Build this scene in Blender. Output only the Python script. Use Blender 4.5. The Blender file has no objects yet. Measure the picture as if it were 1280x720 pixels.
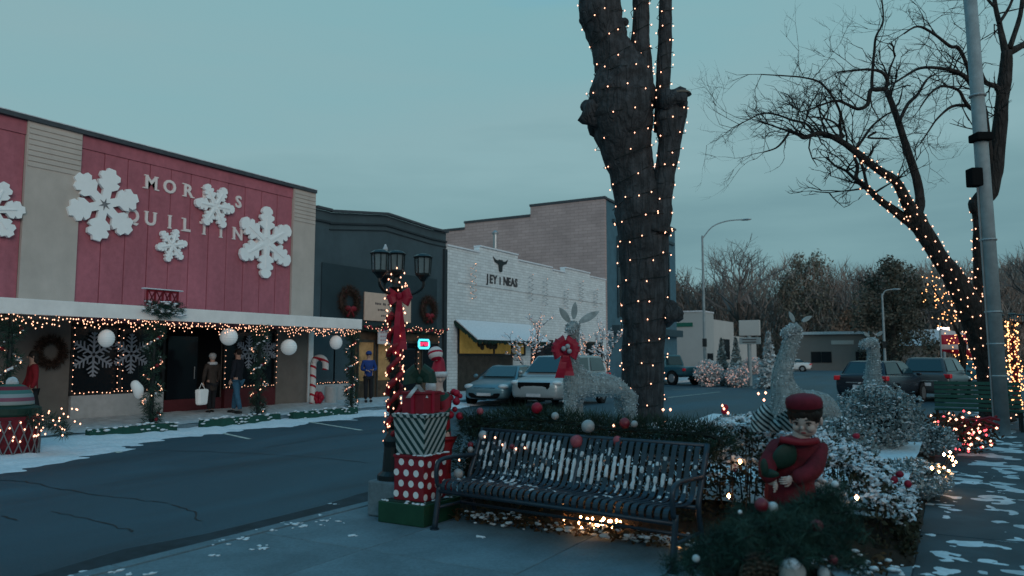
import bpy, bmesh, math, random
import numpy as np
from mathutils import Vector, Matrix, noise as mnoise
random.seed(7); np.random.seed(7)
scn = bpy.context.scene
COL = scn.collection
rad = math.radians

# ------------------------------------------------------------------ camera
F, H = 950.0, 1.65
PITCH, YAW = math.atan(85 / 950), rad(30.07)
cd = bpy.data.cameras.new('camera'); cam = bpy.data.objects.new('camera', cd); COL.objects.link(cam)
cam.location = (0, 0, H); cam.rotation_euler = (rad(90) + PITCH, 0, YAW)
cd.sensor_width = 36.0; cd.lens = 36.0 * F / 1280; cd.clip_end = 2000; cd.clip_start = 0.05
cd.dof.use_dof = True; cd.dof.focus_distance = 12.0; cd.dof.aperture_fstop = 1.5
scn.camera = cam
# ------------------------------------------------------------------ sky, sun, exposure
SUN_EL, SUN_AZ = rad(10), math.atan2(-0.75, 1.0)          # afterglow behind the camera, to its right
w = bpy.data.worlds.new('World'); scn.world = w; w.use_nodes = True
nt = w.node_tree; nt.nodes.clear()
def N(t, **k):
    n = nt.nodes.new(t)
    for a, b in k.items(): setattr(n, a, b)
    return n
out = N('ShaderNodeOutputWorld'); bg = N('ShaderNodeBackground'); tc = N('ShaderNodeTexCoord')
sky = N('ShaderNodeTexSky', sky_type='NISHITA'); sky.sun_disc = False
sky.sun_elevation = rad(1.5); sky.sun_rotation = rad(90) - SUN_AZ; sky.air_density = 1.4; sky.dust_density = 2.0
sep = N('ShaderNodeSeparateXYZ'); nt.links.new(tc.outputs['Generated'], sep.inputs[0])
mp = N('ShaderNodeMapping'); mp.inputs['Scale'].default_value = (1.2, 1.2, 7.0)
nt.links.new(tc.outputs['Generated'], mp.inputs[0])
nz = N('ShaderNodeTexNoise'); nz.inputs['Scale'].default_value = 1.6; nz.inputs['Detail'].default_value = 6; nz.inputs['Roughness'].default_value = .5
nt.links.new(mp.outputs[0], nz.inputs['Vector'])
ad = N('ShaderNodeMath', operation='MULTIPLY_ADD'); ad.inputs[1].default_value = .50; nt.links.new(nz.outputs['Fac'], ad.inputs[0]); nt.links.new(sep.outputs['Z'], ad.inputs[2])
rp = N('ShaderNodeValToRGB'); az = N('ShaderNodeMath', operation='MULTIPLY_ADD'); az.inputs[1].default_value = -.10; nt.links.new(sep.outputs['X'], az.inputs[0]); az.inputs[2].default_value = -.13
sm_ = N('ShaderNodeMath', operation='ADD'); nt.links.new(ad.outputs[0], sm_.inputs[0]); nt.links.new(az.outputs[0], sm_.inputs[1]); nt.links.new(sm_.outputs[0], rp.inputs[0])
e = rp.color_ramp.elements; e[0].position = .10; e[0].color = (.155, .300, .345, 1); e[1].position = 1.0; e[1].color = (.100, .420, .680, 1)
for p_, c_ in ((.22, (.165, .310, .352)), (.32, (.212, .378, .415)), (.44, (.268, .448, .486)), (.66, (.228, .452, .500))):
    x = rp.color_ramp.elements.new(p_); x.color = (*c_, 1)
skm = N('ShaderNodeVectorMath', operation='SCALE'); skm.inputs['Scale'].default_value = .05; nt.links.new(sky.outputs[0], skm.inputs[0])
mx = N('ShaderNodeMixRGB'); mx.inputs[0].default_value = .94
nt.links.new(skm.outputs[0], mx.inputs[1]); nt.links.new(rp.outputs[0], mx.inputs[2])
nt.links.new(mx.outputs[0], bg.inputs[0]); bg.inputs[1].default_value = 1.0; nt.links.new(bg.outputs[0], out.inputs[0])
sd = bpy.data.lights.new('sun', 'SUN'); sd.energy = 1.25; sd.angle = rad(40); sd.color = (1.0, .86, .80)
so = bpy.data.objects.new('sun', sd); COL.objects.link(so)
so.rotation_euler = Vector((-math.cos(SUN_EL) * math.cos(SUN_AZ), -math.cos(SUN_EL) * math.sin(SUN_AZ), -math.sin(SUN_EL))).to_track_quat('-Z', 'Y').to_euler()
so.location = (20, -10, 12)
scn.view_settings.view_transform = 'Standard'; scn.view_settings.look = 'None'
scn.view_settings.exposure = 0.0; scn.view_settings.gamma = 1.0; scn.view_settings.use_curve_mapping = False
scn.cycles.use_denoising = True; scn.cycles.max_bounces = 6; scn.cycles.transparent_max_bounces = 16
scn.cycles.sample_clamp_indirect = 4.0; scn.cycles.use_light_tree = True

# ------------------------------------------------------------------ pixel -> place
FW = np.array([-math.sin(YAW) * math.cos(PITCH), math.cos(YAW) * math.cos(PITCH), math.sin(PITCH)])
RT = np.array([math.cos(YAW), math.sin(YAW), 0.]); UP = np.cross(RT, FW); C0 = np.array([0, 0, H])
def ray(x, y): return FW + RT * (x - 640) / F + UP * (360 - y) / F
def G(x, y, z=0.): r = ray(x, y); return Vector(C0 + r * ((z - H) / r[2]))
def PX(x, y, X): r = ray(x, y); return Vector(C0 + r * (X / r[0]))
def at(x, y, Z): return Vector(C0 + ray(x, y) * Z)
def fy(px, X):                       # street position Y of an image column on the plane x = X (at eye level)
    return PX(px, 445, X).y
def fz(px, py, X): return PX(px, py, X).z

# ------------------------------------------------------------------ materials
MATS = {}
def mat(name, col, rough=.7, metal=0., var=.15, vs=6., bump=0., bs=40., spec=.3, emit=None, es=0., col2=None, detail=4, trans=0., brick=None, macro=0., ms=.5, mz=1., my=1.):
    if name in MATS: return MATS[name]
    m = bpy.data.materials.new(name); m.use_nodes = True; t = m.node_tree; b = t.nodes['Principled BSDF']
    b.inputs['Roughness'].default_value = rough; b.inputs['Metallic'].default_value = metal
    b.inputs['Specular IOR Level'].default_value = spec
    c = t.nodes.new('ShaderNodeTexCoord')
    if emit:
        b.inputs['Emission Color'].default_value = (*emit, 1); b.inputs['Emission Strength'].default_value = es
    n = t.nodes.new('ShaderNodeTexNoise'); n.inputs['Scale'].default_value = vs; n.inputs['Detail'].default_value = detail
    n.inputs['Roughness'].default_value = .65
    t.links.new(c.outputs['Object'], n.inputs['Vector'])
    r = t.nodes.new('ShaderNodeValToRGB'); t.links.new(n.outputs['Fac'], r.inputs[0])
    lo = [max(0, v * (1 - var)) for v in col]; hi = list(col2) if col2 else [min(1, v * (1 + var)) for v in col]
    r.color_ramp.elements[0].position = .32; r.color_ramp.elements[0].color = (*lo, 1)
    r.color_ramp.elements[1].position = .68; r.color_ramp.elements[1].color = (*hi, 1)
    src = r.outputs[0]; hgt = None
    if brick:
        bw, bh, mort, axis = brick
        mpn = t.nodes.new('ShaderNodeMapping'); sp = t.nodes.new('ShaderNodeSeparateXYZ'); cb = t.nodes.new('ShaderNodeCombineXYZ')
        t.links.new(c.outputs['Object'], sp.inputs[0]); t.links.new(sp.outputs[axis], cb.inputs[0]); t.links.new(sp.outputs[2], cb.inputs[1])
        bt = t.nodes.new('ShaderNodeTexBrick'); bt.inputs['Scale'].default_value = 1; bt.inputs['Brick Width'].default_value = bw
        bt.inputs['Row Height'].default_value = bh; bt.inputs['Mortar Size'].default_value = mort
        bt.inputs['Color1'].default_value = (1, 1, 1, 1); bt.inputs['Color2'].default_value = (.86, .86, .86, 1); bt.inputs['Mortar'].default_value = (.62, .62, .62, 1)
        t.links.new(cb.outputs[0], bt.inputs['Vector'])
        mm = t.nodes.new('ShaderNodeMixRGB'); mm.blend_type = 'MULTIPLY'; mm.inputs[0].default_value = 1
        t.links.new(src, mm.inputs[1]); t.links.new(bt.outputs['Color'], mm.inputs[2]); src = mm.outputs[0]; hgt = bt.outputs['Fac']
    if macro:
        mg = t.nodes.new('ShaderNodeMapping'); mg.inputs['Scale'].default_value = (1, my, mz); t.links.new(c.outputs['Object'], mg.inputs[0])
        n3 = t.nodes.new('ShaderNodeTexNoise'); n3.inputs['Scale'].default_value = ms; n3.inputs['Detail'].default_value = 7; n3.inputs['Roughness'].default_value = .6; n3.inputs['Distortion'].default_value = .6; t.links.new(mg.outputs[0], n3.inputs['Vector'])
        r3 = t.nodes.new('ShaderNodeMapRange'); r3.inputs['From Min'].default_value = .3; r3.inputs['From Max'].default_value = .7; r3.inputs['To Min'].default_value = 1 - macro; r3.inputs['To Max'].default_value = 1 + macro; t.links.new(n3.outputs['Fac'], r3.inputs['Value'])
        m3 = t.nodes.new('ShaderNodeVectorMath'); m3.operation = 'SCALE'; t.links.new(src, m3.inputs[0]); t.links.new(r3.outputs[0], m3.inputs['Scale']); src = m3.outputs[0]
        rr3 = t.nodes.new('ShaderNodeMapRange'); rr3.inputs['To Min'].default_value = max(.1, rough - .15); rr3.inputs['To Max'].default_value = min(1, rough + .15); t.links.new(n3.outputs['Fac'], rr3.inputs['Value']); t.links.new(rr3.outputs[0], b.inputs['Roughness'])
    t.links.new(src, b.inputs['Base Color'])
    if bump:
        n2 = t.nodes.new('ShaderNodeTexNoise'); n2.inputs['Scale'].default_value = bs; n2.inputs['Detail'].default_value = 5
        t.links.new(c.outputs['Object'], n2.inputs['Vector'])
        bp = t.nodes.new('ShaderNodeBump'); bp.inputs['Strength'].default_value = bump; bp.inputs['Distance'].default_value = .02
        t.links.new(n2.outputs['Fac'], bp.inputs['Height']); t.links.new(bp.outputs[0], b.inputs['Normal'])
    if trans:
        b.inputs['Alpha'].default_value = 1 - trans
    MATS[name] = m
    return m
def stripes(name, colors, axis=2, freq=10., diag=None, rough=.6):
    """colour bands printed on an object, along one object axis (or a diagonal mix of two)"""
    m = bpy.data.materials.new(name); m.use_nodes = True; t = m.node_tree; b = t.nodes['Principled BSDF']; b.inputs['Roughness'].default_value = rough
    b.inputs['Specular IOR Level'].default_value = .25
    c = t.nodes.new('ShaderNodeTexCoord'); sp = t.nodes.new('ShaderNodeSeparateXYZ'); t.links.new(c.outputs['Object'], sp.inputs[0])
    v = sp.outputs[axis]
    if diag is not None:
        ab = t.nodes.new('ShaderNodeMath'); ab.operation = 'ABSOLUTE' if diag[2] else 'MULTIPLY'
        t.links.new(sp.outputs[diag[0]], ab.inputs[0]); ab.inputs[1].default_value = 1
        ma = t.nodes.new('ShaderNodeMath'); ma.operation = 'MULTIPLY_ADD'; ma.inputs[1].default_value = diag[1]
        t.links.new(ab.outputs[0], ma.inputs[0]); t.links.new(v, ma.inputs[2]); v = ma.outputs[0]
    mu = t.nodes.new('ShaderNodeMath'); mu.operation = 'MULTIPLY'; mu.inputs[1].default_value = freq; t.links.new(v, mu.inputs[0])
    fr = t.nodes.new('ShaderNodeMath'); fr.operation = 'FRACT'; t.links.new(mu.outputs[0], fr.inputs[0])
    r = t.nodes.new('ShaderNodeValToRGB'); r.color_ramp.interpolation = 'CONSTANT'; t.links.new(fr.outputs[0], r.inputs[0])
    k = len(colors); r.color_ramp.elements[0].color = (*colors[0], 1); r.color_ramp.elements[1].position = 1 / k; r.color_ramp.elements[1].color = (*colors[1], 1)
    for i in range(2, k):
        el = r.color_ramp.elements.new(i / k); el.color = (*colors[i], 1)
    t.links.new(r.outputs[0], b.inputs['Base Color']); MATS[name] = m
    return m
def emitter(name, col, s):
    m = bpy.data.materials.new(name); m.use_nodes = True; t = m.node_tree; t.nodes.clear()
    o = t.nodes.new('ShaderNodeOutputMaterial'); em = t.nodes.new('ShaderNodeEmission')
    em.inputs[0].default_value = (*col, 1); em.inputs[1].default_value = s; t.links.new(em.outputs[0], o.inputs[0]); MATS[name] = m
    return m
mat('asphalt', (.030, .066, .086), .6, var=.25, vs=60, bump=.6, bs=120, detail=6, spec=.35, macro=.50, ms=.55, my=.22)
mat('gutter', (.020, .030, .037), .8, var=.4, vs=5)
mat('tar', (.012, .013, .014), .6, var=.2)
mat('concrete', (.125, .178, .205), .8, macro=.30, ms=1.1, var=.16, vs=30, bump=.3, bs=90, detail=9)
mat('walk', (.046, .068, .080), .8, macro=.3, ms=1.2, var=.2, vs=1.5, bump=.3, bs=90, detail=9)
mat('joint', (.06, .065, .07), .9)
mat('snow', (.66, .70, .74), .75, var=.10, vs=14, bump=.5, bs=35)
mat('dirtysnow', (.50, .54, .57), .8, var=.25, vs=5, bump=.5, bs=25)
mat('pink', (.36, .115, .145), .75, macro=.16, ms=1.6, mz=.25, var=.10, vs=7, bump=.15, bs=50)
mat('pinkdark', (.25, .06, .09), .8, var=.1)
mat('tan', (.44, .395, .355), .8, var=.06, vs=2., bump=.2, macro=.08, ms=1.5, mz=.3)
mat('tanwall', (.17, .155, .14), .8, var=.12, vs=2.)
mat('cream', (.82, .80, .78), .7, var=.07, vs=3)
mat('coping', (.05, .06, .07), .6, var=.2)
mat('soffit', (.12, .11, .10), .9)
mat('void', (.008, .009, .010), .95, var=0, spec=.05)
mat('glass_dark', (.008, .012, .016), .12, var=0, spec=.25)
mat('lobby', (.30, .18, .08), .8, var=.4, vs=3, emit=(1, .62, .25), es=.045)
mat('yellowroom', (.45, .30, .08), .8, var=.35, vs=2, emit=(1, .66, .16), es=.06)
mat('redbulk', (.10, .02, .025), .7)
mat('whitebulk', (.42, .44, .45), .7, var=.1)
mat('flake', (.80, .83, .83), .6, var=.03, vs=5)
mat('flakedark', (.16, .17, .18), .8)
mat('paperflake', (.34, .38, .44), .8, var=.05)
mat('letter', (.74, .66, .64), .6, var=.05)
mat('slate', (.046, .074, .088), .7, macro=.15, ms=.9, mz=.3, var=.12, vs=1.5, bump=.15)
mat('slatedark', (.020, .030, .036), .7, var=.12)
mat('teal', (.020, .038, .047), .65, var=.12, vs=1.2)
mat('signtan', (.55, .41, .33), .6, var=.06)
mat('signwhite', (.55, .52, .54), .6, var=.05)
mat('ink', (.05, .05, .055), .7)
mat('brownwood', (.085, .055, .035), .7, var=.4, vs=5, bump=.2)
mat('whitebrick', (.66, .71, .725), .8, var=.08, vs=1.8, brick=(.42, .13, .010, 1), bump=.25)
mat('black', (.012, .014, .016), .45, var=.2, spec=.4)
mat('darkwood', (.045, .042, .036), .75, var=.3, vs=4)
mat('tanbrick', (.40, .315, .305), .85, var=.14, vs=.6, brick=(.6, .2, .012, 0), bump=.3, detail=8)
mat('bluewall', (.055, .125, .165), .6, var=.15, vs=2)
mat('bluetrim', (.03, .06, .075), .6)
mat('steel', (.32, .35, .36), .45, metal=.6, var=.1)
mat('polegrey', (.22, .27, .285), .6, var=.2, vs=3, bump=.15)
mat('bark', (.044, .049, .054), .9, var=.45, vs=7, bump=1.0, bs=18, detail=10)
mat('bark2', (.030, .028, .027), .9, var=.4, vs=6, bump=.6, bs=14, detail=8)
mat('barkfar', (.045, .038, .034), .95, var=.3, vs=1)
mat('cutwood', (.12, .10, .08), .9, var=.3)
mat('pine', (.012, .034, .022), .7, var=.5, vs=9, col2=(.022, .055, .036))
mat('pinefresh', (.016, .048, .036), .7, var=.5, vs=7, col2=(.03, .080, .058))
mat('hedge', (.020, .026, .012), .7, var=.5, vs=5, col2=(.040, .040, .018))
mat('hedgebrown', (.035, .026, .014), .75, var=.4, vs=5)
mat('litter', (.075, .045, .022), .9, var=.5, vs=20)
mat('soil', (.030, .024, .018), .95, var=.4, vs=6, bump=.6, bs=20)
mat('frost', (.42, .48, .50), .7, var=.45, vs=6, col2=(.60, .66, .68))
mat('evergreenfar', (.075, .075, .06), .9, var=.4, vs=.5)
mat('frostgreen', (.10, .16, .16), .7, var=.5, vs=4, col2=(.36, .43, .44))
mat('twigfar', (.13, .12, .118), .95, var=.4, vs=.12)
mat('brush', (.30, .205, .175), .95, var=.4, vs=.10, col2=(.28, .25, .22))
mat('olive', (.15, .14, .11), .9, var=.4, vs=.5)
mat('russet', (.19, .125, .09), .9, var=.4, vs=.5)
mat('grass', (.05, .05, .035), .95, var=.4, vs=.2)
mat('benchsteel', (.018, .034, .050), .4, metal=.2, var=.2, vs=12, spec=.45)
mat('red', (.20, .010, .020), .55, var=.15)
mat('redbright', (.17, .012, .024), .45, var=.1, spec=.5)
mat('ribbon', (.30, .008, .030), .5, var=.2)
mat('greenbox', (.010, .055, .030), .5, var=.15)
mat('white', (.72, .74, .74), .6, var=.05)
mat('greendark', (.010, .036, .026), .6, var=.2)
mat('greenpaint', (.010, .060, .044), .6, var=.2)
mat('skin', (.42, .26, .20), .6, var=.06)
mat('skinpale', (.52, .41, .37), .5, var=.05)
mat('hair', (.015, .011, .009), .7, var=.3)
mat('hairgrey', (.40, .38, .36), .8, var=.2)
mat('coatdark', (.010, .014, .022), .85, var=.3)
mat('coatbrown', (.040, .032, .028), .85, var=.3)
mat('coatblue', (.012, .045, .20), .75, var=.2)
mat('jeans', (.035, .115, .19), .85, var=.25)
mat('trousers', (.014, .015, .018), .85, var=.3)
mat('redcoat', (.22, .010, .018), .8, var=.25)
mat('eye', (.03, .02, .02), .3); mat('eyewhite', (.30, .27, .26), .4); mat('lip', (.30, .07, .07), .5)
mat('maroon', (.115, .008, .016), .8, var=.35, vs=12, bump=.5, bs=14)
mat('capred', (.13, .008, .020), .8, var=.25, vs=14)
mat('wiremesh', (.28, .34, .35), .6, var=.25, vs=9)
mat('lanternglass', (.20, .25, .26), .2, var=.1, trans=.35, spec=.6)
mat('post', (.012, .018, .020), .4, metal=.4, var=.2, spec=.5)
mat('glass_car', (.010, .028, .034), .08, var=0, spec=.7)
mat('tyre', (.012, .012, .013), .85); mat('rim', (.30, .32, .33), .35, metal=.7)
mat('carblue', (.12, .22, .26), .30, metal=.35, var=.03, spec=.5)
mat('carsilver', (.36, .40, .41), .30, metal=.35, var=.03, spec=.5)
mat('cardark', (.022, .030, .042), .25, metal=.3, var=.03, spec=.5)
mat('cargrey', (.06, .075, .085), .28, metal=.3, var=.03, spec=.5)
mat('carteal', (.03, .11, .14), .28, metal=.3, var=.03, spec=.5)
mat('carwhite', (.55, .58, .58), .35, var=.03, spec=.5)
mat('headlamp', (.55, .60, .62), .15, var=.1, spec=.7)
mat('taillight', (.60, .008, .02), .25, var=0, spec=.6)
mat('plate', (.5, .52, .55), .5)
mat('chrome', (.5, .54, .56), .2, metal=.9)
mat('greybuild', (.33, .36, .36), .8, var=.06, vs=.5)
mat('greybuild2', (.40, .41, .40), .8, var=.06, vs=.5)
mat('lowbuild', (.17, .165, .16), .85, var=.1, vs=.3)
mat('signgreen', (.012, .11, .08), .6)
mat('cone', (.075, .055, .04), .8, var=.5, vs=30)
mat('mirrorball', (.30, .32, .33), .4, var=.1, spec=.6)
mat('wire', (.010, .014, .012), .7)
mat('paint', (.50, .50, .44), .8, var=.5, vs=9)
mat('wreathbrown', (.05, .03, .022), .8, var=.5, vs=9)
def furrow(name, zs=.22, sc=22., st=.9):
    t = MATS[name].node_tree; b = t.nodes['Principled BSDF']; c = t.nodes.new('ShaderNodeTexCoord'); mpn = t.nodes.new('ShaderNodeMapping'); mpn.inputs['Scale'].default_value = (1, 1, zs); t.links.new(c.outputs['Object'], mpn.inputs[0])
    vo = t.nodes.new('ShaderNodeTexVoronoi'); vo.feature = 'DISTANCE_TO_EDGE'; vo.inputs['Scale'].default_value = sc; nn = t.nodes.new('ShaderNodeTexNoise'); nn.inputs['Scale'].default_value = 7; nn.inputs['Detail'].default_value = 5; t.links.new(mpn.outputs[0], nn.inputs['Vector'])
    mi = t.nodes.new('ShaderNodeMixRGB'); mi.inputs[0].default_value = .22; t.links.new(mpn.outputs[0], mi.inputs[1]); t.links.new(nn.outputs['Color'], mi.inputs[2]); t.links.new(mi.outputs[0], vo.inputs['Vector'])
    rp_ = t.nodes.new('ShaderNodeValToRGB'); rp_.color_ramp.elements[1].position = .22; t.links.new(vo.outputs['Distance'], rp_.inputs[0])
    old = b.inputs['Base Color'].links[0].from_socket; mm = t.nodes.new('ShaderNodeMixRGB'); mm.blend_type = 'MULTIPLY'; mm.inputs[0].default_value = .38; t.links.new(old, mm.inputs[1]); t.links.new(rp_.outputs[0], mm.inputs[2]); t.links.new(mm.outputs[0], b.inputs['Base Color'])
    bp = t.nodes.new('ShaderNodeBump'); bp.inputs['Strength'].default_value = st; bp.inputs['Distance'].default_value = .03; t.links.new(rp_.outputs[0], bp.inputs['Height'])
    if b.inputs['Normal'].links: t.links.new(b.inputs['Normal'].links[0].from_socket, bp.inputs['Normal'])
    t.links.new(bp.outputs[0], b.inputs['Normal'])
furrow('bark', .10, 13., .45); furrow('bark2', .22, 10., .8)
emitter('bulb', (1.0, .47, .30), 4.2)
emitter('bulbwarm', (1.0, .42, .16), 5.0)
emitter('bulbpeach', (1.0, .50, .32), 3.4)
emitter('bulbcluster', (1.0, .46, .18), 48.0)
emitter('bulbred', (1.0, .10, .12), 3.0)
emitter('neoncyan', (.10, .75, 1.0), 1.6)
emitter('neonred', (1.0, .05, .16), 1.5)
emitter('streetglow', (.9, .95, 1.0), 5.0)
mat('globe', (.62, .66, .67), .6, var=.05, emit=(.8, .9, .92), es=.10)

# ------------------------------------------------------------------ mesh builder
OFF = {}
class MB:
    def __init__(s): s.v = []; s.f = []; s.m = []; s.k = 0
    def add(s, vs, fs):
        o = len(s.v); s.v.extend([tuple(p) for p in vs]); s.f.extend([tuple(i + o for i in f) for f in fs]); s.m.extend([s.k] * len(fs)); return s
    def box(s, c, d, rz=0, rx=0, taper=1.0):
        M = Matrix.Rotation(rz, 3, 'Z') @ Matrix.Rotation(rx, 3, 'X'); c = Vector(c); vs = []
        for z in (-1, 1):
            t = taper if z < 0 else 1.0
            for x, y in ((-1, -1), (1, -1), (1, 1), (-1, 1)):
                vs.append(c + M @ Vector((x * d[0] / 2 * t, y * d[1] / 2 * t, z * d[2] / 2)))
        return s.add(vs, [(3, 2, 1, 0), (4, 5, 6, 7), (0, 1, 5, 4), (1, 2, 6, 5), (2, 3, 7, 6), (3, 0, 4, 7)])
    def b2(s, x0, x1, y0, y1, z0, z1): return s.box(((x0 + x1) / 2, (y0 + y1) / 2, (z0 + z1) / 2), (abs(x1 - x0), abs(y1 - y0), abs(z1 - z0)))
    def tube(s, pts, r, n=8, cap=True, lump=0., ls=3., closed=False):
        pts = [Vector(p) for p in pts]; k = len(pts)
        if not hasattr(r, '__len__'): r = [r] * k
        vs = []; fs = []
        t0 = (pts[1] - pts[0]).normalized(); a = t0.orthogonal().normalized()
        for i in range(k):
            if closed: t = (pts[(i + 1) % k] - pts[i - 1]).normalized()
            else: t = (pts[min(i + 1, k - 1)] - pts[max(i - 1, 0)]).normalized()
            a = (a - t * a.dot(t)); a = a.normalized() if a.length > 1e-6 else t.orthogonal().normalized()
            b = t.cross(a)
            for j in range(n):
                th = 2 * math.pi * j / n; d = a * math.cos(th) + b * math.sin(th); rr = r[i]
                if lump:
                    q = pts[i] + d * rr; rr *= 1 + lump * (mnoise.noise(q * ls) + .5 * mnoise.noise(q * ls * 3.1))
                vs.append(pts[i] + d * rr)
        m = k if closed else k - 1
        for i in range(m):
            for j in range(n):
                p = i * n; q = ((i + 1) % k) * n
                fs.append((p + j, p + (j + 1) % n, q + (j + 1) % n, q + j))
        if cap and not closed: fs.append(tuple(range(n - 1, -1, -1))); fs.append(tuple(range((k - 1) * n, k * n)))
        return s.add(vs, fs)
    def lathe(s, prof, c=(0, 0, 0), n=16, axis='Z', sx=1., sy=1.):
        vs = []; fs = []; c = Vector(c)
        for r, z in prof:
            for j in range(n):
                th = 2 * math.pi * j / n; p = (r * math.cos(th) * sx, r * math.sin(th) * sy, z)
                if axis == 'X': p = (p[2], p[0], p[1])
                elif axis == 'Y': p = (p[0], p[2], p[1])
                vs.append(c + Vector(p))
        k = len(prof)
        for i in range(k - 1):
            for j in range(n): fs.append((i * n + j, i * n + (j + 1) % n, (i + 1) * n + (j + 1) % n, (i + 1) * n + j))
        fs.append(tuple(range(n - 1, -1, -1))); fs.append(tuple(range((k - 1) * n, k * n)))
        return s.add(vs, fs)
    def ball(s, c, r, nu=12, nv=8, d=(1, 1, 1), rot=None, lump=0., ls=4.):
        c = Vector(c); vs = [];
        for i in range(nv + 1):
            ph = math.pi * i / nv
            for j in range(nu):
                th = 2 * math.pi * j / nu
                p = Vector((math.sin(ph) * math.cos(th) * r * d[0], math.sin(ph) * math.sin(th) * r * d[1], -math.cos(ph) * r * d[2]))
                if lump: p *= 1 + lump * mnoise.noise((p + c) * ls)
                if rot is not None: p = rot @ p
                vs.append(c + p)
        fs = [(i * nu + j, i * nu + (j + 1) % nu, (i + 1) * nu + (j + 1) % nu, (i + 1) * nu + j) for i in range(nv) for j in range(nu)]
        return s.add(vs, fs)
    def octa(s, c, r, h=None):
        c = Vector(c); h = h or r
        return s.add([c + Vector(p) for p in ((r, 0, 0), (0, r, 0), (-r, 0, 0), (0, -r, 0), (0, 0, h), (0, 0, -h))],
                     [(0, 1, 4), (1, 2, 4), (2, 3, 4), (3, 0, 4), (1, 0, 5), (2, 1, 5), (3, 2, 5), (0, 3, 5)])
    def prism(s, poly, M, d):
        """poly in a local (u, v) plane, pushed d along its normal; M maps (u, v, n) to the world"""
        n = len(poly); vs = [M @ Vector((u, v, 0)) for u, v in poly] + [M @ Vector((u, v, d)) for u, v in poly]
        fs = [tuple(range(n - 1, -1, -1)), tuple(range(n, 2 * n))] + [(i, (i + 1) % n, n + (i + 1) % n, n + i) for i in range(n)]
        return s.add(vs, fs)
    def leaves(s, P, size, flat=0., up=None, nrm=None):
        """one bent leaf face (two triangles) per point"""
        n = len(P); P = np.asarray(P, float)
        a = np.random.normal(size=(n, 3)); a[:, 2] *= (1 - flat); a /= np.linalg.norm(a, axis=1)[:, None] + 1e-9
        b = np.random.normal(size=(n, 3)); b -= a * (a * b).sum(1)[:, None]; b /= np.linalg.norm(b, axis=1)[:, None] + 1e-9
        sz = (size * np.random.uniform(.6, 1.4, n))[:, None]
        v = np.stack([P - a * sz, P + b * sz * .5, P + a * sz, P - b * sz * .5], 1).reshape(-1, 3)
        o = len(s.v); s.v.extend(map(tuple, v.tolist())); s.f.extend([(o + 4 * i, o + 4 * i + 1, o + 4 * i + 2, o + 4 * i + 3) for i in range(n)]); s.m.extend([s.k] * n)
        return s
    def needles(s, P, D, L, wd=.006):
        """thin needle triangles from points P along directions D"""
        P = np.asarray(P, float); D = np.asarray(D, float); n = len(P)
        D = D / (np.linalg.norm(D, axis=1)[:, None] + 1e-9); sd_ = np.cross(D, np.random.normal(size=(n, 3))); sd_ /= np.linalg.norm(sd_, axis=1)[:, None] + 1e-9
        l = (L * np.random.uniform(.7, 1.2, n))[:, None]
        v = np.stack([P - sd_ * wd / 2, P + sd_ * wd / 2, P + D * l], 1).reshape(-1, 3)
        o = len(s.v); s.v.extend(map(tuple, v.tolist())); s.f.extend([(o + 3 * i, o + 3 * i + 1, o + 3 * i + 2) for i in range(n)]); s.m.extend([s.k] * n)
        return s
    def mesh(s, name, off=None, smooth=False):
        me = bpy.data.meshes.new(name)
        v = s.v if off is None else [(p[0] - off[0], p[1] - off[1], p[2] - off[2]) for p in s.v]
        me.from_pydata(v, [], s.f); me.update()
        if smooth: me.polygons.foreach_set('use_smooth', [True] * len(me.polygons))
        return me
    def build(s, name, m, parent=None, smooth=False, off=None, kind=None, bevel=0., sub=0):
        if off is None: off = OFF.get(parent.name) if parent is not None else None
        me = s.mesh(name, off, smooth)
        ms = m if isinstance(m, (list, tuple)) else [m]
        for q in ms: me.materials.append(MATS[q])
        if len(ms) > 1: me.polygons.foreach_set('material_index', s.m)
        return link(name, me, parent, kind, bevel, sub, off)
def link(name, me, parent=None, kind=None, bevel=0., sub=0, off=None):
    o = bpy.data.objects.new(name, me); COL.objects.link(o)
    if parent is not None: o.parent = parent
    if off is not None: OFF[o.name] = off
    if kind: o['kind'] = kind
    if bevel:
        md = o.modifiers.new('bevel', 'BEVEL'); md.width = bevel; md.segments = 2; md.limit_method = 'ANGLE'
    if sub:
        md = o.modifiers.new('subsurf', 'SUBSURF'); md.levels = sub; md.render_levels = sub
    return o
def thing(name, label, cat, loc=(0, 0, 0), group=None, local=False, rz=0.):
    o = bpy.data.objects.new(name, None); COL.objects.link(o); o.location = loc; o.rotation_euler = (0, 0, rz); o.empty_display_size = .2
    o['label'] = label; o['category'] = cat
    if group: o['group'] = group
    if not local: OFF[o.name] = Vector(loc)
    return o
def tag(o, label, cat, group=None):
    o['label'] = label; o['category'] = cat
    if group: o['group'] = group
    return o
def structure(o): o['kind'] = 'structure'; return o
def copy_tree(o, parent=None):
    c = o.copy(); COL.objects.link(c); c.parent = parent
    for ch in list(o.children): copy_tree(ch, c)
    return c
def piece(name, me, parent, loc=(0, 0, 0), rot=(0, 0, 0), sc=(1, 1, 1)):
    o = bpy.data.objects.new(name, me); COL.objects.link(o); o.parent = parent; o.location = loc; o.rotation_euler = rot; o.scale = sc
    return o
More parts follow.
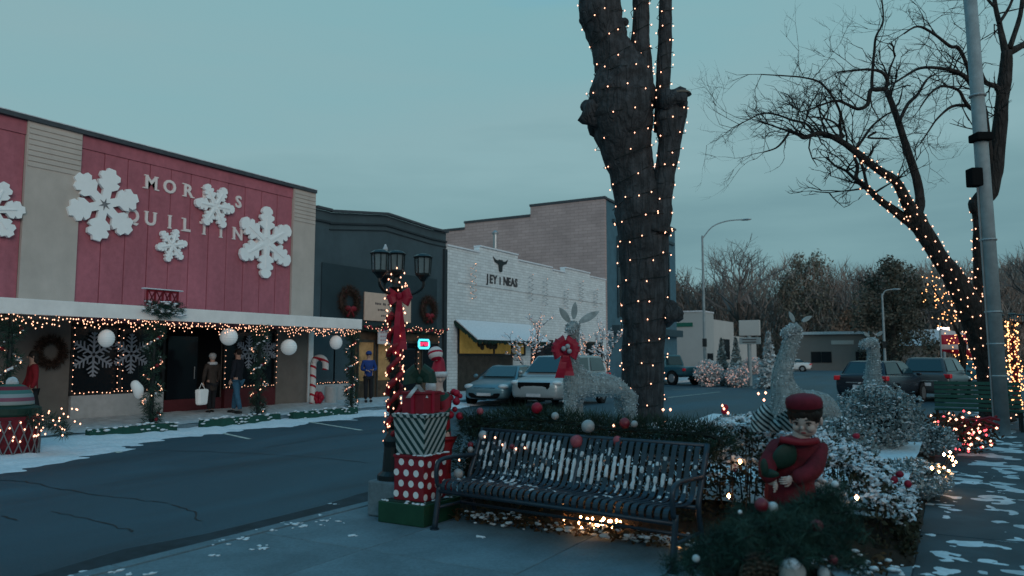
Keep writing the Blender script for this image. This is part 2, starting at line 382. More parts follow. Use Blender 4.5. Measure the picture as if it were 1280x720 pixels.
def skin(nodes, edges, sub=2, root=0):
    """one continuous body surface grown round a skeleton; nodes (x, y, z, r[, r2])"""
    me = bpy.data.meshes.new('skeleton'); me.from_pydata([n[:3] for n in nodes], edges, []); o = bpy.data.objects.new('skeleton', me); COL.objects.link(o)
    md = o.modifiers.new('s', 'SKIN'); md.use_smooth_shade = True
    for i, n in enumerate(nodes):
        sv = me.skin_vertices[0].data[i]; sv.radius = (n[3], n[4] if len(n) > 4 else n[3]); sv.use_root = (i == root)
    sb = o.modifiers.new('u', 'SUBSURF'); sb.levels = sub; sb.render_levels = sub
    dg = bpy.context.evaluated_depsgraph_get(); r = bpy.data.meshes.new_from_object(o.evaluated_get(dg))
    bpy.data.objects.remove(o); bpy.data.meshes.remove(me)
    return r
def mesh_into(mb, me):
    mb.add([v.co for v in me.vertices], [tuple(p.vertices) for p in me.polygons]); return mb
FONTM = {}
def glyph(ch, size, ext):
    k = (ch, size, ext)
    if k not in FONTM:
        cu = bpy.data.curves.new('glyph', 'FONT'); cu.body = ch; cu.size = size; cu.extrude = ext; cu.align_x = 'CENTER'; cu.resolution_u = 3; cu.offset = .026 * size
        o = bpy.data.objects.new('glyph', cu); COL.objects.link(o); dg = bpy.context.evaluated_depsgraph_get()
        FONTM[k] = bpy.data.meshes.new_from_object(o.evaluated_get(dg)); bpy.data.objects.remove(o)
    return FONTM[k]
FACE = (rad(90), 0, rad(90))                 # lettering on a wall that faces +x
def rnd(a, b): return random.uniform(a, b)
def lerp(a, b, t): return a + (b - a) * t
def resample(pts, step):
    pts = [Vector(p) for p in pts]; out = [pts[0].copy()]; acc = 0
    for a, b in zip(pts, pts[1:]):
        L = (b - a).length; n = max(1, int(round(L / step)))
        for i in range(1, n + 1): out.append(a.lerp(b, i / n))
    return out
def smooth_path(pts, k=4):
    pts = [Vector(p) for p in pts]; o = []
    for i in range(len(pts) - 1):
        p0 = pts[max(i - 1, 0)]; p1 = pts[i]; p2 = pts[i + 1]; p3 = pts[min(i + 2, len(pts) - 1)]
        for j in range(k):
            t = j / k; o.append(.5 * ((2 * p1) + (p2 - p0) * t + (2 * p0 - 5 * p1 + 4 * p2 - p3) * t * t + (3 * p1 - p0 - 3 * p2 + p3) * t ** 3))
    o.append(pts[-1]); return o

def bow(mb, c, size, width, loops=((-1, .15), (1, .15)), fold=.5):
    """ribbon loops: flat bands bent into tear drops, facing the camera side"""
    c = Vector(c); r = Vector(RT); f = Vector((-FW[0], -FW[1], 0)).normalized(); u = Vector((0, 0, 1))
    for sx, tilt in loops:
        ax = (r * sx * math.cos(tilt) + u * math.sin(tilt)).normalized(); bx = (u * math.cos(tilt) - r * sx * math.sin(tilt)).normalized(); P = []
        for k in range(15):
            a = 2 * math.pi * k / 14; rr_ = size * (1 - math.cos(a)) / 2; P.append(c + ax * rr_ + f * size * fold * math.sin(a) * (.35 + .65 * rr_ / size))
        vs = []
        for k, p in enumerate(P): wv = width * (.30 + .9 * min(1, (p - c).length / size)); vs += [p - bx * wv / 2, p + bx * wv / 2, p + bx * wv / 2 + (c - p) * .06, p - bx * wv / 2 + (c - p) * .06]
        mb.add(vs, [(4 * i + j, 4 * i + (j + 1) % 4, 4 * i + 4 + (j + 1) % 4, 4 * i + 4 + j) for i in range(14) for j in range(4)])
    mb.ball(c + f * width * .3, width * .42, 8, 6, (1, .7, 1), lump=.2, ls=20); return mb
def tail(mb, c, dx, L, w0, w1, off=0.):
    """one hanging ribbon end"""
    c = Vector(c); r = Vector(RT); f = Vector((-FW[0], -FW[1], 0)).normalized(); vs = []; n = 7
    for i in range(n):
        u = i / (n - 1); p = c + r * dx * u - Vector((0, 0, L * u)) + f * (off + .02 * math.sin(u * 5 + dx * 20)); hw = lerp(w0, w1, u) / 2; vs += [p - r * hw, p + r * hw, p + r * hw - f * .008, p - r * hw - f * .008]
    mb.add(vs, [(4 * i + j, 4 * i + (j + 1) % 4, 4 * i + 4 + (j + 1) % 4, 4 * i + 4 + j) for i in range(n - 1) for j in range(4)] + [(0, 1, 2, 3), (4 * n - 1, 4 * n - 2, 4 * n - 3, 4 * n - 4)]); return mb
# ------------------------------------------------------------------ planes of the place
ROADZ = -.12; KERB = -5.85; FKERB = -15.85; WALL = -18.6; FASC = -16.4
def walkz(x): return .02 + (x - FKERB) / (WALL - FKERB) * .10          # the far pavement climbs a little to the shops

# ================================================================== SETTING
structure(MB().add([(-900, -300, -.20), (900, -300, -.20), (900, 1500, -.20), (-900, 1500, -.20)], [(0, 1, 2, 3)]).build('ground', 'grass'))
road = structure(MB().add([(FKERB, -40, ROADZ), (60, -40, ROADZ), (60, 100, ROADZ), (FKERB, 100, ROADZ)], [(0, 1, 2, 3)]).build('road', 'asphalt'))
structure(MB().add([(-90, 62, ROADZ - .006), (FKERB, 62, ROADZ - .006), (FKERB, 96, ROADZ - .006), (-90, 96, ROADZ - .006)], [(0, 1, 2, 3)]).build('side_road', 'asphalt'))
def strip(pts, wd, z, name, m, parent):
    mb = MB(); vs = []; pts = [Vector((p[0], p[1], 0)) for p in pts]
    for i, p in enumerate(pts):
        t = (pts[min(i + 1, len(pts) - 1)] - pts[max(i - 1, 0)]).normalized(); n = Vector((-t.y, t.x, 0)); ww = wd * rnd(.5, 1.3) if name != 'parking_line' else wd
        vs += [(p.x + n.x * ww / 2, p.y + n.y * ww / 2, z), (p.x - n.x * ww / 2, p.y - n.y * ww / 2, z)]
    mb.add(vs, [(2 * i, 2 * i + 1, 2 * i + 3, 2 * i + 2) for i in range(len(pts) - 1)])
    return mb.build(name, m, parent)
for c in ([(0, 600), (30, 602), (80, 612), (130, 620), (175, 625), (215, 630)], [(60, 640), (110, 648), (150, 660), (175, 666)], [(170, 562), (300, 566), (380, 571), (478, 580)],
          [(330, 560), (420, 545), (560, 535)], [(215, 630), (240, 640), (255, 655)], [(0, 645), (25, 652)]):
    pp = []
    for a, b in zip(c, c[1:]):
        for t in np.linspace(0, 1, 7)[:-1]:
            q = G(lerp(a[0], b[0], t), lerp(a[1], b[1], t), ROADZ); pp.append((q.x + rnd(-.04, .04), q.y + rnd(-.04, .04)))
    strip(pp, .024, ROADZ + .004, 'crack', 'tar', road)
for a, b in (((262, 538), (312, 549)), ((383, 527), (452, 538)), ((120, 556), (150, 566)), ((840, 487), (960, 484)), ((835, 497), (900, 490))):
    p, q = G(*a, ROADZ), G(*b, ROADZ); strip([(p.x, p.y), ((p.x + q.x) / 2, (p.y + q.y) / 2), (q.x, q.y)], .10, ROADZ + .005, 'parking_line', 'paint', road)
# gutter along the near kerb: a darker worn strip of old asphalt
strip([(KERB - .42 + rnd(-.05, .05), y) for y in np.arange(-6, 19, .8)], .75, ROADZ + .006, 'gutter', 'gutter', road)

# near plaza: concrete slabs, kerb stones
plaza = structure(MB().b2(KERB + .16, 14, -8, 18.4, -.22, -.012).build('plaza', 'joint'))
slab_mesh = {}
def slab(x0, x1, y0, y1, m, parent, z=0.0, nm='slab'):
    g = .009
    o = MB().box((0, 0, 0), (x1 - x0 - g, y1 - y0 - g, .06)).build(nm, m, parent, bevel=.006)
    o.location = ((x0 + x1) / 2, (y0 + y1) / 2, z - .03 + rnd(-.0025, .0025)); o.rotation_euler = (rnd(-.0012, .0012), rnd(-.0012, .0012), 0); return o
xs = [KERB + .16, -4.45, -2.95, -1.45, -.35]
for i in range(4):
    for y in np.arange(-2.6, 6.8, 1.55): slab(xs[i], xs[i + 1], y, y + 1.55, 'concrete', plaza)
for x in (-.35, 1.2, 2.75, 4.3):
    for y in np.arange(-2.6, 18.0, 1.55): slab(x, x + 1.55, y, min(y + 1.55, 18.4), 'walk', plaza)
for y in np.arange(-6, 18.3, 1.22): slab(KERB, KERB + .155, y, y + 1.22, 'concrete', plaza, 0.004, 'kerbstone')
for o in [c for c in plaza.children if c.name.startswith('kerbstone')]: o.scale.z = 3.2; o.location.z = -.09
walk2 = structure(MB().b2(-.35, 14, 18.42, 60, -.22, 0).build('side_walk', 'walk'))
# far pavement
fw_ = MB(); fw_.add([(FKERB, -20, .02), (FKERB, 62, .02), (WALL - .5, 62, .14), (WALL - .5, -20, .14), (FKERB, -20, -.2), (FKERB, 62, -.2)], [(0, 3, 2, 1), (0, 1, 5, 4)])
farwalk = structure(fw_.build('far_pavement', 'dirtysnow'))
for y in np.arange(-4, 40, 2.4):
    me = MB().box((0, 0, 0), (.16, 2.38, .25)).build('kerbstone', 'concrete', farwalk, bevel=.01); me.location = (FKERB - .02, y, -.095)

# snow: thin uneven sheets with ragged edges
def snow_sheet(name, inside, x0, x1, y0, y1, step, hgt, zf, m='snow', parent=None, thr=.12, ns=.9):
    nx, ny = int((x1 - x0) / step) + 1, int((y1 - y0) / step) + 1; idx = {}; vs = []; fs = []
    for i in range(nx):
        for j in range(ny):
            x = x0 + i * step; y = y0 + j * step
            k = inside(x, y) + .5 * mnoise.noise(Vector((x * ns, y * ns, 3))) + .3 * mnoise.noise(Vector((x * ns * 3.3, y * ns * 3.3, 7)))
            idx[i, j] = len(vs); vs.append((x, y, zf(x, y) + min(max(k - thr, -.6), 1) * hgt + (.004 * mnoise.noise(Vector((x * 9, y * 9, 1))))))
    for i in range(nx - 1):
        for j in range(ny - 1):
            q = (idx[i, j], idx[i + 1, j], idx[i + 1, j + 1], idx[i, j + 1])
            if any(vs[a][2] > zf(vs[a][0], vs[a][1]) - .001 for a in q): fs.append(q)
    mb = MB(); mb.v = vs; mb.f = fs; mb.m = [0] * len(fs)
    return mb.build(name, m, parent, smooth=True, kind='stuff')
def seg(a, b, v): return min(max((v - a) / (b - a), 0), 1)
s1 = snow_sheet('snow_bank', lambda x, y: min(seg(-14.3, -15.2, x) * 1.0, 1) - .32 + (1.7 * (1 - min(1, math.hypot((x + 15.2) / 3.2, (y - 6.2) / 4.8)))), -15.85, -12.2, 0, 30, .07, .14, lambda x, y: ROADZ)
s1['label'] = 'grey white snow bank ploughed along the far kerb'; s1['category'] = 'snow'
s2 = snow_sheet('snow_drift', lambda x, y: .34 * seg(0, 1.2, abs(x + 16.9)) + .14, -18.5, -15.9, -2, 32, .16, .05, lambda x, y: walkz(x), m='dirtysnow')
s2['label'] = 'trodden snow lying on the far pavement under the canopy'; s2['category'] = 'snow'
s3 = snow_sheet('snow_patch', lambda x, y: .42 - abs(x - .25 - .02 * y) * .55 + .10 * seg(8, 16, y), -.9, 3.2, 6.0, 30, .05, .045, lambda x, y: 0.0, m='dirtysnow', thr=.46, ns=1.7)
s3['label'] = 'broken patches of snow on the walk right of the planted bed'; s3['category'] = 'snow'
s5 = snow_sheet('snow_scatter', lambda x, y: .30 - abs(x + .15 - .03 * (y - 7)) * .5, -1.0, 1.1, 5.6, 13, .03, .045, lambda x, y: 0.0, thr=.40, ns=3.2)
s5['label'] = 'ragged scraps of snow along the foot of the right hand hedge'; s5['category'] = 'snow'
# little crumbs of snow on the plaza and gutter
mb = MB()
for k in range(70):
    y = rnd(2.8, 7.0); x = KERB + abs(random.gauss(0, .4)) * (1 if random.random() < .7 else -1); z = 0 if x > KERB else ROADZ
    if k > 55: x = rnd(-5.5, -2.5)
    for _ in range(random.choice((1, 2, 3, 4))):
        r = rnd(.008, .026); mb.ball((x + random.gauss(0, .03), y + random.gauss(0, .03), z + r * .1), r, 8, 5, (rnd(.8, 1.9), rnd(.6, 1.2), .3), Matrix.Rotation(rnd(0, 3), 3, 'Z'), lump=.9, ls=45)
o = mb.build('snow_crumbs', 'snow', smooth=True, kind='stuff'); o['label'] = 'small crumbs of snow scattered along the near kerb'; o['category'] = 'snow'

# ================================================================== FABRIC SHOP (pink front)
def Yp(px, py=300, X=WALL): return PX(px, py, X).y
ROOF = 7.15; CANZ0, CANZ1 = 2.50, 2.82
yA, yB, yC, yD, yE = 1.0, Yp(27, 260), Yp(96, 270), Yp(364, 300), Yp(391, 320)
shop = thing('fabric_shop', 'long shop with pink board front, tan piers and white canopy, far left', 'building', (WALL, 12, 0))
MB().b2(WALL - 9, WALL - .12, yA, yE, -.1, ROOF - .05).build('core', 'tanwall', shop)
def pier(y0, y1):
    pr_ = MB().b2(WALL - .12, WALL + .08, y0, y1, CANZ0, ROOF).build('pier', 'tan', shop)
    for k in range(8): MB().b2(WALL + .081, WALL + .10, lerp(y0, y1, .34 if y1 - y0 > 2 else .02), y1 - .01, ROOF - .16 - k * .13, ROOF - .06 - k * .13).build('course', 'tan', pr_, bevel=.006)
pier(yB, yC); pier(yD, yE)
def boards(y0, y1, wd):
    n = int(round((y1 - y0) / wd)); d = (y1 - y0) / n
    for i in range(n):
        MB().b2(WALL - .11, WALL + rnd(.0, .012), y0 + i * d + .012, y0 + (i + 1) * d - .012, CANZ0, ROOF - .34).build('board', 'pink', shop, bevel=.006)
    MB().b2(WALL - .118, WALL - .02, y0, y1, CANZ0, ROOF - .30).build('board_backing', 'pinkdark', shop)
    MB().b2(WALL - .117, WALL + .03, y0, y1, ROOF - .335, ROOF - .003).build('top_board', 'pink', shop, bevel=.01)
boards(yA, yB, .62); boards(yC, yD, .62)
MB().b2(WALL - .3, WALL + .14, yA, yE, ROOF, ROOF + .10).build('coping', 'coping', shop)
MB().b2(WALL - .31, WALL + .15, yA, yE, ROOF + .103, ROOF + .125).build('coping_snow', 'dirtysnow', shop)
# canopy
MB().b2(WALL + .101, FASC - .06, yA, yE + .02, CANZ0 + .10, CANZ1 - .06).build('canopy_roof', 'soffit', shop)
MB().b2(FASC - .058, FASC, yA, yE + .03, CANZ0, CANZ1).build('fascia', 'cream', shop, bevel=.008)
MB().b2(WALL + .102, FASC - .06, yE - .03, yE + .03, CANZ0 + .004, CANZ0 + .098).build('fascia_return', 'cream', shop)
sn = snow_sheet('canopy_snow', lambda x, y: .55, WALL + .12, FASC + .02, yA, yE, .13, .05, lambda x, y: CANZ1 - .05, parent=None)
sn['label'] = 'thin snow lying on the flat white canopy of the pink shop'; sn['category'] = 'snow'
# storefront under the canopy
FL = .12
def lowwall(px0, px1, z0, z1, m, name='wall_panel', d=.10, setb=0.):
    y0, y1 = Yp(px0, 450), Yp(px1, 450)
    return MB().b2(WALL - .118 - setb, WALL + d - .1 - setb, y0, y1, z0, z1).build(name, m, shop)
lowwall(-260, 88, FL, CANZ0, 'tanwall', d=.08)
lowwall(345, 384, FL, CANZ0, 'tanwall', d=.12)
lowwall(384, 390, FL, CANZ0, 'cream', d=.16, name='downpipe')
def window(px0, px1, z0, z1, bulk, back='glass_dark', split=1, parent=shop, X=WALL, fr='black', blk=None):
    y0, y1 = Yp(px0, 450, X), Yp(px1, 450, X)
    wn = MB().b2(X - .117, X - .07, y0, y1, z0, z1).build('window', back, parent)
    f = MB()
    for k in range(split + 1):
        y = lerp(y0, y1, k / split); f.b2(X - .068, X + .0, y - .035, y + .035, z0 + .036, z1 - .036)
    f.b2(X - .068, X + .002, y0 - .035, y1 + .035, z0 - .035, z0 + .035); f.b2(X - .068, X + .002, y0 - .035, y1 + .035, z1 - .035, z1 + .035)
    f.build('frame', fr, wn)
    if blk: MB().b2(X - .117, X + .04, y0, y1, FL, z0 - .037).build('bulkhead', blk, parent)
    return y0, y1
window(90, 205, .72, 2.4, None, split=2, blk='whitebulk')
window(281, 344, .72, 2.4, None, split=1, blk='redbulk')
window(391, 443, .72, 2.4, None, 'lobby', split=2, blk='whitebulk')
yd0, yd1 = Yp(207, 450), Yp(279, 450)
MB().b2(WALL - .117, WALL - .10, yd0, yd1, FL, 2.45).build('doorway', 'void', shop)
MB().b2(WALL - .098, WALL - .05, yd0 + .1, yd0 + 1.05, FL, 2.2).build('door', 'glass_dark', shop)
MB().tube([(WALL - .03, yd0 + .95, 1.0), (WALL - .03, yd0 + .95, 1.35)], .015).build('handle', 'steel', shop)
MB().b2(WALL - .098, WALL - .02, yd0, yd1, FL, .45).build('kickboard', 'redbulk', shop)

# lettering on the pink boards
def serif_letter(ch, px, py, size, parent):
    p = PX(px, py, WALL + .02); me = glyph(ch, size, .02).copy(); me.materials.clear(); me.materials.append(MATS['letter'])
    o = bpy.data.objects.new('letter', me); COL.objects.link(o); o.parent = parent
    o.location = p - OFF[parent.name] - Vector((0, 0, size * .36)); o.rotation_euler = FACE
    S = {'M': ((-.36, 0), (.36, 0), (-.30, 1), (.30, 1)), 'R': ((-.24, 0), (.30, 0), (-.26, 1)), 'I': ((0, 0), (0, 1)), 'L': ((-.2, 0), (-.2, 1)), 'T': ((0, 0),),
         'U': ((-.25, 1), (.25, 1)), 'N': ((-.28, 0), (-.28, 1), (.28, 1))}.get(ch, ())
    f = MB()
    for u, v in S: f.box((u * size, v * size * .69, 0), (size * .24, size * .06, .038))
    if S: f.build('serif', 'letter', o, off=Vector((0, 0, 0)), kind='stuff')
sg = thing('shop_lettering', 'pale serif letters spelling MORRIS QUILTING spread over the pink boards', 'lettering', (WALL + .03, Yp(240), 5))
for ch, px, py in (('M', 189, 228), ('O', 212, 233), ('R', 235, 238), ('R', 258, 243), ('I', 279, 248), ('S', 298, 252),
                   ('Q', 165, 269), ('U', 188, 273), ('I', 212, 277), ('L', 233, 281), ('T', 255, 285), ('I', 276, 289), ('N', 297, 292), ('G', 317, 296)):
    serif_letter(ch, px, py, .50 if ch != 'Q' else .5, sg)

# ---- big snowflakes
def flake_poly(R, style):
    if style == 0: arm = [(.20, .115), (.40, .11), (.50, .26), (.62, .30), (.66, .20), (.74, .29), (.86, .27), (.90, .13), (1.0, .10)]
    else: arm = [(.20, .115), (.36, .10), (.46, .26), (.54, .26), (.58, .15), (.66, .25), (.74, .24), (.78, .13), (.84, .19), (.92, .17), (1.0, .07)]
    poly = []
    for k in range(6):
        a = k * math.pi / 3; d = Vector((math.cos(a), math.sin(a))); n = Vector((-math.sin(a), math.cos(a)))
        for r, t in arm: p = d * r * R - n * t * R; poly.append((p.x, p.y))
        for r, t in reversed(arm): p = d * r * R + n * t * R; poly.append((p.x, p.y))
    return poly
def big_flake(px, py, hpx, rot, style, label, star=False):
    c = PX(px, py, WALL + .05); R = (PX(px, py - hpx / 2, WALL).z - c.z)
    t = thing('snowflake_ornament', label, 'snowflake', c, 'snowflakes on the pink boards')
    M = Matrix.Translation(c) @ Matrix(((0, 0, 1, 0), (1, 0, 0, 0), (0, 1, 0, 0), (0, 0, 0, 1))) @ Matrix.Rotation(rot, 4, 'Z')
    MB().prism(flake_poly(R, style), M, .10).build('plate', 'flake', t, bevel=.012)
    M2 = M @ Matrix.Translation((0, 0, .101))
    rl = MB()
    for k in range(6):
        a = k * math.pi / 3; Mk = M2 @ Matrix.Rotation(a, 4, 'Z')
        rl.prism([(.12 * R, -.035 * R), (.72 * R, -.02 * R), (.72 * R, .02 * R), (.12 * R, .035 * R)], Mk, .02)
    if star:
        st = []
        for k in range(12):
            a = k * math.pi / 6; r = (.17 if k % 2 == 0 else .055) * R; st.append((r * math.cos(a), r * math.sin(a)))
        MB().prism(st, M2 @ Matrix.Translation((0, 0, .002)), .008).build('star_cutout', 'flakedark', t)
    else: rl.build('rib', 'flake', t)
    return t
big_flake(128, 256, 92, rad(20), 0, 'largest white snowflake with star cut in its centre, on pink boards beside tan pier', True)
big_flake(267, 258, 56, 0, 1, 'middle sized white snowflake between the letters R and S')
big_flake(213, 307, 42, rad(14), 1, 'smallest white snowflake just below the letters I and L')
big_flake(331, 303, 88, rad(30), 1, 'large white snowflake at right end of pink boards covering the letter G')
big_flake(-12, 262, 76, rad(8), 0, 'white snowflake cut by the left edge of the picture')

# ---- paper snowflakes in the shop windows
def paper_flake(px, py, R, label):
    c = PX(px, py, WALL + .01); t = MB(); M = Matrix.Translation(c) @ Matrix(((0, 0, 1, 0), (1, 0, 0, 0), (0, 1, 0, 0), (0, 0, 0, 1))) @ Matrix.Rotation(rad(30), 4, 'Z')
    for k in range(6):
        Mk = M @ Matrix.Rotation(k * math.pi / 3, 4, 'Z'); t.prism([(0, -.03), (R, -.02), (R, .02), (0, .03)], Mk, .008)
        for r, l in ((.3, .20), (.5, .26), (.7, .2), (.88, .12)):
            for s in (-1, 1):
                q = Mk @ Matrix.Translation((r * R, 0, .001)) @ Matrix.Rotation(s * rad(58), 4, 'Z'); t.prism([(0, -.022), (l * R * 1.3, -.016), (l * R * 1.3, .016), (0, .022)], q, .006)
    tag(t.build('paper_snowflake', 'paperflake'), label, 'snowflake', 'paper snowflakes in the shop windows')
paper_flake(117, 443, .56, 'grey paper snowflake in the shop window, leftmost')
paper_flake(164, 442, .52, 'grey paper snowflake in the window just right of the leftmost globe')
paper_flake(311, 440, .50, 'grey paper snowflake hanging behind the person in jeans')
paper_flake(334, 438, .40, 'small paper snowflake beside the round white globe in right window')

# ---- white globes under the canopy
def globe(px, py, rpx, sq, label):
    c = PX(px, py, FASC - .22); r = rpx * (c - Vector(C0)).length / F
    t = thing('paper_lantern', label, 'lantern', c, 'white paper lanterns under the canopy')
    b = MB().lathe([(max(.004, r * math.sin(a)) * (1 + .022 * math.cos(a * 22)), -r * sq * math.cos(a)) for a in np.linspace(.02, math.pi - .02, 45)], c, 18); b.build('shade', 'globe', t, smooth=True)
    MB().lathe([(.02, 0), (.02, .05)], (c.x, c.y, c.z + r * sq), 8).build('cap', 'black', t)
    MB().tube([(c.x, c.y, c.z + r * sq), (c.x, c.y, CANZ0 + .09)], .004, 4).build('cord', 'wire', t)
globe(133, 423, 8.5, 1.15, 'oval white paper lantern left, in front of the left window')
globe(286, 421, 10, 1, 'round white paper lantern over the dark doorway')
globe(361, 434, 9.5, 1, 'round white paper lantern before the tan wall panel')
globe(420, 428, 7.5, 1.12, 'oval white paper lantern near the right end of the canopy')

# ---- light strings
def string_lights(name, label, wire_pts, bulbs, m='bulb', r=.013, wr=.004, wm='wire', group=None):
    t = thing(name, label, 'string lights', bulbs[0], group)
    mb = MB()
    for b in bulbs: mb.octa(b, r * rnd(.85, 1.2), r * 1.3)
    mb.build('bulbs', m, t, kind='stuff')
    if wire_pts:
        mb = MB()
        for wp in wire_pts: mb.tube(wp, wr, 4, cap=False)
        mb.build('cord', wm, t, kind='stuff')
    return t
def along(p, q, step, jit=0.):
    p, q = Vector(p), Vector(q); n = max(1, int((q - p).length / step))
    return [p.lerp(q, (i + .5) / n) + Vector((rnd(-jit, jit), rnd(-jit, jit), rnd(-jit, jit))) for i in range(n)]
bl = []; wr = []
for y in np.arange(yA, yE, .085):
    d = abs(math.sin(y * 2.7)) * .18 + rnd(.02, .12); top = Vector((FASC - .03, y, CANZ0 - .01)); wr.append([top, top - Vector((0, 0, d + .03))])
    for z in np.arange(rnd(.0, .085), d, .09): bl.append(top + Vector((rnd(-.015, .015), rnd(-.04, .04), -z + rnd(-.03, .03))))
    if random.random() < .4: bl.append(top + Vector((-.3 * random.random(), rnd(-.04, .04), -rnd(.02, .1))))
string_lights('icicle_lights', 'warm icicle lights hanging all along the white canopy edge', wr, bl, 'bulbpeach', .014, .002)
bl = []; wr = []
for px in (91, 147, 281, 345):
    y = Yp(px, 450); p, q = Vector((WALL + .03, y, .72)), Vector((WALL + .03, y, 2.42)); wr.append([p, q]); bl += along(p, q, .155, .008)
    if px == 147:
        bl += along(p + Vector((0, .12, 0)), q + Vector((0, .12, 0)), .2, .03)
for a, b in ((91, 205), (281, 344), (392, 442)):
    p, q = Vector((WALL + .05, Yp(a, 450), .74)), Vector((WALL + .05, Yp(b, 450), .74)); wr.append([p, q]); bl += along(p, q, .11, .02)
string_lights('window_lights', 'warm lights framing the shop windows under the canopy', wr, bl, 'bulbpeach', .012, .003)

# ---- pine garland (real needles round a cord)
def garland(pts, R, dens, L=.09, mb=None, tilt=.3, wd=.007):
    mb = mb or MB(); P = []; D = []
    for a, b in zip(pts, pts[1:]):
        a, b = Vector(a), Vector(b); ln = (b - a).length; t = (b - a).normalized() if ln > 0 else Vector((0, 0, 1)); k = max(1, int(ln * dens))
        for i in range(k):
            r = R * math.sqrt(random.random()) * .75; d = Vector((random.gauss(0, 1), random.gauss(0, 1), random.gauss(0, 1))); d = (d - t * d.dot(t)).normalized()
            P.append(a.lerp(b, random.random()) + d * r); D.append(d + t * rnd(-.8, .8) + Vector((0, 0, tilt * rnd(-1, .3))))
    mb.needles(P, D, L, wd); return mb
def wrapped_post(px, label, seed, X=FASC - .14, lights=34):
    random.seed(seed); y = fy(px, X); z0 = walkz(X)
    t = thing('canopy_post', label, 'post', (X, y, z0), 'garlanded posts carrying the canopy')
    MB().tube([(X, y, z0), (X, y, CANZ0 + .09)], .05, 8).build('shaft', 'post', t)
    hel = [(X + .12 * math.cos(a), y + .12 * math.sin(a), z0 + .1 + (CANZ0 - z0 - .2) * a / 22) for a in np.arange(0, 22, .35)]
    g = garland(hel, .15, 520, .13, wd=.018); garland([(X, y, CANZ0 - .35), (X, y, CANZ0 + .0)], .26, 1500, .14, g, wd=.012); garland([(X, y, z0 + .02), (X, y, z0 + .5)], .22, 900, .12, g, wd=.012)
    g.build('garland', 'pinefresh', t, kind='stuff')
    s = MB(); b = MB(); rb = MB()
    for k in range(46):
        a = rnd(0, 22); p = Vector((X + .22 * math.cos(a) * rnd(.5, 1.1), y + .22 * math.sin(a) * rnd(.5, 1.1), z0 + .1 + (CANZ0 - z0 - .2) * a / 22)); s.ball(p, rnd(.018, .04), 6, 4, (1.2, 1, .6), lump=.3, ls=20)
    for k in range(lights):
        a = rnd(0, 22); b.octa((X + .20 * math.cos(a), y + .20 * math.sin(a), z0 + .1 + (CANZ0 - z0 - .2) * a / 22), .015, .018)
    for k in range(7):
        a = rnd(0, 22); rb.ball((X + .17 * math.cos(a), y + .17 * math.sin(a), z0 + .1 + (CANZ0 - z0 - .2) * a / 22), .045, 8, 6)
    s.build('snow', 'snow', t, kind='stuff', smooth=True); b.build('bulbs', 'bulbpeach', t, kind='stuff'); rb.build('baubles', 'red', t, kind='stuff', smooth=True)
wrapped_post(12, 'garlanded canopy post near the left edge of the picture', 1)
wrapped_post(192, 'garlanded canopy post beside the dark doorway under the red lattice box', 2)
wrapped_post(324, 'garlanded canopy post between the two round lanterns', 3)
wrapped_post(440, 'garlanded canopy post at the right end of the canopy', 4, lights=44)
random.seed(11)
# red lattice box with pine on the canopy edge
t = thing('lattice_box', 'small red lattice box with snowy pine sprays on the canopy edge', 'planter', PX(202, 383, FASC + .02))
y0, y1 = Yp(184, 370, FASC), Yp(222, 370, FASC); zb, zt = CANZ1 + .02, CANZ1 + .40; m = MB()
for k in range(5): y = lerp(y0, y1, k / 4); m.b2(FASC - .02, FASC + .02, y - .02, y + .02, zb, zt)
m.b2(FASC - .022, FASC + .022, y0, y1, zb, zb + .04); m.b2(FASC - .022, FASC + .022, y0, y1, zt - .05, zt); m.build('frame', 'red', t)
m = MB()
for k in range(4):
    ya, yb = lerp(y0, y1, k / 4), lerp(y0, y1, (k + 1) / 4); m.tube([(FASC + .025, ya, zb), (FASC + .025, yb, zt)], .016, 5); m.tube([(FASC + .03, yb, zb), (FASC + .03, ya, zt)], .016, 5)
m.build('lattice', 'maroon', t)
MB().b2(FASC - .06, FASC + .06, y0 - .12, y1 + .12, zt + .003, zt + .03).build('snow_cap', 'snow', t, bevel=.01)
g = garland([(FASC + .05, y0 - .1, zb), (FASC + .08, (y0 + y1) / 2, zb - .1), (FASC + .05, y1 + .1, zb)], .16, 1500, .12, wd=.012); garland([(FASC + .08, (y0 + y1) / 2, zb), (FASC + .08, (y0 + y1) / 2, zb - .3)], .16, 900, .12, g, wd=.012)
g.build('pine_spray', 'pinefresh', t, kind='stuff'); m = MB()
for k in range(60): m.ball((FASC + .08 + rnd(0, .12), rnd(y0 - .15, y1 + .15), zb + rnd(-.22, .1)), rnd(.02, .045), 6, 4, (1, 1.4, .6))
m.build('snow', 'snow', t, kind='stuff', smooth=True)

# candy cane
c = PX(391, 480, WALL + .55); c.z = walkz(c.x); Zc = (c - Vector(C0)).dot(Vector(FW)); s = Zc / F
t = thing('candy_cane', 'tall red and white striped candy cane standing by the shop window', 'candy cane', c)
stripes('cane', [(.62, .64, .64), (.62, .64, .64), (.62, .64, .64), (.36, .015, .03)], 2, 3.3, (1, .55, False))
Rv = Vector(RT); hh = 1.28
pts = [c, c + Vector((0, 0, hh * .5)), c + Vector((0, 0, hh))] + [c + Vector((0, 0, hh)) + Rv * (.20 - .20 * math.cos(a)) + Vector((0, 0, .22 * math.sin(a))) for a in np.linspace(.3, math.pi, 8)] + [c + Rv * .40 + Vector((0, 0, hh - .18))]
MB().tube(smooth_path(pts, 3), .10, 14).build('cane', 'cane', t, smooth=True)
m = MB()
for k in range(6): a = k * 1.05; m.ball(c + Rv * (.2 + .10 * math.cos(a)) + Vector((0, 0, .2 + .10 * math.sin(a))), .12, 8, 6, (.6, .8, 1), lump=.2)
m.build('bow', 'ribbon', t, smooth=True)
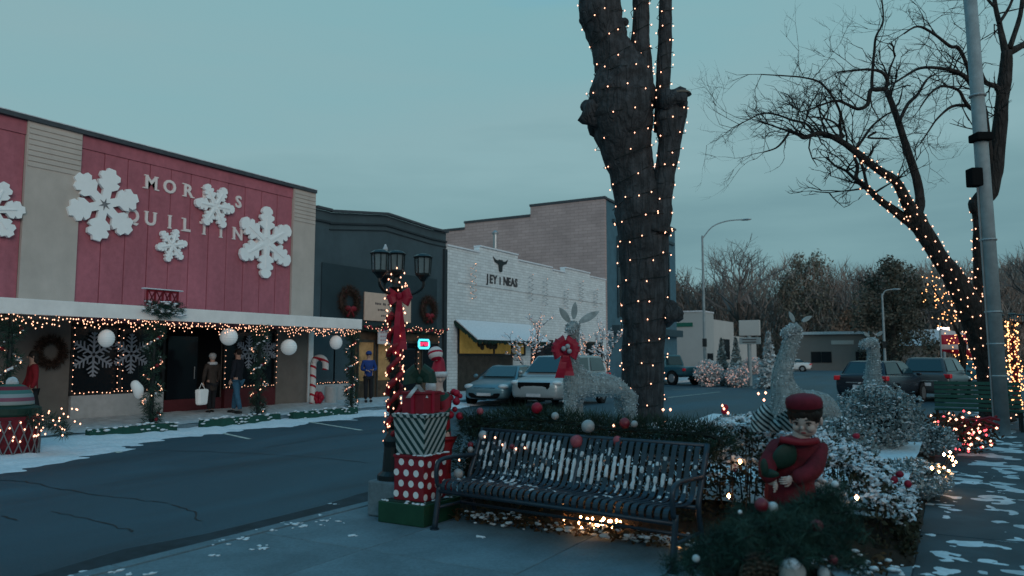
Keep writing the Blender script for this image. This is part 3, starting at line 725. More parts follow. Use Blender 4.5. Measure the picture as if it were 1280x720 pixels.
o = MB().lathe([(.20, 0), (.21, .5), (.19, .55)], (PX(414, 480, WALL + .6).x, PX(414, 480, WALL + .6).y, walkz(WALL + .6)), 18).build('white_tub', 'whitebulk', smooth=False)
tag(o, 'plain white tub standing right of the candy cane', 'tub')
# white hanging ornament by the post
c = PX(172, 487, FASC - .25); t = thing('oval_ornament', 'white oval ornament hanging left of the post by the doorway', 'ornament', c)
MB().ball(c, .17, 16, 12, (.75, .75, 1.35), Matrix.Rotation(.35, 3, 'X'), lump=.25, ls=6).build('shell', 'globe', t, smooth=True); MB().tube([c + Vector((0, 0, .26)), (c.x, c.y, CANZ0)], .005, 4).build('cord', 'wire', t)
# wreath on the tan wall
def wreath(name, label, c, R, r, m, bowm=None, lights=0):
    t = thing(name, label, 'wreath', c); ring = [Vector(c) + Vector((.06, R * math.cos(a), R * math.sin(a))) for a in np.linspace(0, 2 * math.pi, 26)]
    g = garland(ring, r, 900, r * 1.1, wd=.014); g.build('greenery', m, t, kind='stuff'); mb = MB(); mb.tube(ring[:-1], r * .45, 6, closed=True); mb.build('hoop', m, t)
    if bowm:
        b = MB()
        for s in (-1, 1):
            b.ball(Vector(c) + Vector((.14, s * R * .35, -R * .6)), R * .4, 8, 6, (.4, 1, .6)); b.tube([Vector(c) + Vector((.14, 0, -R * .6)), Vector(c) + Vector((.14, s * R * .4, -R * 1.3))], R * .1, 5)
        b.build('bow', bowm, t, smooth=True)
    if lights:
        b = MB()
        for k in range(lights): a = rnd(0, 6.28); b.octa(Vector(c) + Vector((.16, R * math.cos(a) * rnd(.8, 1.2), R * math.sin(a) * rnd(.8, 1.2))), .018)
        b.build('berries', 'redbright', t, kind='stuff')
    return t
wreath('wreath', 'dark brown twig wreath on the tan wall left of the windows', PX(62, 440, WALL), .30, .10, 'wreathbrown')

# wheel stops
for i, (a, b, lb) in enumerate((((114, 535), (222, 529), 'leftmost green patterned wheel stop in the snow at the far kerb'), ((254, 526), (350, 520), 'green patterned wheel stop in front of the dark doorway'), ((366, 521), (446, 515), 'rightmost green patterned wheel stop below the candy cane'))):
    p, q = G(*a, -.02), G(*b, -.02); X = -15.55; ya, yb = fy(a[0], X), fy(b[0], X); t = thing('wheel_stop', lb, 'wheel stop', (X, (ya + yb) / 2, ROADZ), 'green wheel stops along the far kerb')
    L = yb - ya; prof = [(-.11, 0), (.11, 0), (.085, .25), (-.085, .25)]
    MB().prism(prof, Matrix(((1, 0, 0, X), (0, 0, 1, ya), (0, 1, 0, ROADZ), (0, 0, 0, 1))), L).build('block', 'greenpaint', t, bevel=.015)
    m = MB(); random.seed(i)
    for k in range(int(L * 34)): m.ball((X + rnd(-.1, .13), rnd(ya, yb), ROADZ + rnd(.08, .29)), rnd(.02, .05), 6, 4, (1, 1.5, .5), lump=.3, ls=20)
    m.build('snow', 'snow', t, kind='stuff', smooth=True)
random.seed(21)
# giant bobble hat on a red lattice barrel, left edge
c = G(10, 570, ROADZ + .02); t = thing('hat_barrel', 'giant knitted bobble hat on red lattice barrel with lights, left edge', 'decoration', c)
MB().lathe([(.40, 0), (.44, .2), (.47, .66), (.45, .70)], c, 24).build('barrel', 'maroon', t)
m = MB()
for k in range(20):
    for s in (-1, 1):
        m.tube([c + Vector((.47 * math.cos(k * .314 + s * u * .5), .47 * math.sin(k * .314 + s * u * .5), .04 + u * .6)) for u in np.linspace(0, 1, 4)], .011, 4)
m.build('lattice', 'flakedark', t, kind='stuff')
MB().lathe([(.44, .70), (.47, .74), (.47, .84), (.38, .88)], c, 24).build('brim', 'greendark', t, smooth=False)
stripes('knit', [(.16, .02, .035), (.03, .10, .08), (.26, .30, .30), (.20, .07, .11), (.22, .28, .30), (.05, .15, .14)], 2, 2.6)
prof = [(.36, .88)] + [(.36 * math.cos(a) ** .7, .90 + .36 * math.sin(a)) for a in np.linspace(.05, 1.45, 9)]
hat = MB().lathe(prof, c, 26).build('hat', 'knit', t, smooth=True)
MB().ball(c + Vector((0, 0, 1.28)), .10, 14, 10, lump=.25, ls=18).build('pompom', 'dirtysnow', t, smooth=True)
m = MB()
for k in range(26): a = rnd(-1.6, .9); m.octa(c + Vector((.50 * math.cos(a), .50 * math.sin(a), rnd(.25, .74))), .017, .02)
for k in range(22): m.octa(c + Vector((.55 + rnd(-.2, .3), .45 + rnd(-.25, .4), rnd(.35, .8))), .017, .02)
m.build('bulbs', 'bulb', t, kind='stuff')
g = garland([c + Vector((.5, .0, .7)), c + Vector((.7, .4, .6)), c + Vector((.5, .7, .35))], .14, 900, .12, wd=.012); g.build('pine_spray', 'pinefresh', t, kind='stuff')

# ================================================================== DARK GABLED SHOP
WL2 = WALL + .02
ya, yb = yE + .03, Yp(557, 350)
b2_ = thing('gabled_shop', 'dark slate shop front with low gabled parapet and two wreaths', 'building', (WALL, (ya + yb) / 2, 0))
zt0 = fz(396, 261, WALL); zpk = fz(478, 268, WALL); zr = fz(555, 291, WALL); ypk = Yp(482, 268); yst = Yp(412, 262); ysr = Yp(536, 290)
zs = fz(414, 266, WALL)
poly = [(ya, -.1), (yb, -.1), (yb, zr), (ysr, zr), (ypk, zpk), (yst, zs), (yst, zt0), (ya, zt0)]
Mx = Matrix(((0, 0, 1, WALL - .3), (1, 0, 0, 0), (0, 1, 0, 0), (0, 0, 0, 1)))
MB().prism(poly, Mx, .30).build('wall', 'slate', b2_)
MB().b2(WALL - 9, WALL - .303, ya, yb, -.1, zr - .4).build('core', 'slatedark', b2_)
cop = [(ya, zt0), (yst, zt0), (yst, zs), (ypk, zpk), (ysr, zr), (yb, zr)]
for i, (p, q) in enumerate(zip(cop, cop[1:])):
    if abs(p[0] - q[0]) < .01: continue
    for dz, th, ex, mt in ((.0, .09, .16, 'coping'), (-.42, .07, .07, 'slatedark'), (-.62, .04, .04, 'slatedark')):
        if i == 0 and dz == -.62: continue
        MB().prism([(p[0], p[1] + dz + .004), (q[0], q[1] + dz + .004), (q[0], q[1] + dz + th), (p[0], p[1] + dz + th)], Matrix(((0, 0, 1, WALL + .003), (1, 0, 0, 0), (0, 1, 0, 0), (0, 0, 0, 1))), ex).build('moulding', mt, b2_)
zp1, zp0 = fz(470, 338, WALL), fz(470, 408, WALL)
MB().b2(WALL + .004, WALL + .05, Yp(401, 360), Yp(545, 370), zp0, zp1).build('sign_band', 'teal', b2_)
MB().b2(WALL + .004, WALL + .10, yb - .22, yb - .01, -.05, zr - .7).build('corner_pilaster', 'slatedark', b2_)
MB().b2(WALL + .052, WALL + .30, Yp(440, 410), Yp(548, 410), zp0 - .18, zp0 - .003).build('cornice', 'black', b2_)
# its shopfront
z_a, z_b = FL, zp0 - .2
MB().b2(WALL + .004, WALL + .03, Yp(443, 440), Yp(548, 440), FL, z_b).build('shopfront', 'brownwood', b2_)
for p0, p1 in ((446, 466), (470, 492), (497, 520), (526, 546)):
    y0, y1 = Yp(p0, 440), Yp(p1, 440); wn = MB().b2(WALL + .032, WALL + .05, y0, y1, .75 if p0 != 497 else .2, z_b - .35).build('window', 'lobby' if p0 < 490 else 'glass_dark', b2_)
    f = MB(); f.b2(WALL + .052, WALL + .085, y0 - .03, y0 + .03, FL, z_b - .3); f.b2(WALL + .052, WALL + .085, y1 - .03, y1 + .03, FL, z_b - .3); f.b2(WALL + .052, WALL + .083, y0 + .031, y1 - .031, z_b - .4, z_b - .3); f.build('frame', 'darkwood', wn)
# boards and signs
t = thing('shop_sign', 'tan sign board with three dark lines of lettering on the dark shop', 'sign', PX(480, 385, WALL + .08))
y0, y1 = Yp(453, 380), Yp(511, 388); zc = fz(482, 385, WALL); hz = .52
MB().b2(WALL + .06, WALL + .11, y0, y1, zc - hz, zc + hz).build('board', 'signtan', t, bevel=.01)
m = MB()
for k, (l, h_) in enumerate(((1.6, .10), (1.3, .07), (.9, .07))):
    z = zc + .12 - k * .22; n = int(l / .085)
    for i in range(n):
        if random.random() < .12: continue
        y = (y0 + y1) / 2 - l / 2 + (i + .5) * l / n; m.b2(WALL + .111, WALL + .118, y - .028, y + .028, z - h_ * rnd(.3, .6), z + h_ * rnd(.3, .6))
m.build('lettering', 'ink', t)
t = thing('hanging_sign', 'small pinkish white sign hanging below the tan board', 'sign', PX(480, 420, WALL + .3))
y0, y1 = Yp(464, 420), Yp(497, 420); z0, z1 = fz(478, 430, WALL + .3), fz(478, 411, WALL + .3)
MB().b2(WALL + .305, WALL + .34, y0, y1, z0, z1).build('board', 'signwhite', t); m = MB()
for k in range(3):
    z = lerp(z0, z1, .25 + .25 * k)
    for i in range(12): y = lerp(y0 + .1, y1 - .1, (i + .5) / 12); m.b2(WALL + .341, WALL + .345, y - .025, y + .025, z - .025, z + .025)
m.build('lettering', 'pink', t)
t = thing('open_sign', 'lit neon sign reading OPEN in red inside a blue frame', 'sign', PX(530, 430, WALL + .35))
c = PX(530, 430, WALL + .35); hw, hh = .33, .16
ring = [c + Vector((0, hw * sx, hh * sy)) for sx, sy in ((-1, -.6), (-.85, -1), (.85, -1), (1, -.6), (1, .6), (.85, 1), (-.85, 1), (-1, .6))]
MB().b2(c.x - .06, c.x - .03, c.y - hw - .03, c.y + hw + .03, c.z - hh - .03, c.z + hh + .03).build('back', 'black', t)
MB().tube(ring, .045, 6, closed=True).build('blue_tube', 'neoncyan', t, smooth=True)
for i, ch in enumerate('OPEN'):
    me = glyph(ch, .20, .012).copy(); me.materials.clear(); me.materials.append(MATS['neonred']); o = piece('letter', me, t, (0.005, -.205 + .137 * i, -.07), FACE)
wreath('wreath', 'round wreath with red berries left of the tan sign board', PX(435, 377, WALL + .05), .42, .15, 'wreathbrown', 'red', lights=26)
wreath('wreath', 'round wreath with red berries right of the tan sign board', PX(534, 387, WALL + .05), .42, .15, 'wreathbrown', 'red', lights=26)
# garland with white bulbs along the cornice
pts = []
for i in range(25): k = i / 24; pts.append(Vector((WALL + .34, lerp(Yp(446, 405), Yp(548, 412), k), zp0 + .0 - .12 * abs(math.sin(k * math.pi * 5)))))
t = thing('cornice_garland', 'pine garland with red ribbon and lights along the dark shop cornice', 'garland', pts[0]); garland(pts, .10, 500, .1, wd=.012).build('greenery', 'pinefresh', t, kind='stuff'); m = MB(); r_ = MB()
for p in pts:
    for k in range(2): m.octa(p + Vector((.12, rnd(-.15, .15), rnd(-.1, .1))), .016)
    r_.ball(p + Vector((.08, rnd(-.1, .1), rnd(-.1, .06))), .05, 6, 5)
m.build('bulbs', 'bulbpeach', t, kind='stuff'); r_.build('baubles', 'ribbon', t, kind='stuff', smooth=True)
bl = []
for px in (520, 546): y = Yp(px, 430); bl += along((WALL + .12, y, .8), (WALL + .12, y, z_b), .2, .03)
string_lights('door_lights', 'reddish lights running up both sides of the window below the neon sign', None, bl, 'bulbpeach', .012)

# ================================================================== WHITE BRICK SHOP
ya, yb = yb + .03, Yp(757, 360)
wb = thing('white_shop', 'long white painted brick shop with stepped parapet and slanted awning', 'building', (WALL, (ya + yb) / 2, 0))
def zt(px, py): return fz(px, py, WALL)
st = [(557, 309), (599, 318), (599.5, 313.5), (647, 323), (647.5, 327), (690, 335.5), (690.5, 339), (706, 341), (706.5, 336.5), (737, 343), (737.5, 346), (757, 349)]
zz = [zt(*p) for p in st]; base_z = (zz[0] + zz[-1]) / 2
lev = [.0, .0, .18, .18, .02, .02, -.05, -.05, .12, .12, .0, .0]
poly = [(ya, -.1), (yb, -.1)] + [(min(max(Yp(p[0], p[1]), ya), yb), base_z + lev[i] * 1.6) for i, p in reversed(list(enumerate(st)))]
MB().prism(poly, Mx, .30).build('wall', 'whitebrick', wb)
MB().b2(WALL - 12, WALL - .303, ya, yb, -.1, base_z - .5).build('core', 'greybuild', wb)
for i in range(0, 12, 2):
    y0, y1 = Yp(st[i][0], st[i][1]), Yp(st[i + 1][0], st[i + 1][1]); z = base_z + lev[i] * 1.6
    MB().b2(WALL - .33, WALL + .06, max(y0, ya), min(y1, yb), z + .003, z + .07).build('coping', 'snow', wb)
MB().b2(WALL + .002, WALL + .04, ya + .9, Yp(757, 395) - .4, zt(620, 360), zt(620, 360) + .07).build('string_course', 'whitebrick', wb)
# shop window and stall riser below the awning
X0 = WALL
y0, y1 = Yp(572, 440), Yp(655, 440); z0, z1 = zt(610, 442), zt(610, 405)
wn = MB().b2(WALL + .003, WALL + .02, y0, y1, z0, z1).build('window', 'yellowroom', wb); m = MB()
for k in (0, .5, .78, 1): y = lerp(y0, y1, k); m.b2(WALL + .022, WALL + .07, y - .05, y + .05, z0, z1)
m.b2(WALL + .022, WALL + .09, y0, y1, z0 - .09, z0 - .001); m.build('frame', 'black', wn)
MB().b2(WALL + .003, WALL + .05, y0, Yp(640, 440), .1, z0 - .092).build('stall_riser', 'darkwood', wb)
m = MB()
for k in range(7): m.ball((WALL + .06, lerp(y0, y1, .28 + .04 * k), z0 + .25 + rnd(0, .3)), .18, 8, 6, (.3, 1, 1), lump=.3)
m.build('window_display', 'brownwood', wb, smooth=True)
y2, y3 = Yp(668, 440), Yp(752, 440)
for a, b in ((664, 690), (700, 722), (730, 752)):
    q0, q1 = Yp(a, 440), Yp(b, 440); w_ = MB().b2(WALL + .003, WALL + .02, q0, q1, .6, 2.4).build('window', 'glass_dark', wb); f = MB()
    f.b2(WALL + .022, WALL + .06, q0 - .05, q0 + .05, .5, 2.5); f.b2(WALL + .022, WALL + .06, q1 - .05, q1 + .05, .5, 2.5); f.b2(WALL + .022, WALL + .058, q0 + .051, q1 - .051, 2.4, 2.5); f.build('frame', 'darkwood', w_)
# awning with snow
yA0, yA1 = Yp(568, 420), Yp(662, 430); zA1, zA0 = zt(575, 401), zt(575, 401) - .85; ex = 1.15
t = thing('awning', 'slanted shop awning thick with snow on the white building', 'awning', (WALL + .5, (yA0 + yA1) / 2, zA0))
MB().prism([(0, zA1), (ex, zA0), (ex, zA0 - .12), (ex - .03, zA0 - .12), (ex - .03, zA0 - .04), (0, zA1 - .07)], Matrix(((1, 0, 0, WALL + .004), (0, 0, 1, yA0), (0, 1, 0, 0), (0, 0, 0, 1))), yA1 - yA0).build('canvas', 'black', t)
MB().prism([(.02, zA1 + .005), (ex, zA0 + .005), (ex + .02, zA0 + .02), (ex * .95, zA0 + .11), (.02, zA1 + .06)], Matrix(((1, 0, 0, WALL + .004), (0, 0, 1, yA0 + .05), (0, 1, 0, 0), (0, 0, 0, 1))), yA1 - yA0 - .1).build('snow_cover', 'snow', t)
m = MB()
for k in range(60): m.tube([(WALL + ex * k / 60, yA0 - .03, lerp(zA1, zA0, k / 60) - .02), (WALL + ex * k / 60 + .02, yA0 - .05, lerp(zA1, zA0, k / 60) - rnd(.08, .2))], .02, 4)
for k in range(130): y = rnd(yA0, yA1); m.tube([(WALL + ex + .02, y, zA0 - .02), (WALL + ex + .03, y + .03, zA0 - rnd(.06, .2))], .018, 4)
m.build('garland', 'greendark', t, kind='stuff')
# name and skull emblem
t = thing('wall_lettering', 'black letters and horned skull emblem high on the white brick wall', 'lettering', PX(627, 345, WALL + .02))
o_ = OFF[t.name]
for ch, px, py, sz in (('J', 609.5, 347.2, .56), ('E', 614, 348.0, .56), ('Y', 618.8, 348.8, .56), ('I', 625.2, 349.8, .5), ('N', 632, 350.8, .56), ('E', 636.6, 351.5, .56), ('A', 641, 352.2, .56), ('S', 645.2, 353, .56)):
    me = glyph(ch, sz, .015).copy(); me.materials.clear(); me.materials.append(MATS['ink']); p = PX(px, py, WALL + .02) - o_; piece('letter', me, t, (p.x, p.y, p.z - .22), FACE, (1.0, 1, 1))
e_ = [(0, -.34), (.12, -.30), (.16, -.02), (.24, .04), (.46, .10), (.60, .34), (.40, .22), (.20, .20), (.10, .26), (0, .24)]
e_ = e_ + [(-u, v) for u, v in reversed(e_[1:-1])]; pc = PX(625.5, 331.5, WALL + .012)
MB().prism([(u * 1.15, v * 1.0) for u, v in e_], Matrix(((0, 0, 1, pc.x), (1, 0, 0, pc.y), (0, 1, 0, pc.z), (0, 0, 0, 1))), .03).build('emblem', 'black', t)
# spiral icicle light strips down the wall
for px, p0, p1, lb, wm in ((592, 330, 373, 'brightest orange hanging light spiral on the white wall, leftmost', 'bulbwarm'), (664, 343, 376, 'pink hanging light spiral right of the wall lettering', 'bulbpeach'), (682, 349, 382, 'pink hanging light spiral, third along the white wall', 'bulbpeach'),
                           (708, 362, 386, 'faint short light spiral, fourth along the white wall', 'bulbpeach'), (727, 352, 378, 'pink hanging light spiral second from the brick building', 'bulbpeach'), (745, 362, 384, 'hanging light spiral nearest to the brick building', 'bulbpeach')):
    a, b = PX(px, p0, WALL + .18), PX(px, p1, WALL + .18); L = a.z - b.z; bl = []; wp = []
    for k in range(40 if wm == 'bulbwarm' else 22):
        u = k / (39 if wm == 'bulbwarm' else 21); th = u * 34; p = Vector((a.x + .12 * math.cos(th), lerp(a.y, b.y, u) + .14 * math.sin(th), a.z - L * u)); wp.append(p); bl.append(p)
    string_lights('light_spiral', lb, [wp], bl, wm, .011 if wm == 'bulbpeach' else .016, .018, 'whitebulk')

# ================================================================== TALL BRICK BUILDING
yc = Yp(757, 400) + .04; zt1, zt2, zt3 = fz(754, 248, WALL), 0, 0
tb = thing('brick_building', 'tall pinkish brown brick building with stepped side wall and blue front', 'building', (WALL, yc + 8, 0))
def XY(px, py, Y): r = ray(px, py); return Vector(C0 + r * (Y / r[1]))
s1_, s2_, s3_ = XY(663, 259, yc), XY(581, 279, yc), XY(545, 292, yc)
zt2 = XY(662, 271, yc).z; zt3 = XY(580, 287, yc).z; zt1 = XY(753, 248.5, yc).z
Ms = Matrix(((1, 0, 0, 0), (0, 0, -1, yc + .3), (0, 1, 0, 0), (0, 0, 0, 1)))
poly = [(WALL - .02, -.1), (WALL - .02, zt1), (s1_.x, zt1), (s1_.x, zt2), (s2_.x, zt2), (s2_.x, zt3), (s2_.x - 14, zt3), (s2_.x - 14, -.1)]
MB().prism(poly, Ms, .3).build('side_wall', 'tanbrick', tb)
MB().b2(s1_.x, WALL - .35, yc + .303, yc + 14, -.1, zt1 - .4).build('core', 'tanbrick', tb); MB().b2(s2_.x - 13.9, s1_.x - .003, yc + .303, yc + 14, -.1, zt3 - .3).build('rear_core', 'tanbrick', tb)
for a, b, z in ((s1_.x, WALL + .06, zt1), (s2_.x, s1_.x, zt2), (s2_.x - 14, s2_.x, zt3)): MB().b2(a - .05, b, yc - .06, yc + .36, z + .003, z + .16).build('coping', 'coping', tb)
MB().b2(WALL - .345, WALL + .0, yc + .303, yc + 14, -.1, zt1 - .05).build('front_wall', 'bluewall', tb)
MB().b2(WALL - .35, WALL + .12, yc + .37, yc + 14, zt1 - .045, zt1 + .1).build('front_coping', 'coping', tb)
MB().b2(WALL + .003, WALL + .14, yc + 1.2, yc + 13.5, zt1 - 1.3, zt1 - 1.1).build('front_moulding', 'bluetrim', tb)
for k in range(3):
    y0 = yc + 2 + k * 4; wn = MB().b2(WALL + .003, WALL + .04, y0, y0 + 2.2, 4.2, zt1 - 2.2).build('window', 'glass_dark', tb); f = MB()
    f.b2(WALL + .042, WALL + .1, y0 - .12, y0, 4.1, zt1 - 2.1); f.b2(WALL + .042, WALL + .1, y0 + 2.2, y0 + 2.32, 4.1, zt1 - 2.1); f.b2(WALL + .042, WALL + .099, y0 + .001, y0 + 2.199, zt1 - 2.2, zt1 - 2.1); f.build('frame', 'bluetrim', wn)
MB().b2(WALL + .003, WALL + .5, yc + 1.0, yc + 14, 3.1, 3.6).build('front_canopy', 'bluetrim', tb)
t = thing('roof_vent', 'pale metal vent pipe standing on the white shop roof', 'vent', XY(619, 315, yc - 2.0)); p = OFF[t.name]; z1 = XY(619, 289, yc - 2.0).z
MB().tube([(p.x, p.y, base_z - .5), (p.x, p.y, z1 - .15)], .14, 10).build('pipe', 'steel', t); MB().lathe([(.2, 0), (.22, .1), (.05, .25)], (p.x, p.y, z1 - .2), 12).build('cowl', 'steel', t)
MB().box((p.x, p.y, base_z + .1), (1.3, 1.3, 1.2)).build('plinth', 'coping', t)

# ================================================================== BUILDINGS DOWN THE STREET
g1 = thing('grey_building', 'pale grey flat roofed building with lower step, across the side road', 'building', G(880, 478, ROADZ))
gx, gy = -20.5, None
Xg = -20.0; y0 = fy(880, Xg); y1 = fy(918, Xg); y2 = fy(936, Xg); za = PX(880, 390, Xg).z; zb = PX(919, 402, Xg).z; zc = PX(927, 421, Xg).z
xl = XY(838, 400, y0).x
MB().b2(xl - 6, Xg, y0, fy(893, Xg), -.2, za).build('front_block', 'greybuild', g1)
MB().b2(xl - 6, Xg - .01, fy(893, Xg) + .003, y1, -.2, za - .55).build('rear_block', 'greybuild2', g1)
MB().b2(xl - 6, Xg - .02, y1 + .003, y2 + 4, -.2, zc).build('low_wing', 'greybuild2', g1)
MB().b2(xl - 6.05, Xg + .06, y0 - .06, fy(893, Xg), za + .003, za + .14).build('coping', 'dirtysnow', g1)
MB().b2(Xg + .003, Xg + .05, fy(903, Xg), fy(912, Xg), 1.3, PX(907, 424, Xg).z).build('window', 'glass_dark', g1)
MB().b2(Xg + .003, Xg + .05, fy(884, Xg), fy(891, Xg), .6, 1.9).build('door', 'glass_dark', g1)
m = MB(); c = XY(854, 406, y0 - .05); m.b2(c.x - .9, c.x + .9, y0 - .06, y0 - .005, c.z - .18, c.z + .2); m.build('wall_sign', 'signgreen', g1)
t = thing('box_sign', 'pale square box sign on a post at the far corner', 'sign', G(938, 482, ROADZ)); p = OFF[t.name]; q = XY(937, 410, p.y); k = 16 * (q - Vector(C0)).length / F
MB().tube([p, (p.x, p.y, q.z)], .12, 8).build('post', 'polegrey', t); MB().box(q, (k * 1.5, .3, k * 1.15)).build('panel', 'greybuild2', t, bevel=.02); MB().box(q - Vector((0, 0, k * .95)), (k * 1.5, .28, k * .5)).build('lower_panel', 'polegrey', t)
for i in range(2): MB().box(q - Vector((0, .16, k * (.85 + .2 * i))), (k * 1.0, .02, k * .06)).build('lettering', 'ink', t)
# long low building at the end
YL = 104.; t = thing('low_building', 'long low grey brown building with snowy roof at the street end', 'building', (XY(1030, 445, YL).x, YL, 0))
xa, xb = XY(985, 440, YL).x, XY(1086, 440, YL).x; zl = XY(1040, 418, YL).z
MB().b2(xa, xb, YL, YL + 12, -.2, zl).build('wall', 'lowbuild', t); MB().b2(xa - .3, xb + .3, YL - .4, YL + 12, zl + .003, zl + .35).build('roof', 'dirtysnow', t)
p = XY(1053, 428, YL); MB().b2(p.x - 1.3, p.x + 1.3, YL - .08, YL - .005, p.z - .25, p.z + .25).build('name_board', 'greybuild2', t)
for px in (1020, 1033, 1076): p = XY(px, 440, YL); MB().b2(p.x - .6, p.x + .6, YL - .06, YL - .004, .8, 2.2).build('window', 'glass_dark', t)
YL = 112.; t = thing('distant_shed', 'low pale shed roof seen between parked cars and lit tree', 'building', (XY(1150, 445, YL).x, YL, 0)); xa, xb = XY(1128, 440, YL).x, XY(1170, 440, YL).x
MB().b2(xa, xb, YL, YL + 9, -.2, 3.0).build('wall', 'lowbuild', t); MB().add([(xa - .4, YL - .5, 3.0), (xb + .4, YL - .5, 3.0), (xb + .4, YL + 9, 3.0), (xa - .4, YL + 9, 3.0), (xa - .4, YL + 4.5, 5.2), (xb + .4, YL + 4.5, 5.2)], [(0, 1, 5, 4), (2, 3, 4, 5), (1, 2, 5), (3, 0, 4)]).build('roof', 'dirtysnow', t)

# ---- street lights
def street_light(label, base, ztop, arm, r=.085, dirx=1.0):
    t = thing('street_light', label, 'street light', base, 'tall street lights'); x, y, z = base
    MB().tube([(x, y, z), (x, y, z + .5), (x, y, ztop)], [r * 1.6, r * 1.2, r * .7], 10).build('pole', 'polegrey', t)
    d = Vector((RT[0], RT[1], 0)) * dirx; pts = [Vector((x, y, ztop - .2)), Vector((x, y, ztop)) + d * arm * .25 + Vector((0, 0, arm * .22)), Vector((x, y, ztop)) + d * arm * .6 + Vector((0, 0, arm * .36)), Vector((x, y, ztop)) + d * arm + Vector((0, 0, arm * .40))]
    MB().tube(smooth_path(pts), r * .45, 6).build('arm', 'polegrey', t)
    e_ = pts[-1]; MB().ball(e_ + d * .2, .3, 10, 6, (1.2, .5, .22)).build('lamp_head', 'steel', t, smooth=True); MB().box((x, y, 2.6 + z), (.22, .22, .5)).build('clamp', 'black', t)
b = G(882, 481, ROADZ); Zb = (b - Vector(C0)).dot(Vector(FW)); street_light('tall street light with curved arm before the grey building', b, at(882, 292, Zb).z, 52 * Zb / F)
YL = 62.; b = XY(1106, 445, YL); b.z = ROADZ; street_light('plain street light pole left of the dark evergreen, above the parked cars', b, XY(1106, 367, YL).z, .8)

# ================================================================== WOOD BEHIND THE TOWN
def bare_tree(seed, hgt, depth=5, spread=.55, base_r=None):
    random.seed(seed); tr = MB(); br = MB()
    def grow(p, d, L, r, k):
        n = 3; pts = [p]; q = p; dd = d
        for i in range(n):
            dd = (dd + Vector((random.gauss(0, .13), random.gauss(0, .13), random.gauss(.05, .08)))).normalized(); q = q + dd * L / n; pts.append(q)
        (tr if k >= depth - 1 else br).tube(pts, [lerp(r, r * .62, i / n) for i in range(n + 1)], 5 if k >= depth - 1 else 3, cap=False)
        if k == 0: return
        for c_ in range(random.choice((2, 3, 3)) if k < depth else 4):
            a = rnd(.25, .25 + spread); ax = dd.orthogonal().normalized(); ax.rotate(Matrix.Rotation(rnd(0, 6.28), 3, dd)); nd = dd.copy(); nd.rotate(Matrix.Rotation(a, 3, ax)); nd.z += .10
            src = pts[-1] if c_ < 2 else pts[random.choice((2, 3))]
            grow(src, nd.normalized(), L * rnd(.62, .85), r * rnd(.5, .66), k - 1)
    grow(Vector((0, 0, -.3)), Vector((rnd(-.05, .05), rnd(-.05, .05), 1)), hgt * .26, (base_r or hgt * .026), depth)
    return tr.mesh('trunk'), br.mesh('crown')
VAR = []
for i in range(4):
    a, b_ = bare_tree(40 + i, 15., 5 + (i == 0), .6 + .08 * i)
    a.materials.append(MATS['barkfar']); b_.materials.append(MATS['twigfar']); VAR.append((a, b_))
def far_tree(px, Y, ztop_py, v, label, group='bare trees of the wood behind the town', wide=1.):
    p = XY(px, 445, Y); p.z = 0; h = XY(px, ztop_py, Y).z / 14.2
    t = thing('bare_tree', label, 'tree', p, group, local=True, rz=rnd(0, 6)); t.scale = (h * wide, h * wide, h)
    piece('trunk', VAR[v][0], t); piece('crown', VAR[v][1], t); return t
random.seed(5)
far_tree(936, 112, 288, 0, 'biggest bare spreading tree rising above the wood behind the street light', wide=1.25)
far_tree(862, 118, 302, 1, 'bare tree left of the tall street light, behind the grey building')
far_tree(990, 135, 318, 2, 'smaller bare tree right of the biggest spreading tree')
far_tree(1085, 128, 306, 3, 'bare tree above the low building, left of the dark evergreen')
far_tree(1120, 135, 298, 1, 'bare twiggy tree standing behind the dark evergreen')
far_tree(1178, 120, 315, 2, 'bare tree behind the lit tree stem')
far_tree(1290, 95, 292, 0, 'bare tree behind the utility pole at the right edge', wide=1.2)
far_tree(1205, 105, 322, 3, 'thin bare tree between lit tree and utility pole')
for i in range(20):
    far_tree(rnd(838, 1285), rnd(118, 150), rnd(318, 360), i % 4, 'low bare tree in the massed wood behind the town', 'massed low trees of the wood', 1.3)
# massed brushwood on rising ground: countless, one mass
hill = MB(); hv = []; nx, ny = 40, 10
for i in range(nx):
    for j in range(ny): x = -220 + i * 10; y = 108 + j * 16; hv.append((x, y, -.25 + max(0, (y - 112)) * .055 + 1.5 * mnoise.noise(Vector((x * .02, y * .02, 0))) * min(1, max(0, y - 108) / 30)))
hill.add(hv, [(i * ny + j, (i + 1) * ny + j, (i + 1) * ny + j + 1, i * ny + j + 1) for i in range(nx - 1) for j in range(ny - 1)]); structure(hill.build('hill', 'grass', smooth=True))
m = MB(); P = []; D = []
for k in range(50000):
    px = rnd(815, 1330); Y = rnd(116, 175); q = XY(px, 445, Y); top = 13.0 + 5.0 * mnoise.noise(Vector((q.x * .07, Y * .05, 2))) + 1.8 * mnoise.noise(Vector((q.x * .3, Y * .2, 5))); u = random.random() ** .8
    P.append((q.x, Y, u * top)); D.append((random.gauss(0, .55), random.gauss(0, .55), 1))
m.needles(P, D, 2.2, .13); o = m.build('brushwood', 'brush', kind='stuff'); o['label'] = 'brown leafless brushwood massed behind the street end'; o['category'] = 'brush'
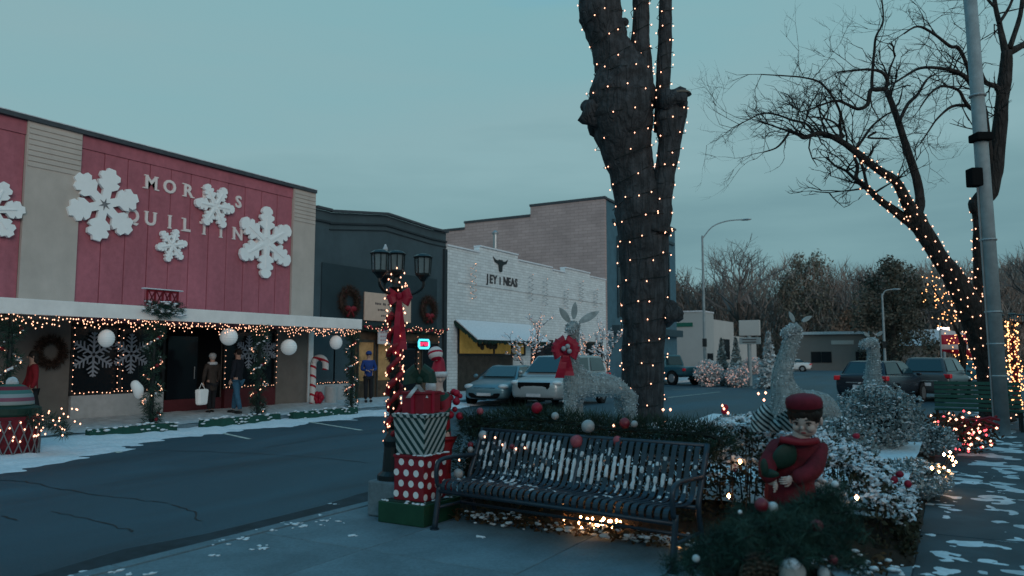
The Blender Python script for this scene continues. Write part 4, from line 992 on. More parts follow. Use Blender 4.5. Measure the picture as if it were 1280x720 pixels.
def leafy_far(px, Y, top_py, hw, matl, label, name='evergreen_tree', n=5200):
    n = int(n * 1.5)
    c = XY(px, 445, Y); c.z = 0; h = XY(px, top_py, Y).z; t = thing(name, label, 'tree', c); MB().tube([c, c + Vector((0, 0, h * .8))], [.4, .1], 6).build('trunk', 'barkfar', t); P = []
    cl = [(rnd(-.8, .8), rnd(-.8, .8), rnd(.15, .95), rnd(.16, .34)) for _ in range(46)]
    for k in range(n):
        a = random.choice(cl); wz = 1 - .55 * a[2] ** 2
        d = Vector((random.gauss(0, 1), random.gauss(0, 1), random.gauss(0, 1))).normalized() * random.random() ** .4 * a[3]
        P.append(c + Vector(((a[0] * wz + d.x) * hw, (a[1] * wz + d.y) * hw, (a[2] + d.z * .55) * h * .93)))
    MB().leaves(P, .20).build('crown', matl, t, kind='stuff')
leafy_far(1118, 100, 322, 5.4, 'evergreenfar', 'dark rounded evergreen left of the lit tree', n=7000)
leafy_far(1010, 120, 306, 5.6, 'olive', 'olive brown leafy tree right of the biggest bare tree', 'leafy_tree', n=4200)
leafy_far(852, 125, 345, 4.5, 'russet', 'russet brown leafy tree behind the grey building', 'leafy_tree', n=3200)
leafy_far(1062, 118, 380, 4.5, 'russet', 'low russet tree above the low building', 'leafy_tree', n=2600)

# ================================================================== UNSEEN SHOP ROW ADDED BEHIND THE CAMERA TO SHADE THE NEAR GROUND
nr_ = thing('added_shade_row', 'plain brick shop row on the near side of the street behind the camera', 'building', (14, -8, 0))
MB().b2(14, 26, -44, 12, -.1, 6.4).build('wall', 'tanbrick', nr_); MB().b2(13.9, 26.1, -44.1, 12.1, 6.403, 6.6).build('coping', 'coping', nr_)
for k in range(7):
    y0 = -42 + k * 7.6; MB().b2(13.95, 13.997, y0, y0 + 5.2, .6, 2.9).build('window', 'glass_dark', nr_); MB().b2(13.9, 13.949, y0 - .2, y0 + 5.4, 2.95, 3.4).build('sign_band', 'slatedark', nr_)

# ================================================================== VEHICLES (front toward local +y)
def car(name, label, loc, rz, p, paint, cat='car', group=None):
    t = thing(name, label, cat, loc, group, local=True, rz=rz); L, W = p['L'], p['W']
    mb = MB(); rings = []
    for y, hw, z0, z1 in p['st']:
        half = [(0, z0), (hw * .86, z0), (hw * .97, z0 + .10), (hw, lerp(z0, z1, .45)), (hw * .985, lerp(z0, z1, .72)), (hw * .93, z1 - .05), (hw * .80, z1), (0, z1 + .025)]
        rings.append([(x, y, z) for x, z in half] + [(-x, y, z) for x, z in half[-2:0:-1]])
    n = len(rings[0]); vs = [v for r in rings for v in r]; fs = [(i * n + j, (i + 1) * n + j, (i + 1) * n + (j + 1) % n, i * n + (j + 1) % n) for i in range(len(rings) - 1) for j in range(n)]
    fs += [tuple(range(n)), tuple(range(len(vs) - 1, len(vs) - n - 1, -1))]
    mb.add(vs, fs); body = mb.build('body', paint, t, smooth=True, sub=2)
    (fb, rb, bw, bz), (ft, rt_, tw, tz) = p['gb'], p['gt']
    Bq = [(-bw, fb, bz), (bw, fb, bz), (bw * 1.02, (fb + rb) / 2, bz), (bw * .94, rb, bz), (-bw * .94, rb, bz), (-bw * 1.02, (fb + rb) / 2, bz)]
    Tq = [(-tw * .94, ft, tz - .03), (tw * .94, ft, tz - .03), (tw, (ft + rt_) / 2, tz), (tw * .92, rt_, tz - .03), (-tw * .92, rt_, tz - .03), (-tw, (ft + rt_) / 2, tz)]
    cab = MB().add([(x, y, z - .08) for x, y, z in Bq] + Tq, [(0, 1, 7, 6), (1, 2, 8, 7), (2, 3, 9, 8), (3, 4, 10, 9), (4, 5, 11, 10), (5, 0, 6, 11), (6, 7, 8, 9, 10, 11), (5, 4, 3, 2, 1, 0)])
    cabin = cab.build('cabin', paint, t, smooth=False, bevel=.05)
    def pane(a, b, c, d, u0, u1, v0, v1, nm='window'):
        a, b, c, d = map(Vector, (a, b, c, d)); bl_ = lambda u, v: (a.lerp(b, u)).lerp(d.lerp(c, u), v); nr = (b - a).cross(d - a).normalized()
        q = [bl_(u0, v0), bl_(u1, v0), bl_(u1, v1), bl_(u0, v1)]; cc = sum(q, Vector()) / 4
        if nr.dot(cc - Vector((0, (fb + rb) / 2, (bz + tz) / 2))) < 0: nr = -nr
        MB().add([v + nr * .004 for v in q] + [v + nr * .014 for v in q], [(0, 1, 2, 3), (7, 6, 5, 4), (0, 4, 5, 1), (1, 5, 6, 2), (2, 6, 7, 3), (3, 7, 4, 0)]).build(nm, 'glass_car', cabin)
    pane(Bq[0], Bq[1], Tq[1], Tq[0], .07, .93, .10, .93, 'windscreen'); pane(Bq[3], Bq[4], Tq[4], Tq[3], .09, .91, .14, .88, 'rear_window')
    for k in ((1, 2, 8, 7), (2, 3, 9, 8), (0, 5, 11, 6), (5, 4, 10, 11)):
        a, b = Bq[k[0]], Bq[k[1]]; c, d = Tq[k[2] - 6], Tq[k[3] - 6]
        pane(a, b, c, d, .10, .95, .14, .86)
    # wheels
    r = p.get('r', .33)
    for sx in (-1, 1):
        for y in p['ax']:
            wx = W / 2 - .10
            MB().lathe([(r + .055, -.02), (r + .055, .09)], (sx * (wx) + (.03 if sx > 0 else -.10), y, r + .01), 22, 'X').build('wheel_arch', 'void', t)
            wh = MB().lathe([(r * .62, 0), (r * .93, 0), (r, .03), (r, .18), (r * .93, .21), (r * .62, .21)], (sx * wx + (-.07 if sx > 0 else -.14), y, r), 22, 'X').build('wheel', 'tyre', t)
            f = MB().lathe([(r * .60, 0), (r * .64, .03), (r * .2, .035)], (sx * wx + (.122 if sx > 0 else -.157), y, r), 14, 'X'); f.build('rim', 'rim', wh)
    yf, yr = p['st'][-1][0], p['st'][0][0]
    fr = p.get('front')
    if fr:
        gw, gz0, gz1, hz, hx = fr
        MB().prism([(-gw * .8, gz0), (gw * .8, gz0), (gw, lerp(gz0, gz1, .5)), (gw, gz1), (-gw, gz1), (-gw, lerp(gz0, gz1, .5))], Matrix(((1, 0, 0, 0), (0, 0, 1, yf - .16), (0, 1, 0, 0), (0, 0, 0, 1))), .14).build('grille', 'void', t, bevel=.02)
        MB().b2(-.26, .26, yf - .02, yf + .015, gz0 - .18 if gz0 > .5 else .38, gz0 - .08 if gz0 > .5 else .48).build('number_plate', 'plate', t)
        if fr[1] > .5: MB().b2(-.7, .7, yf - .14, yf - .02, .30, .38).build('lower_intake', 'void', t, bevel=.02)
        else: MB().prism([(-.42, .66), (.42, .66), (.36, .62), (-.36, .62)], Matrix(((1, 0, 0, 0), (0, 0, 1, yf - .14), (0, 1, 0, 0), (0, 0, 0, 1))), .10).build('upper_grille', 'void', t)
        for s in (-1, 1): MB().ball((s * hx, yf - .22, hz), .22, 12, 8, (.9, .75, .42), Matrix.Rotation(-s * .5, 3, 'Z')).build('headlight', 'headlamp', t, smooth=True)
        for s in (-1, 1): MB().ball((s * (bw + .14), fb - .25, bz + .06), .10, 10, 6, (1, .6, .7)).build('mirror', paint, t, smooth=True)
    rr = p.get('rear')
    if rr:
        tz0, tx = rr
        for s in (-1, 1): MB().box((s * tx, yr + .10, tz0), (.34, .16, .17), -s * .35).build('tail_light', 'taillight', t, bevel=.03)
        MB().b2(-.62, .62, yr - .0, yr + .10, .34, .46).build('bumper', 'black', t, bevel=.02); MB().b2(-.26, .26, yr - .012, yr + .05, .62, .74).build('number_plate', 'plate', t)
        MB().b2(-.5, .5, yr - .005, yr + .06, .80, .84).build('trim', 'chrome', t)
    return t
SEDAN = dict(L=4.5, W=1.8, st=[(-2.25, .66, .38, .86), (-2.15, .80, .25, .99), (-1.4, .89, .2, 1.02), (0, .90, .18, .97), (1.0, .89, .2, .95), (1.65, .87, .22, .87), (2.08, .80, .24, .76), (2.25, .68, .30, .64)],
             gb=(1.1, -1.75, .80, .98), gt=(.25, -1.0, .60, 1.43), ax=(-1.35, 1.38), front=(.60, .30, .48, .70, .66), rear=(.84, .68))
VAN = dict(L=5.0, W=1.98, r=.36, st=[(-2.5, .86, .40, 1.12), (-2.42, .96, .28, 1.2), (-1.5, .99, .24, 1.16), (0, .99, .24, 1.12), (1.3, .98, .24, 1.10), (1.9, .96, .26, 1.04), (2.36, .90, .28, .95), (2.5, .80, .34, .82)],
           gb=(1.62, -2.42, .90, 1.14), gt=(.72, -2.2, .72, 1.80), ax=(-1.5, 1.55), front=(.60, .58, .88, .86, .78), rear=(1.05, .84))
SUV = dict(L=4.7, W=1.92, r=.37, st=[(-2.35, .84, .45, 1.08), (-2.25, .93, .32, 1.14), (-1.4, .96, .28, 1.12), (0, .96, .28, 1.08), (1.2, .95, .28, 1.06), (1.8, .92, .3, 1.0), (2.2, .86, .32, .92), (2.35, .74, .38, .8)],
           gb=(1.3, -2.22, .87, 1.10), gt=(.5, -1.85, .68, 1.72), ax=(-1.38, 1.42), front=(.55, .6, .8, .84, .7), rear=(1.0, .80))
v = G(672, 511, ROADZ); car('parked_van', 'silver minivan with dark grille facing the camera beside the blue sedan', (v.x - .25, v.y + 2.4, ROADZ), rad(180 + 3), VAN, 'carsilver', 'minivan')
v = G(606, 508.5, ROADZ); car('parked_sedan', 'pale blue sedan facing the camera, left of the silver minivan', (v.x - .35, v.y + 2.2, ROADZ), rad(180 + 8), SEDAN, 'carblue')
v = G(1094, 508, ROADZ); car('parked_suv', 'dark blue hatchback seen from behind, right of the deer, red tail lights', (v.x + .10, v.y + 2.4, ROADZ), rad(-14), dict(SUV, gb=(1.2, -2.1, .86, 1.04), gt=(.4, -1.65, .66, 1.60), rear=(.98, .78)), 'cardark', 'car')
v = G(1163, 503, ROADZ); car('parked_suv', 'dark grey sport utility vehicle seen from behind, right of the dark blue car', (v.x + .2, v.y + 2.5, ROADZ), rad(-10), SUV, 'cargrey', 'car')
v = G(1013, 462, ROADZ); car('parked_car', 'small white car far off before the low building', (v.x, 92, ROADZ), rad(95), SEDAN, 'carwhite')
# pickup truck behind the big trunk
PICK = dict(L=5.5, W=1.98, r=.42, st=[(-2.75, .92, .55, 1.10), (-2.7, .97, .5, 1.12), (-1.4, .98, .45, 1.12), (0, .98, .42, 1.12), (1.3, .98, .42, 1.14), (2.0, .96, .42, 1.12), (2.6, .92, .44, 1.05), (2.75, .84, .5, .95)],
            gb=(1.1, -.95, .90, 1.12), gt=(.5, -.75, .74, 1.86), ax=(-1.7, 1.75), front=(.6, .62, .9, .92, .74), rear=(.95, .86))
v = G(848, 480, ROADZ); car('pickup_truck', 'teal pickup truck half hidden behind the big light wrapped trunk', (v.x - .8, v.y - .3, ROADZ), rad(62), PICK, 'carteal', 'pickup')
v = G(1206, 480, ROADZ); car('parked_car', 'blue car far behind the lit tree stem', (v.x, v.y + 4, ROADZ), rad(80), SEDAN, 'carteal')

# ================================================================== PEOPLE
def hand_fingers(mb, wrist, d, side, s=1., curl=.5, thumb=Vector((0, 0, 1))):
    """five bent fingers growing out of a palm; d: hand direction, side: across the knuckles"""
    d = d.normalized(); side = (side - d * side.dot(d)).normalized(); nrm = d.cross(side).normalized()
    mb.ball(wrist + d * .045 * s, .045 * s, 10, 6, (1, 1, 1), Matrix((side * .95, nrm * .48, d * 1.05)).transposed())
    for i, (o, l) in enumerate(((-.030, .065), (-.010, .078), (.010, .072), (.029, .055))):
        b = wrist + d * .082 * s + side * o * s; k = b + (d * math.cos(curl * .6) + nrm * math.sin(curl * .6)) * l * .5 * s; e_ = k + (d * math.cos(curl * 1.7) + nrm * math.sin(curl * 1.7)) * l * .5 * s
        mb.tube([b - d * .02 * s, b, k, e_], [.0095 * s, .0095 * s, .0085 * s, .006 * s], 6)
    b = wrist + d * .03 * s - side * .036 * s; k = b + (d * .6 - side * .6 + nrm * .3).normalized() * .035 * s; e_ = k + (d * .9 - side * .1 + nrm * .5).normalized() * .032 * s
    mb.tube([b + side * .015 * s, b, k, e_], [.013 * s, .012 * s, .010 * s, .007 * s], 6)
def person(label, loc, rz, hgt, coat, legs, head=dict(hair='hair'), arms=None, step=.12, lean=0., coat_len=.80, skinm='skin', name='person', cat='person', shoes='black', group=None):
    t = thing(name, label, cat, loc, group, local=True, rz=rz); s = hgt / 1.75
    V = lambda x, y, z: (x * s, y * s, z * s); ly = lean
    sh = 1.42; A = arms or {1: ((.25, .03, 1.14), (.24, .14, .92)), -1: ((-.25, -.02, 1.14), (-.24, .06, .90))}
    def nd(pts): return [(*V(*p[:3]), p[3] * s, (p[4] if len(p) > 4 else p[3]) * s) for p in pts]
    # the body, one surface
    base = [(0, 0, .93, .12, .10), (0, ly * .5, 1.12, .12, .095), (0, ly, 1.34, .14, .10), (0, ly * 1.05, 1.47, .058), (0, ly * 1.15 + .01, 1.55, .062), (0, ly * 1.2 + .015, 1.62, .082, .092), (0, ly * 1.2 + .01, 1.70, .066, .074)]
    ed = [(0, 1), (1, 2), (2, 3), (3, 4), (4, 5), (5, 6)]; pts = list(base)
    for k in (1, -1):
        e_, h_ = A[k]; i = len(pts); pts += [(k * .17, ly, sh - .02, .055), (*e_, .042), (*h_, .028)]; ed += [(2, i), (i, i + 1), (i + 1, i + 2)]
        j = len(pts); f = step * (k); pts += [(k * .09, 0, .86, .085), (k * .095, f * .6 + .03, .48, .058), (k * .095, f, .09, .040)]; ed += [(0, j), (j, j + 1), (j + 1, j + 2)]
    m = mesh_into(MB(), skin(nd(pts), ed, 2))
    for k in (1, -1):
        e_, h_ = Vector(A[k][0]), Vector(A[k][1]); hand_fingers(m, h_ * s, (h_ - e_), Vector((0, 1, 0)), s, .5)
    hc = Vector((0, ly * 1.2 + .02, 1.63)) * s
    m.ball(hc + Vector((0, .098, -.012)) * s, .016 * s, 8, 6, (.8, 1.1, 1.3))
    for k in (1, -1): m.ball(hc + Vector((k * .083, -.005, -.005)) * s, .022 * s, 8, 6, (.4, .8, 1.2))
    body = m.build('body', skinm, t, smooth=True)
    ey = MB()
    for k in (1, -1): ey.ball(hc + Vector((k * .032, .080, .012)) * s, .012 * s, 8, 6)
    ey.build('eyes', 'eye', t, smooth=True, kind='stuff') if False else [MB().ball(hc + Vector((k * .032, .082, .012)) * s, .011 * s, 8, 6).build('eye', 'eye', t, smooth=True) for k in (1, -1)]
    MB().ball(hc + Vector((0, .086, -.048)) * s, .02 * s, 8, 6, (1, .4, .35)).build('mouth', 'lip', t, smooth=True)
    # clothes
    cpts = [(0, 0, coat_len, .165, .13), (0, ly * .3, 1.0, .155, .125), (0, ly * .6, 1.16, .15, .12), (0, ly, 1.34, .165, .125), (0, ly * 1.03, 1.455, .075)]; ce = [(0, 1), (1, 2), (2, 3), (3, 4)]
    for k in (1, -1):
        e_, h_ = A[k]; i = len(cpts); hv = Vector(e_).lerp(Vector(h_), .93); cpts += [(k * .18, ly, sh - .02, .078), (*e_, .062), (*hv, .048)]; ce += [(3, i), (i, i + 1), (i + 1, i + 2)]
    me = skin(nd(cpts), ce, 2); me.materials.append(MATS[coat]); link('coat', me, t)
    tp = [(0, 0, .92, .135, .11)]; te = []
    for k in (1, -1): i = len(tp); f = step * k; tp += [(k * .09, 0, .84, .098), (k * .098, f * .6 + .03, .48, .075), (k * .098, f - .005, .10, .062)]; te += [(0, i), (i, i + 1), (i + 1, i + 2)]
    me = skin(nd(tp), te, 2); me.materials.append(MATS[legs]); link('trousers', me, t)
    for k in (1, -1): MB().ball(Vector((k * .098, step * k + .06, .045)) * s, .10 * s, 10, 7, (.5, 1.35, .45)).build('shoe', shoes, t, smooth=True)
    if 'hair' in head: MB().ball(hc + Vector((0, -.02, .035)) * s, .102 * s, 14, 9, (.93, 1.0, .98), lump=.12, ls=18).build('hair', head['hair'], t, smooth=True)
    if 'long' in head: MB().ball(hc + Vector((0, -.06, -.05)) * s, .10 * s, 12, 8, (.95, .6, 1.3), lump=.1, ls=14).build('back_hair', head['long'], t, smooth=True)
    if 'hat' in head:
        MB().lathe([(.104 * s, .0), (.108 * s, .03 * s), (.098 * s, .075 * s), (.06 * s, .115 * s), (.01 * s, .125 * s)], hc + Vector((0, -.012, .03)) * s, 18).build('hat', head['hat'], t, smooth=True)
    return t
def face(dx, dy): return math.atan2(-dx, dy)
def on_walk(px, X): return (X, fy(px, X), walkz(X))
person('person in red coat and dark trousers walking near the left edge', on_walk(42, -17.3), face(-.3, -1), 1.68, 'redcoat', 'trousers', dict(hair='hair', long='hair'), step=.2, coat_len=.72, group='people on the far pavement')
pw = person('person in brown coat with pale cap and scarf at the doorway', on_walk(266, -17.7), face(-1, .2), 1.62, 'coatbrown', 'trousers', dict(hair='hairgrey', hat='frost'), coat_len=.62, step=.08, group='people on the far pavement')
MB().tube([Vector((.10 * math.cos(a) * .93, .10 * math.sin(a) * .93, 1.36)) for a in np.linspace(0, 2 * math.pi, 15)[:-1]], .045, 8, closed=True).build('scarf', 'dirtysnow', pw, smooth=True)
person('person in dark jacket and blue jeans seen from behind by the shop', on_walk(298, -17.2), face(-.9, -.3), 1.78, 'coatdark', 'jeans', dict(hair='hair'), step=.16, coat_len=.78, group='people on the far pavement')
person('person in bright blue jacket before the dark gabled shop', on_walk(461, -17.4), face(.8, -.6), 1.72, 'coatblue', 'trousers', dict(hair='hair', hat='coatblue'), step=.05, group='people on the far pavement', arms={1: ((.25, .02, 1.14), (.10, .22, 1.10)), -1: ((-.25, .02, 1.14), (-.10, .22, 1.12))})
bp = Vector(on_walk(254, -17.45)); t = thing('carrier_bag', 'white carrier bag held low by the person in the brown coat', 'bag', bp + Vector((0, 0, .28)))
MB().box(bp + Vector((0, 0, .48)), (.18, .38, .42), rz=.2, taper=.85).build('sack', 'globe', t, bevel=.05); MB().tube([bp + Vector((0, -.1, .68)), bp + Vector((-.02, 0, .85)), bp + Vector((0, .1, .68))], .008, 5).build('handle', 'globe', t)

# ================================================================== SMALL LIT TREES ON THE FAR SIDE
def small_lit_tree(px, Xp, hgt, label, seed, snowy=.5, n=60):
    random.seed(seed); p = Vector((Xp, fy(px, Xp), walkz(Xp) if Xp < FKERB else ROADZ)); t = thing('small_tree', label, 'tree', p, 'small bare trees before the white shop'); tr = MB(); br = MB(); sn = MB(); bl = MB()
    def grow(q, d, L, r, k):
        e_ = q + d * L; mid = q.lerp(e_, .5) + Vector((random.gauss(0, .04), random.gauss(0, .04), random.gauss(0, .03))) * L * 2
        (tr if k == 4 else br).tube([q, mid, e_], [r, r * .8, r * .6], 5, cap=False)
        for _ in range(max(1, int(L * 14))):
            if k < 4:
                f = q.lerp(e_, random.random()); sn.ball(f + Vector((0, 0, r * .8)), rnd(.03, .06), 6, 4, (1.4, 1.4, .6)) if random.random() < snowy else 0
            if random.random() < (.9 if k >= 3 else .35): bl.octa(q.lerp(e_, random.random()) + Vector((r, rnd(-r, r), rnd(-r, r))), .014)
        if k:
            for c_ in range(3 if k > 1 else 2):
                nd = (d + Vector((random.gauss(0, .5), random.gauss(0, .5), rnd(-.1, .3)))).normalized(); grow(e_ if c_ < 2 else mid, nd, L * rnd(.6, .85), r * .6, k - 1)
    grow(p, Vector((0, 0, 1)), hgt * .34, .075, 4)
    tr.build('trunk', 'bark2', t, smooth=True); br.build('branches', 'bark2', t); sn.build('snow', 'snow', t, kind='stuff', smooth=True); bl.build('bulbs', 'bulbpeach', t, kind='stuff')
small_lit_tree(664, -16.7, 3.7, 'small bare tree with snow and lights before the awning end', 3)
small_lit_tree(757, -16.6, 3.9, 'snow covered small tree beside the brick building corner', 8, .9)
small_lit_tree(735, -16.9, 3.0, 'small bare tree with reddish lights behind the deer ears', 14, .5)
# frosted conifers and pink lit bushes on the far corner
def conifer(px, py, hpx, wpx, label, leaf='frostgreen', seed=0, group='frosted conifers at the far corner', name='frosted_conifer', bulbs=None):
    random.seed(seed); np.random.seed(seed); p = G(px, py, ROADZ); s = (p - Vector(C0)).dot(Vector(FW)) / F; h = hpx * s; wd = wpx * s; t = thing(name, label, 'tree', p, group)
    MB().tube([p, p + Vector((0, 0, h * .95))], [wd * .08, .02], 6).build('trunk', 'bark2', t); P = []
    for k in range(1500):
        u = random.random() ** 1.2; lay = 1 - .35 * ((u * 7) % 1); r = wd * .5 * (1 - u) * lay * math.sqrt(rnd(.15, 1)); a = rnd(0, 6.28); P.append(p + Vector((r * math.cos(a), r * math.sin(a), h * (.08 + .92 * u) - r * .25)))
    MB().leaves(P, h * .045).build('foliage', leaf, t, kind='stuff')
    if bulbs:
        m = MB()
        for q in random.sample(P, 150): m.octa(q, .05)
        m.build('bulbs', bulbs, t, kind='stuff')
conifer(903, 482, 58, 30, 'frosted conifer left of the two before the grey building', seed=1); conifer(921, 483, 60, 30, 'frosted conifer right of the two before the grey building', seed=2)
conifer(962, 486, 70, 40, 'snowy conifer left of the standing deer neck', seed=3, leaf='frost')
def pink_bush(px, py, r_px, label, seed):
    random.seed(seed); np.random.seed(seed); p = G(px, py, ROADZ); s = (p - Vector(C0)).dot(Vector(FW)) / F; R = r_px * s; t = thing('lit_bush', label, 'bush', p, 'pink lit bushes at the far corner'); P = []; m = MB(); st = MB()
    for k in range(14): a = rnd(0, 6.28); st.tube([p, p + Vector((R * .6 * math.cos(a), R * .6 * math.sin(a), R * rnd(.9, 1.6)))], [.04, .01], 4)
    for k in range(1500):
        d = Vector((random.gauss(0, 1), random.gauss(0, 1), random.gauss(0, 1))).normalized() * (rnd(.5, 1.0) + .15 * mnoise.noise(Vector((k, 0, 0)))); P.append(p + Vector((d.x * R, d.y * R, R * .85 + d.z * R * .9)))
    for q in random.sample(P, 170): m.octa(q, .04)
    st.build('stems', 'bark2', t); MB().leaves(P, R * .10).build('foliage', 'frost', t, kind='stuff'); m.build('bulbs', 'bulbfar', t, kind='stuff')
emitter('bulbfar', (1.0, .60, .52), .55)
pink_bush(886, 483, 19, 'round pinkish lit bush left of the frosted conifers', 1); pink_bush(922, 484, 16, 'round pinkish lit bush below the right frosted conifer', 2); pink_bush(941, 468, 13, 'small pinkish lit bush below the box sign', 3)
random.seed(31); np.random.seed(31)
# lit red and white flag on a pole, far right
b = XY(1178, 470, 48); b.z = ROADZ; t = thing('flag', 'red and white striped flag hanging by the lit tree stem', 'flag', b); zt_ = XY(1178, 408, 48).z
MB().tube([b, (b.x, b.y, zt_ + .2)], .04, 6).build('pole', 'polegrey', t); stripes('flagcloth', [(.30, .01, .03), (.30, .01, .03), (.5, .45, .45)], 2, 1.25)
vs = []; fs = []
for i in range(8):
    for j in range(2): vs.append((b.x + RT[0] * i * .24, b.y + RT[1] * i * .24 + .1 * math.sin(i * 1.3), zt_ - .1 - j * 1.25 - i * .05))
mb = MB().add(vs, [(2 * i, 2 * i + 1, 2 * i + 3, 2 * i + 2) for i in range(7)]); o = mb.build('cloth', 'flagcloth', t, smooth=True); md = o.modifiers.new('s', 'SOLIDIFY'); md.thickness = .02
b = XY(1179, 411, 60); t = thing('area_light', 'bright white lamp glowing left of the lit tree', 'street light', (b.x, b.y, ROADZ)); MB().tube([(b.x, b.y, ROADZ), (b.x, b.y, b.z)], .08, 8).build('pole', 'polegrey', t); MB().box((b.x, b.y - .3, b.z), (.7, .3, .14)).build('lamp_head', 'streetglow', t)

# ================================================================== PLANTED BED
BED = .32
bed = MB(); bv = []; nx, ny = 26, 60
for i in range(nx):
    for j in range(ny):
        x = lerp(-4.95, -.30, i / (nx - 1)); y = lerp(6.75, 17.9, j / (ny - 1)); ed_ = min(i, nx - 1 - i, j, ny - 1 - j) / 2.5; bv.append((x, y, -.03 + min(1, ed_) * BED + .04 * mnoise.noise(Vector((x * 2, y * 2, 0)))))
bed.add(bv, [(i * ny + j, (i + 1) * ny + j, (i + 1) * ny + j + 1, i * ny + j + 1) for i in range(nx - 1) for j in range(ny - 1)]); structure(bed.build('planting_bed', 'soil', smooth=True))
s4 = snow_sheet('bed_snow', lambda x, y: .42 - .3 * seg(8.6, 7.4, y), -4.8, -.4, 7.2, 17.7, .12, .06, lambda x, y: BED - .015, thr=.1)
s4['label'] = 'snow lying inside the planted bed round the tree foot'; s4['category'] = 'snow'

# ---- the big light wrapped trunk
ZT = 11.0; pxm = ZT / F
def limb(defs, Z=ZT, dz=None):
    pts = [at(x, y, Z + (dz[i] if dz else 0)) for i, (x, y, r) in enumerate(defs)]; rr = [d[2] * pxm for d in defs]; P = smooth_path(pts, 6); R = []
    for i in range(len(rr) - 1):
        for j in range(6): R.append(lerp(rr[i], rr[i + 1], j / 6))
    return P, R + [rr[-1]]
main = limb([(803, 578, 40), (803, 545, 29), (804, 520, 25), (805, 440, 26.5), (805, 340, 29), (802, 262, 33), (790, 217, 27), (781, 180, 33), (776, 144, 42), (778, 119, 40), (780, 92, 34), (781, 70, 26)])
lft = limb([(780, 108, 33), (772, 80, 28), (762, 54, 24), (753, 22, 26), (749, -10, 25), (741, -70, 24), (732, -150, 22)])
mid_ = limb([(792, 125, 26), (798, 90, 18), (800, 54, 12.5), (801, 22, 10.5), (802, -40, 10), (804, -140, 9)])
rgt = limb([(818, 290, 20), (824, 252, 15), (831, 217, 13), (837, 180, 14.5), (838, 150, 18), (843, 132, 17), (849, 122, 13)], ZT - .15)
thn = limb([(826, 165, 9), (828, 120, 9), (830, 83, 9), (831, 54, 9), (832, 0, 8), (835, -140, 7)], ZT - .05)
tree = thing('pollarded_tree', 'thick dark pollarded trunk wrapped in lights rising behind the bench', 'tree', at(803, 565, ZT))
m = MB(); m.tube(*main, 28, lump=.16, ls=3.2); m.tube(*lft, 22, lump=.16, ls=3.5); m.tube(*mid_, 14, lump=.12, ls=4); m.tube(*rgt, 18, lump=.16, ls=4); m.tube(*thn, 12, lump=.12, ls=4)
for x, y, r, d in ((740, 143, 16, -.1), (748, 158, 14, .1), (846, 124, 15, -.25), (838, 128, 17, -.2), (838, 392, 15, -.1), (733, 134, 9, 0), (728, 26, 5, 0), (781, 28, 5, -.1)):
    m.ball(at(x, y, ZT + d), r * pxm, 12, 8, lump=.45, ls=7)
m.build('trunk', 'bark', tree, smooth=True)
m = MB(); c = at(850, 119, ZT - .25)
m.lathe([(.15, 0), (.13, .035), (.02, .04)], c, 14, sx=1.1); m.build('cut_stub', 'cutwood', tree)
def spiral(P, R, pitch, step, off=.02, ph=0., z0=None):
    """a cord wound round a limb: dense path and bulbs at even spacing"""
    path = []; a = ph; acc = 0
    for i in range(len(P) - 1):
        L = (P[i + 1] - P[i]).length; t = (P[i + 1] - P[i]).normalized(); u = t.cross(Vector((0, 1, .01))).normalized(); v = t.cross(u); n = max(1, int(L / .02))
        for k in range(n):
            f = k / n; r = lerp(R[i], R[i + 1], f) * 1.06 + off; a += L / n / pitch * 2 * math.pi; path.append(P[i].lerp(P[i + 1], f) + u * r * math.cos(a) + v * r * math.sin(a) + Vector((0, 0, .02 * math.sin(a * 3.3))))
    bl = []; acc = rnd(0, step)
    for p, q in zip(path, path[1:]):
        acc += (q - p).length
        if acc > step: acc = rnd(-.55, .45) * step; bl.append(q + Vector((0, 0, rnd(-.045, .045))))
    return path[::2], bl
random.seed(3)
W_ = []; B_ = []
for (P, R), pitch, stp in ((main, .30, .21), (lft, .30, .22), (mid_, .34, .26), (rgt, .23, .17), (thn, .21, .20)):
    a, b = spiral(P[4:] if P is main[0] else P, R[4:] if R is main[1] else R, pitch, stp, ph=rnd(0, 6)); W_.append(a); B_ += b
string_lights('tree_lights', 'string of small warm lights wound round the thick pollarded trunk', W_, B_, 'bulb', .0098, .005)

# ---- right hand tree: two stems, traced limbs and grown twigs
ZR = 18.8; pr = ZR / F
def limbR(defs, dz=0.):
    pts = [at(x, y, ZR + dz * i / max(1, len(defs) - 1)) for i, (x, y, r) in enumerate(defs)]; P = smooth_path(pts, 4); rr = [d[2] * pr for d in defs]; R = []
    for i in range(len(rr) - 1):
        for j in range(4): R.append(lerp(rr[i], rr[i + 1], j / 4))
    return P, R + [rr[-1]]
T1 = limbR([(1246, 525, 21), (1243, 500, 17), (1238, 460, 16), (1228, 420, 18), (1213, 385, 16), (1192, 346, 12), (1172, 318, 10), (1152, 285, 10.5), (1142, 266, 10)])
T2 = limbR([(1226, 415, 12), (1226, 362, 8.5), (1225, 310, 8), (1225, 275, 8), (1226, 252, 11), (1236, 240, 10), (1243, 215, 9.5), (1248, 175, 8.5), (1253, 125, 7.5), (1258, 80, 7), (1258, 64, 6)])
A1 = limbR([(1142, 268, 8), (1132, 250, 6.5), (1120, 227, 5), (1106, 217, 5), (1095, 210, 4.2), (1070, 190, 4), (1055, 179, 3.4), (1036, 169, 3), (1021, 167, 2.8), (1006, 172, 2.4), (998, 168, 2), (987, 164, 1.8)], -1.0)
A2 = limbR([(1146, 268, 6), (1150, 252, 5.5), (1145, 222, 5), (1132, 182, 4.4), (1122, 150, 3.8), (1113, 125, 3.4), (1107, 111, 3.2)], .8)
A3 = limbR([(1146, 285, 6), (1132, 274, 5.5), (1118, 263, 5), (1100, 250, 4), (1084, 235, 3.5), (1069, 224, 3)], .4)
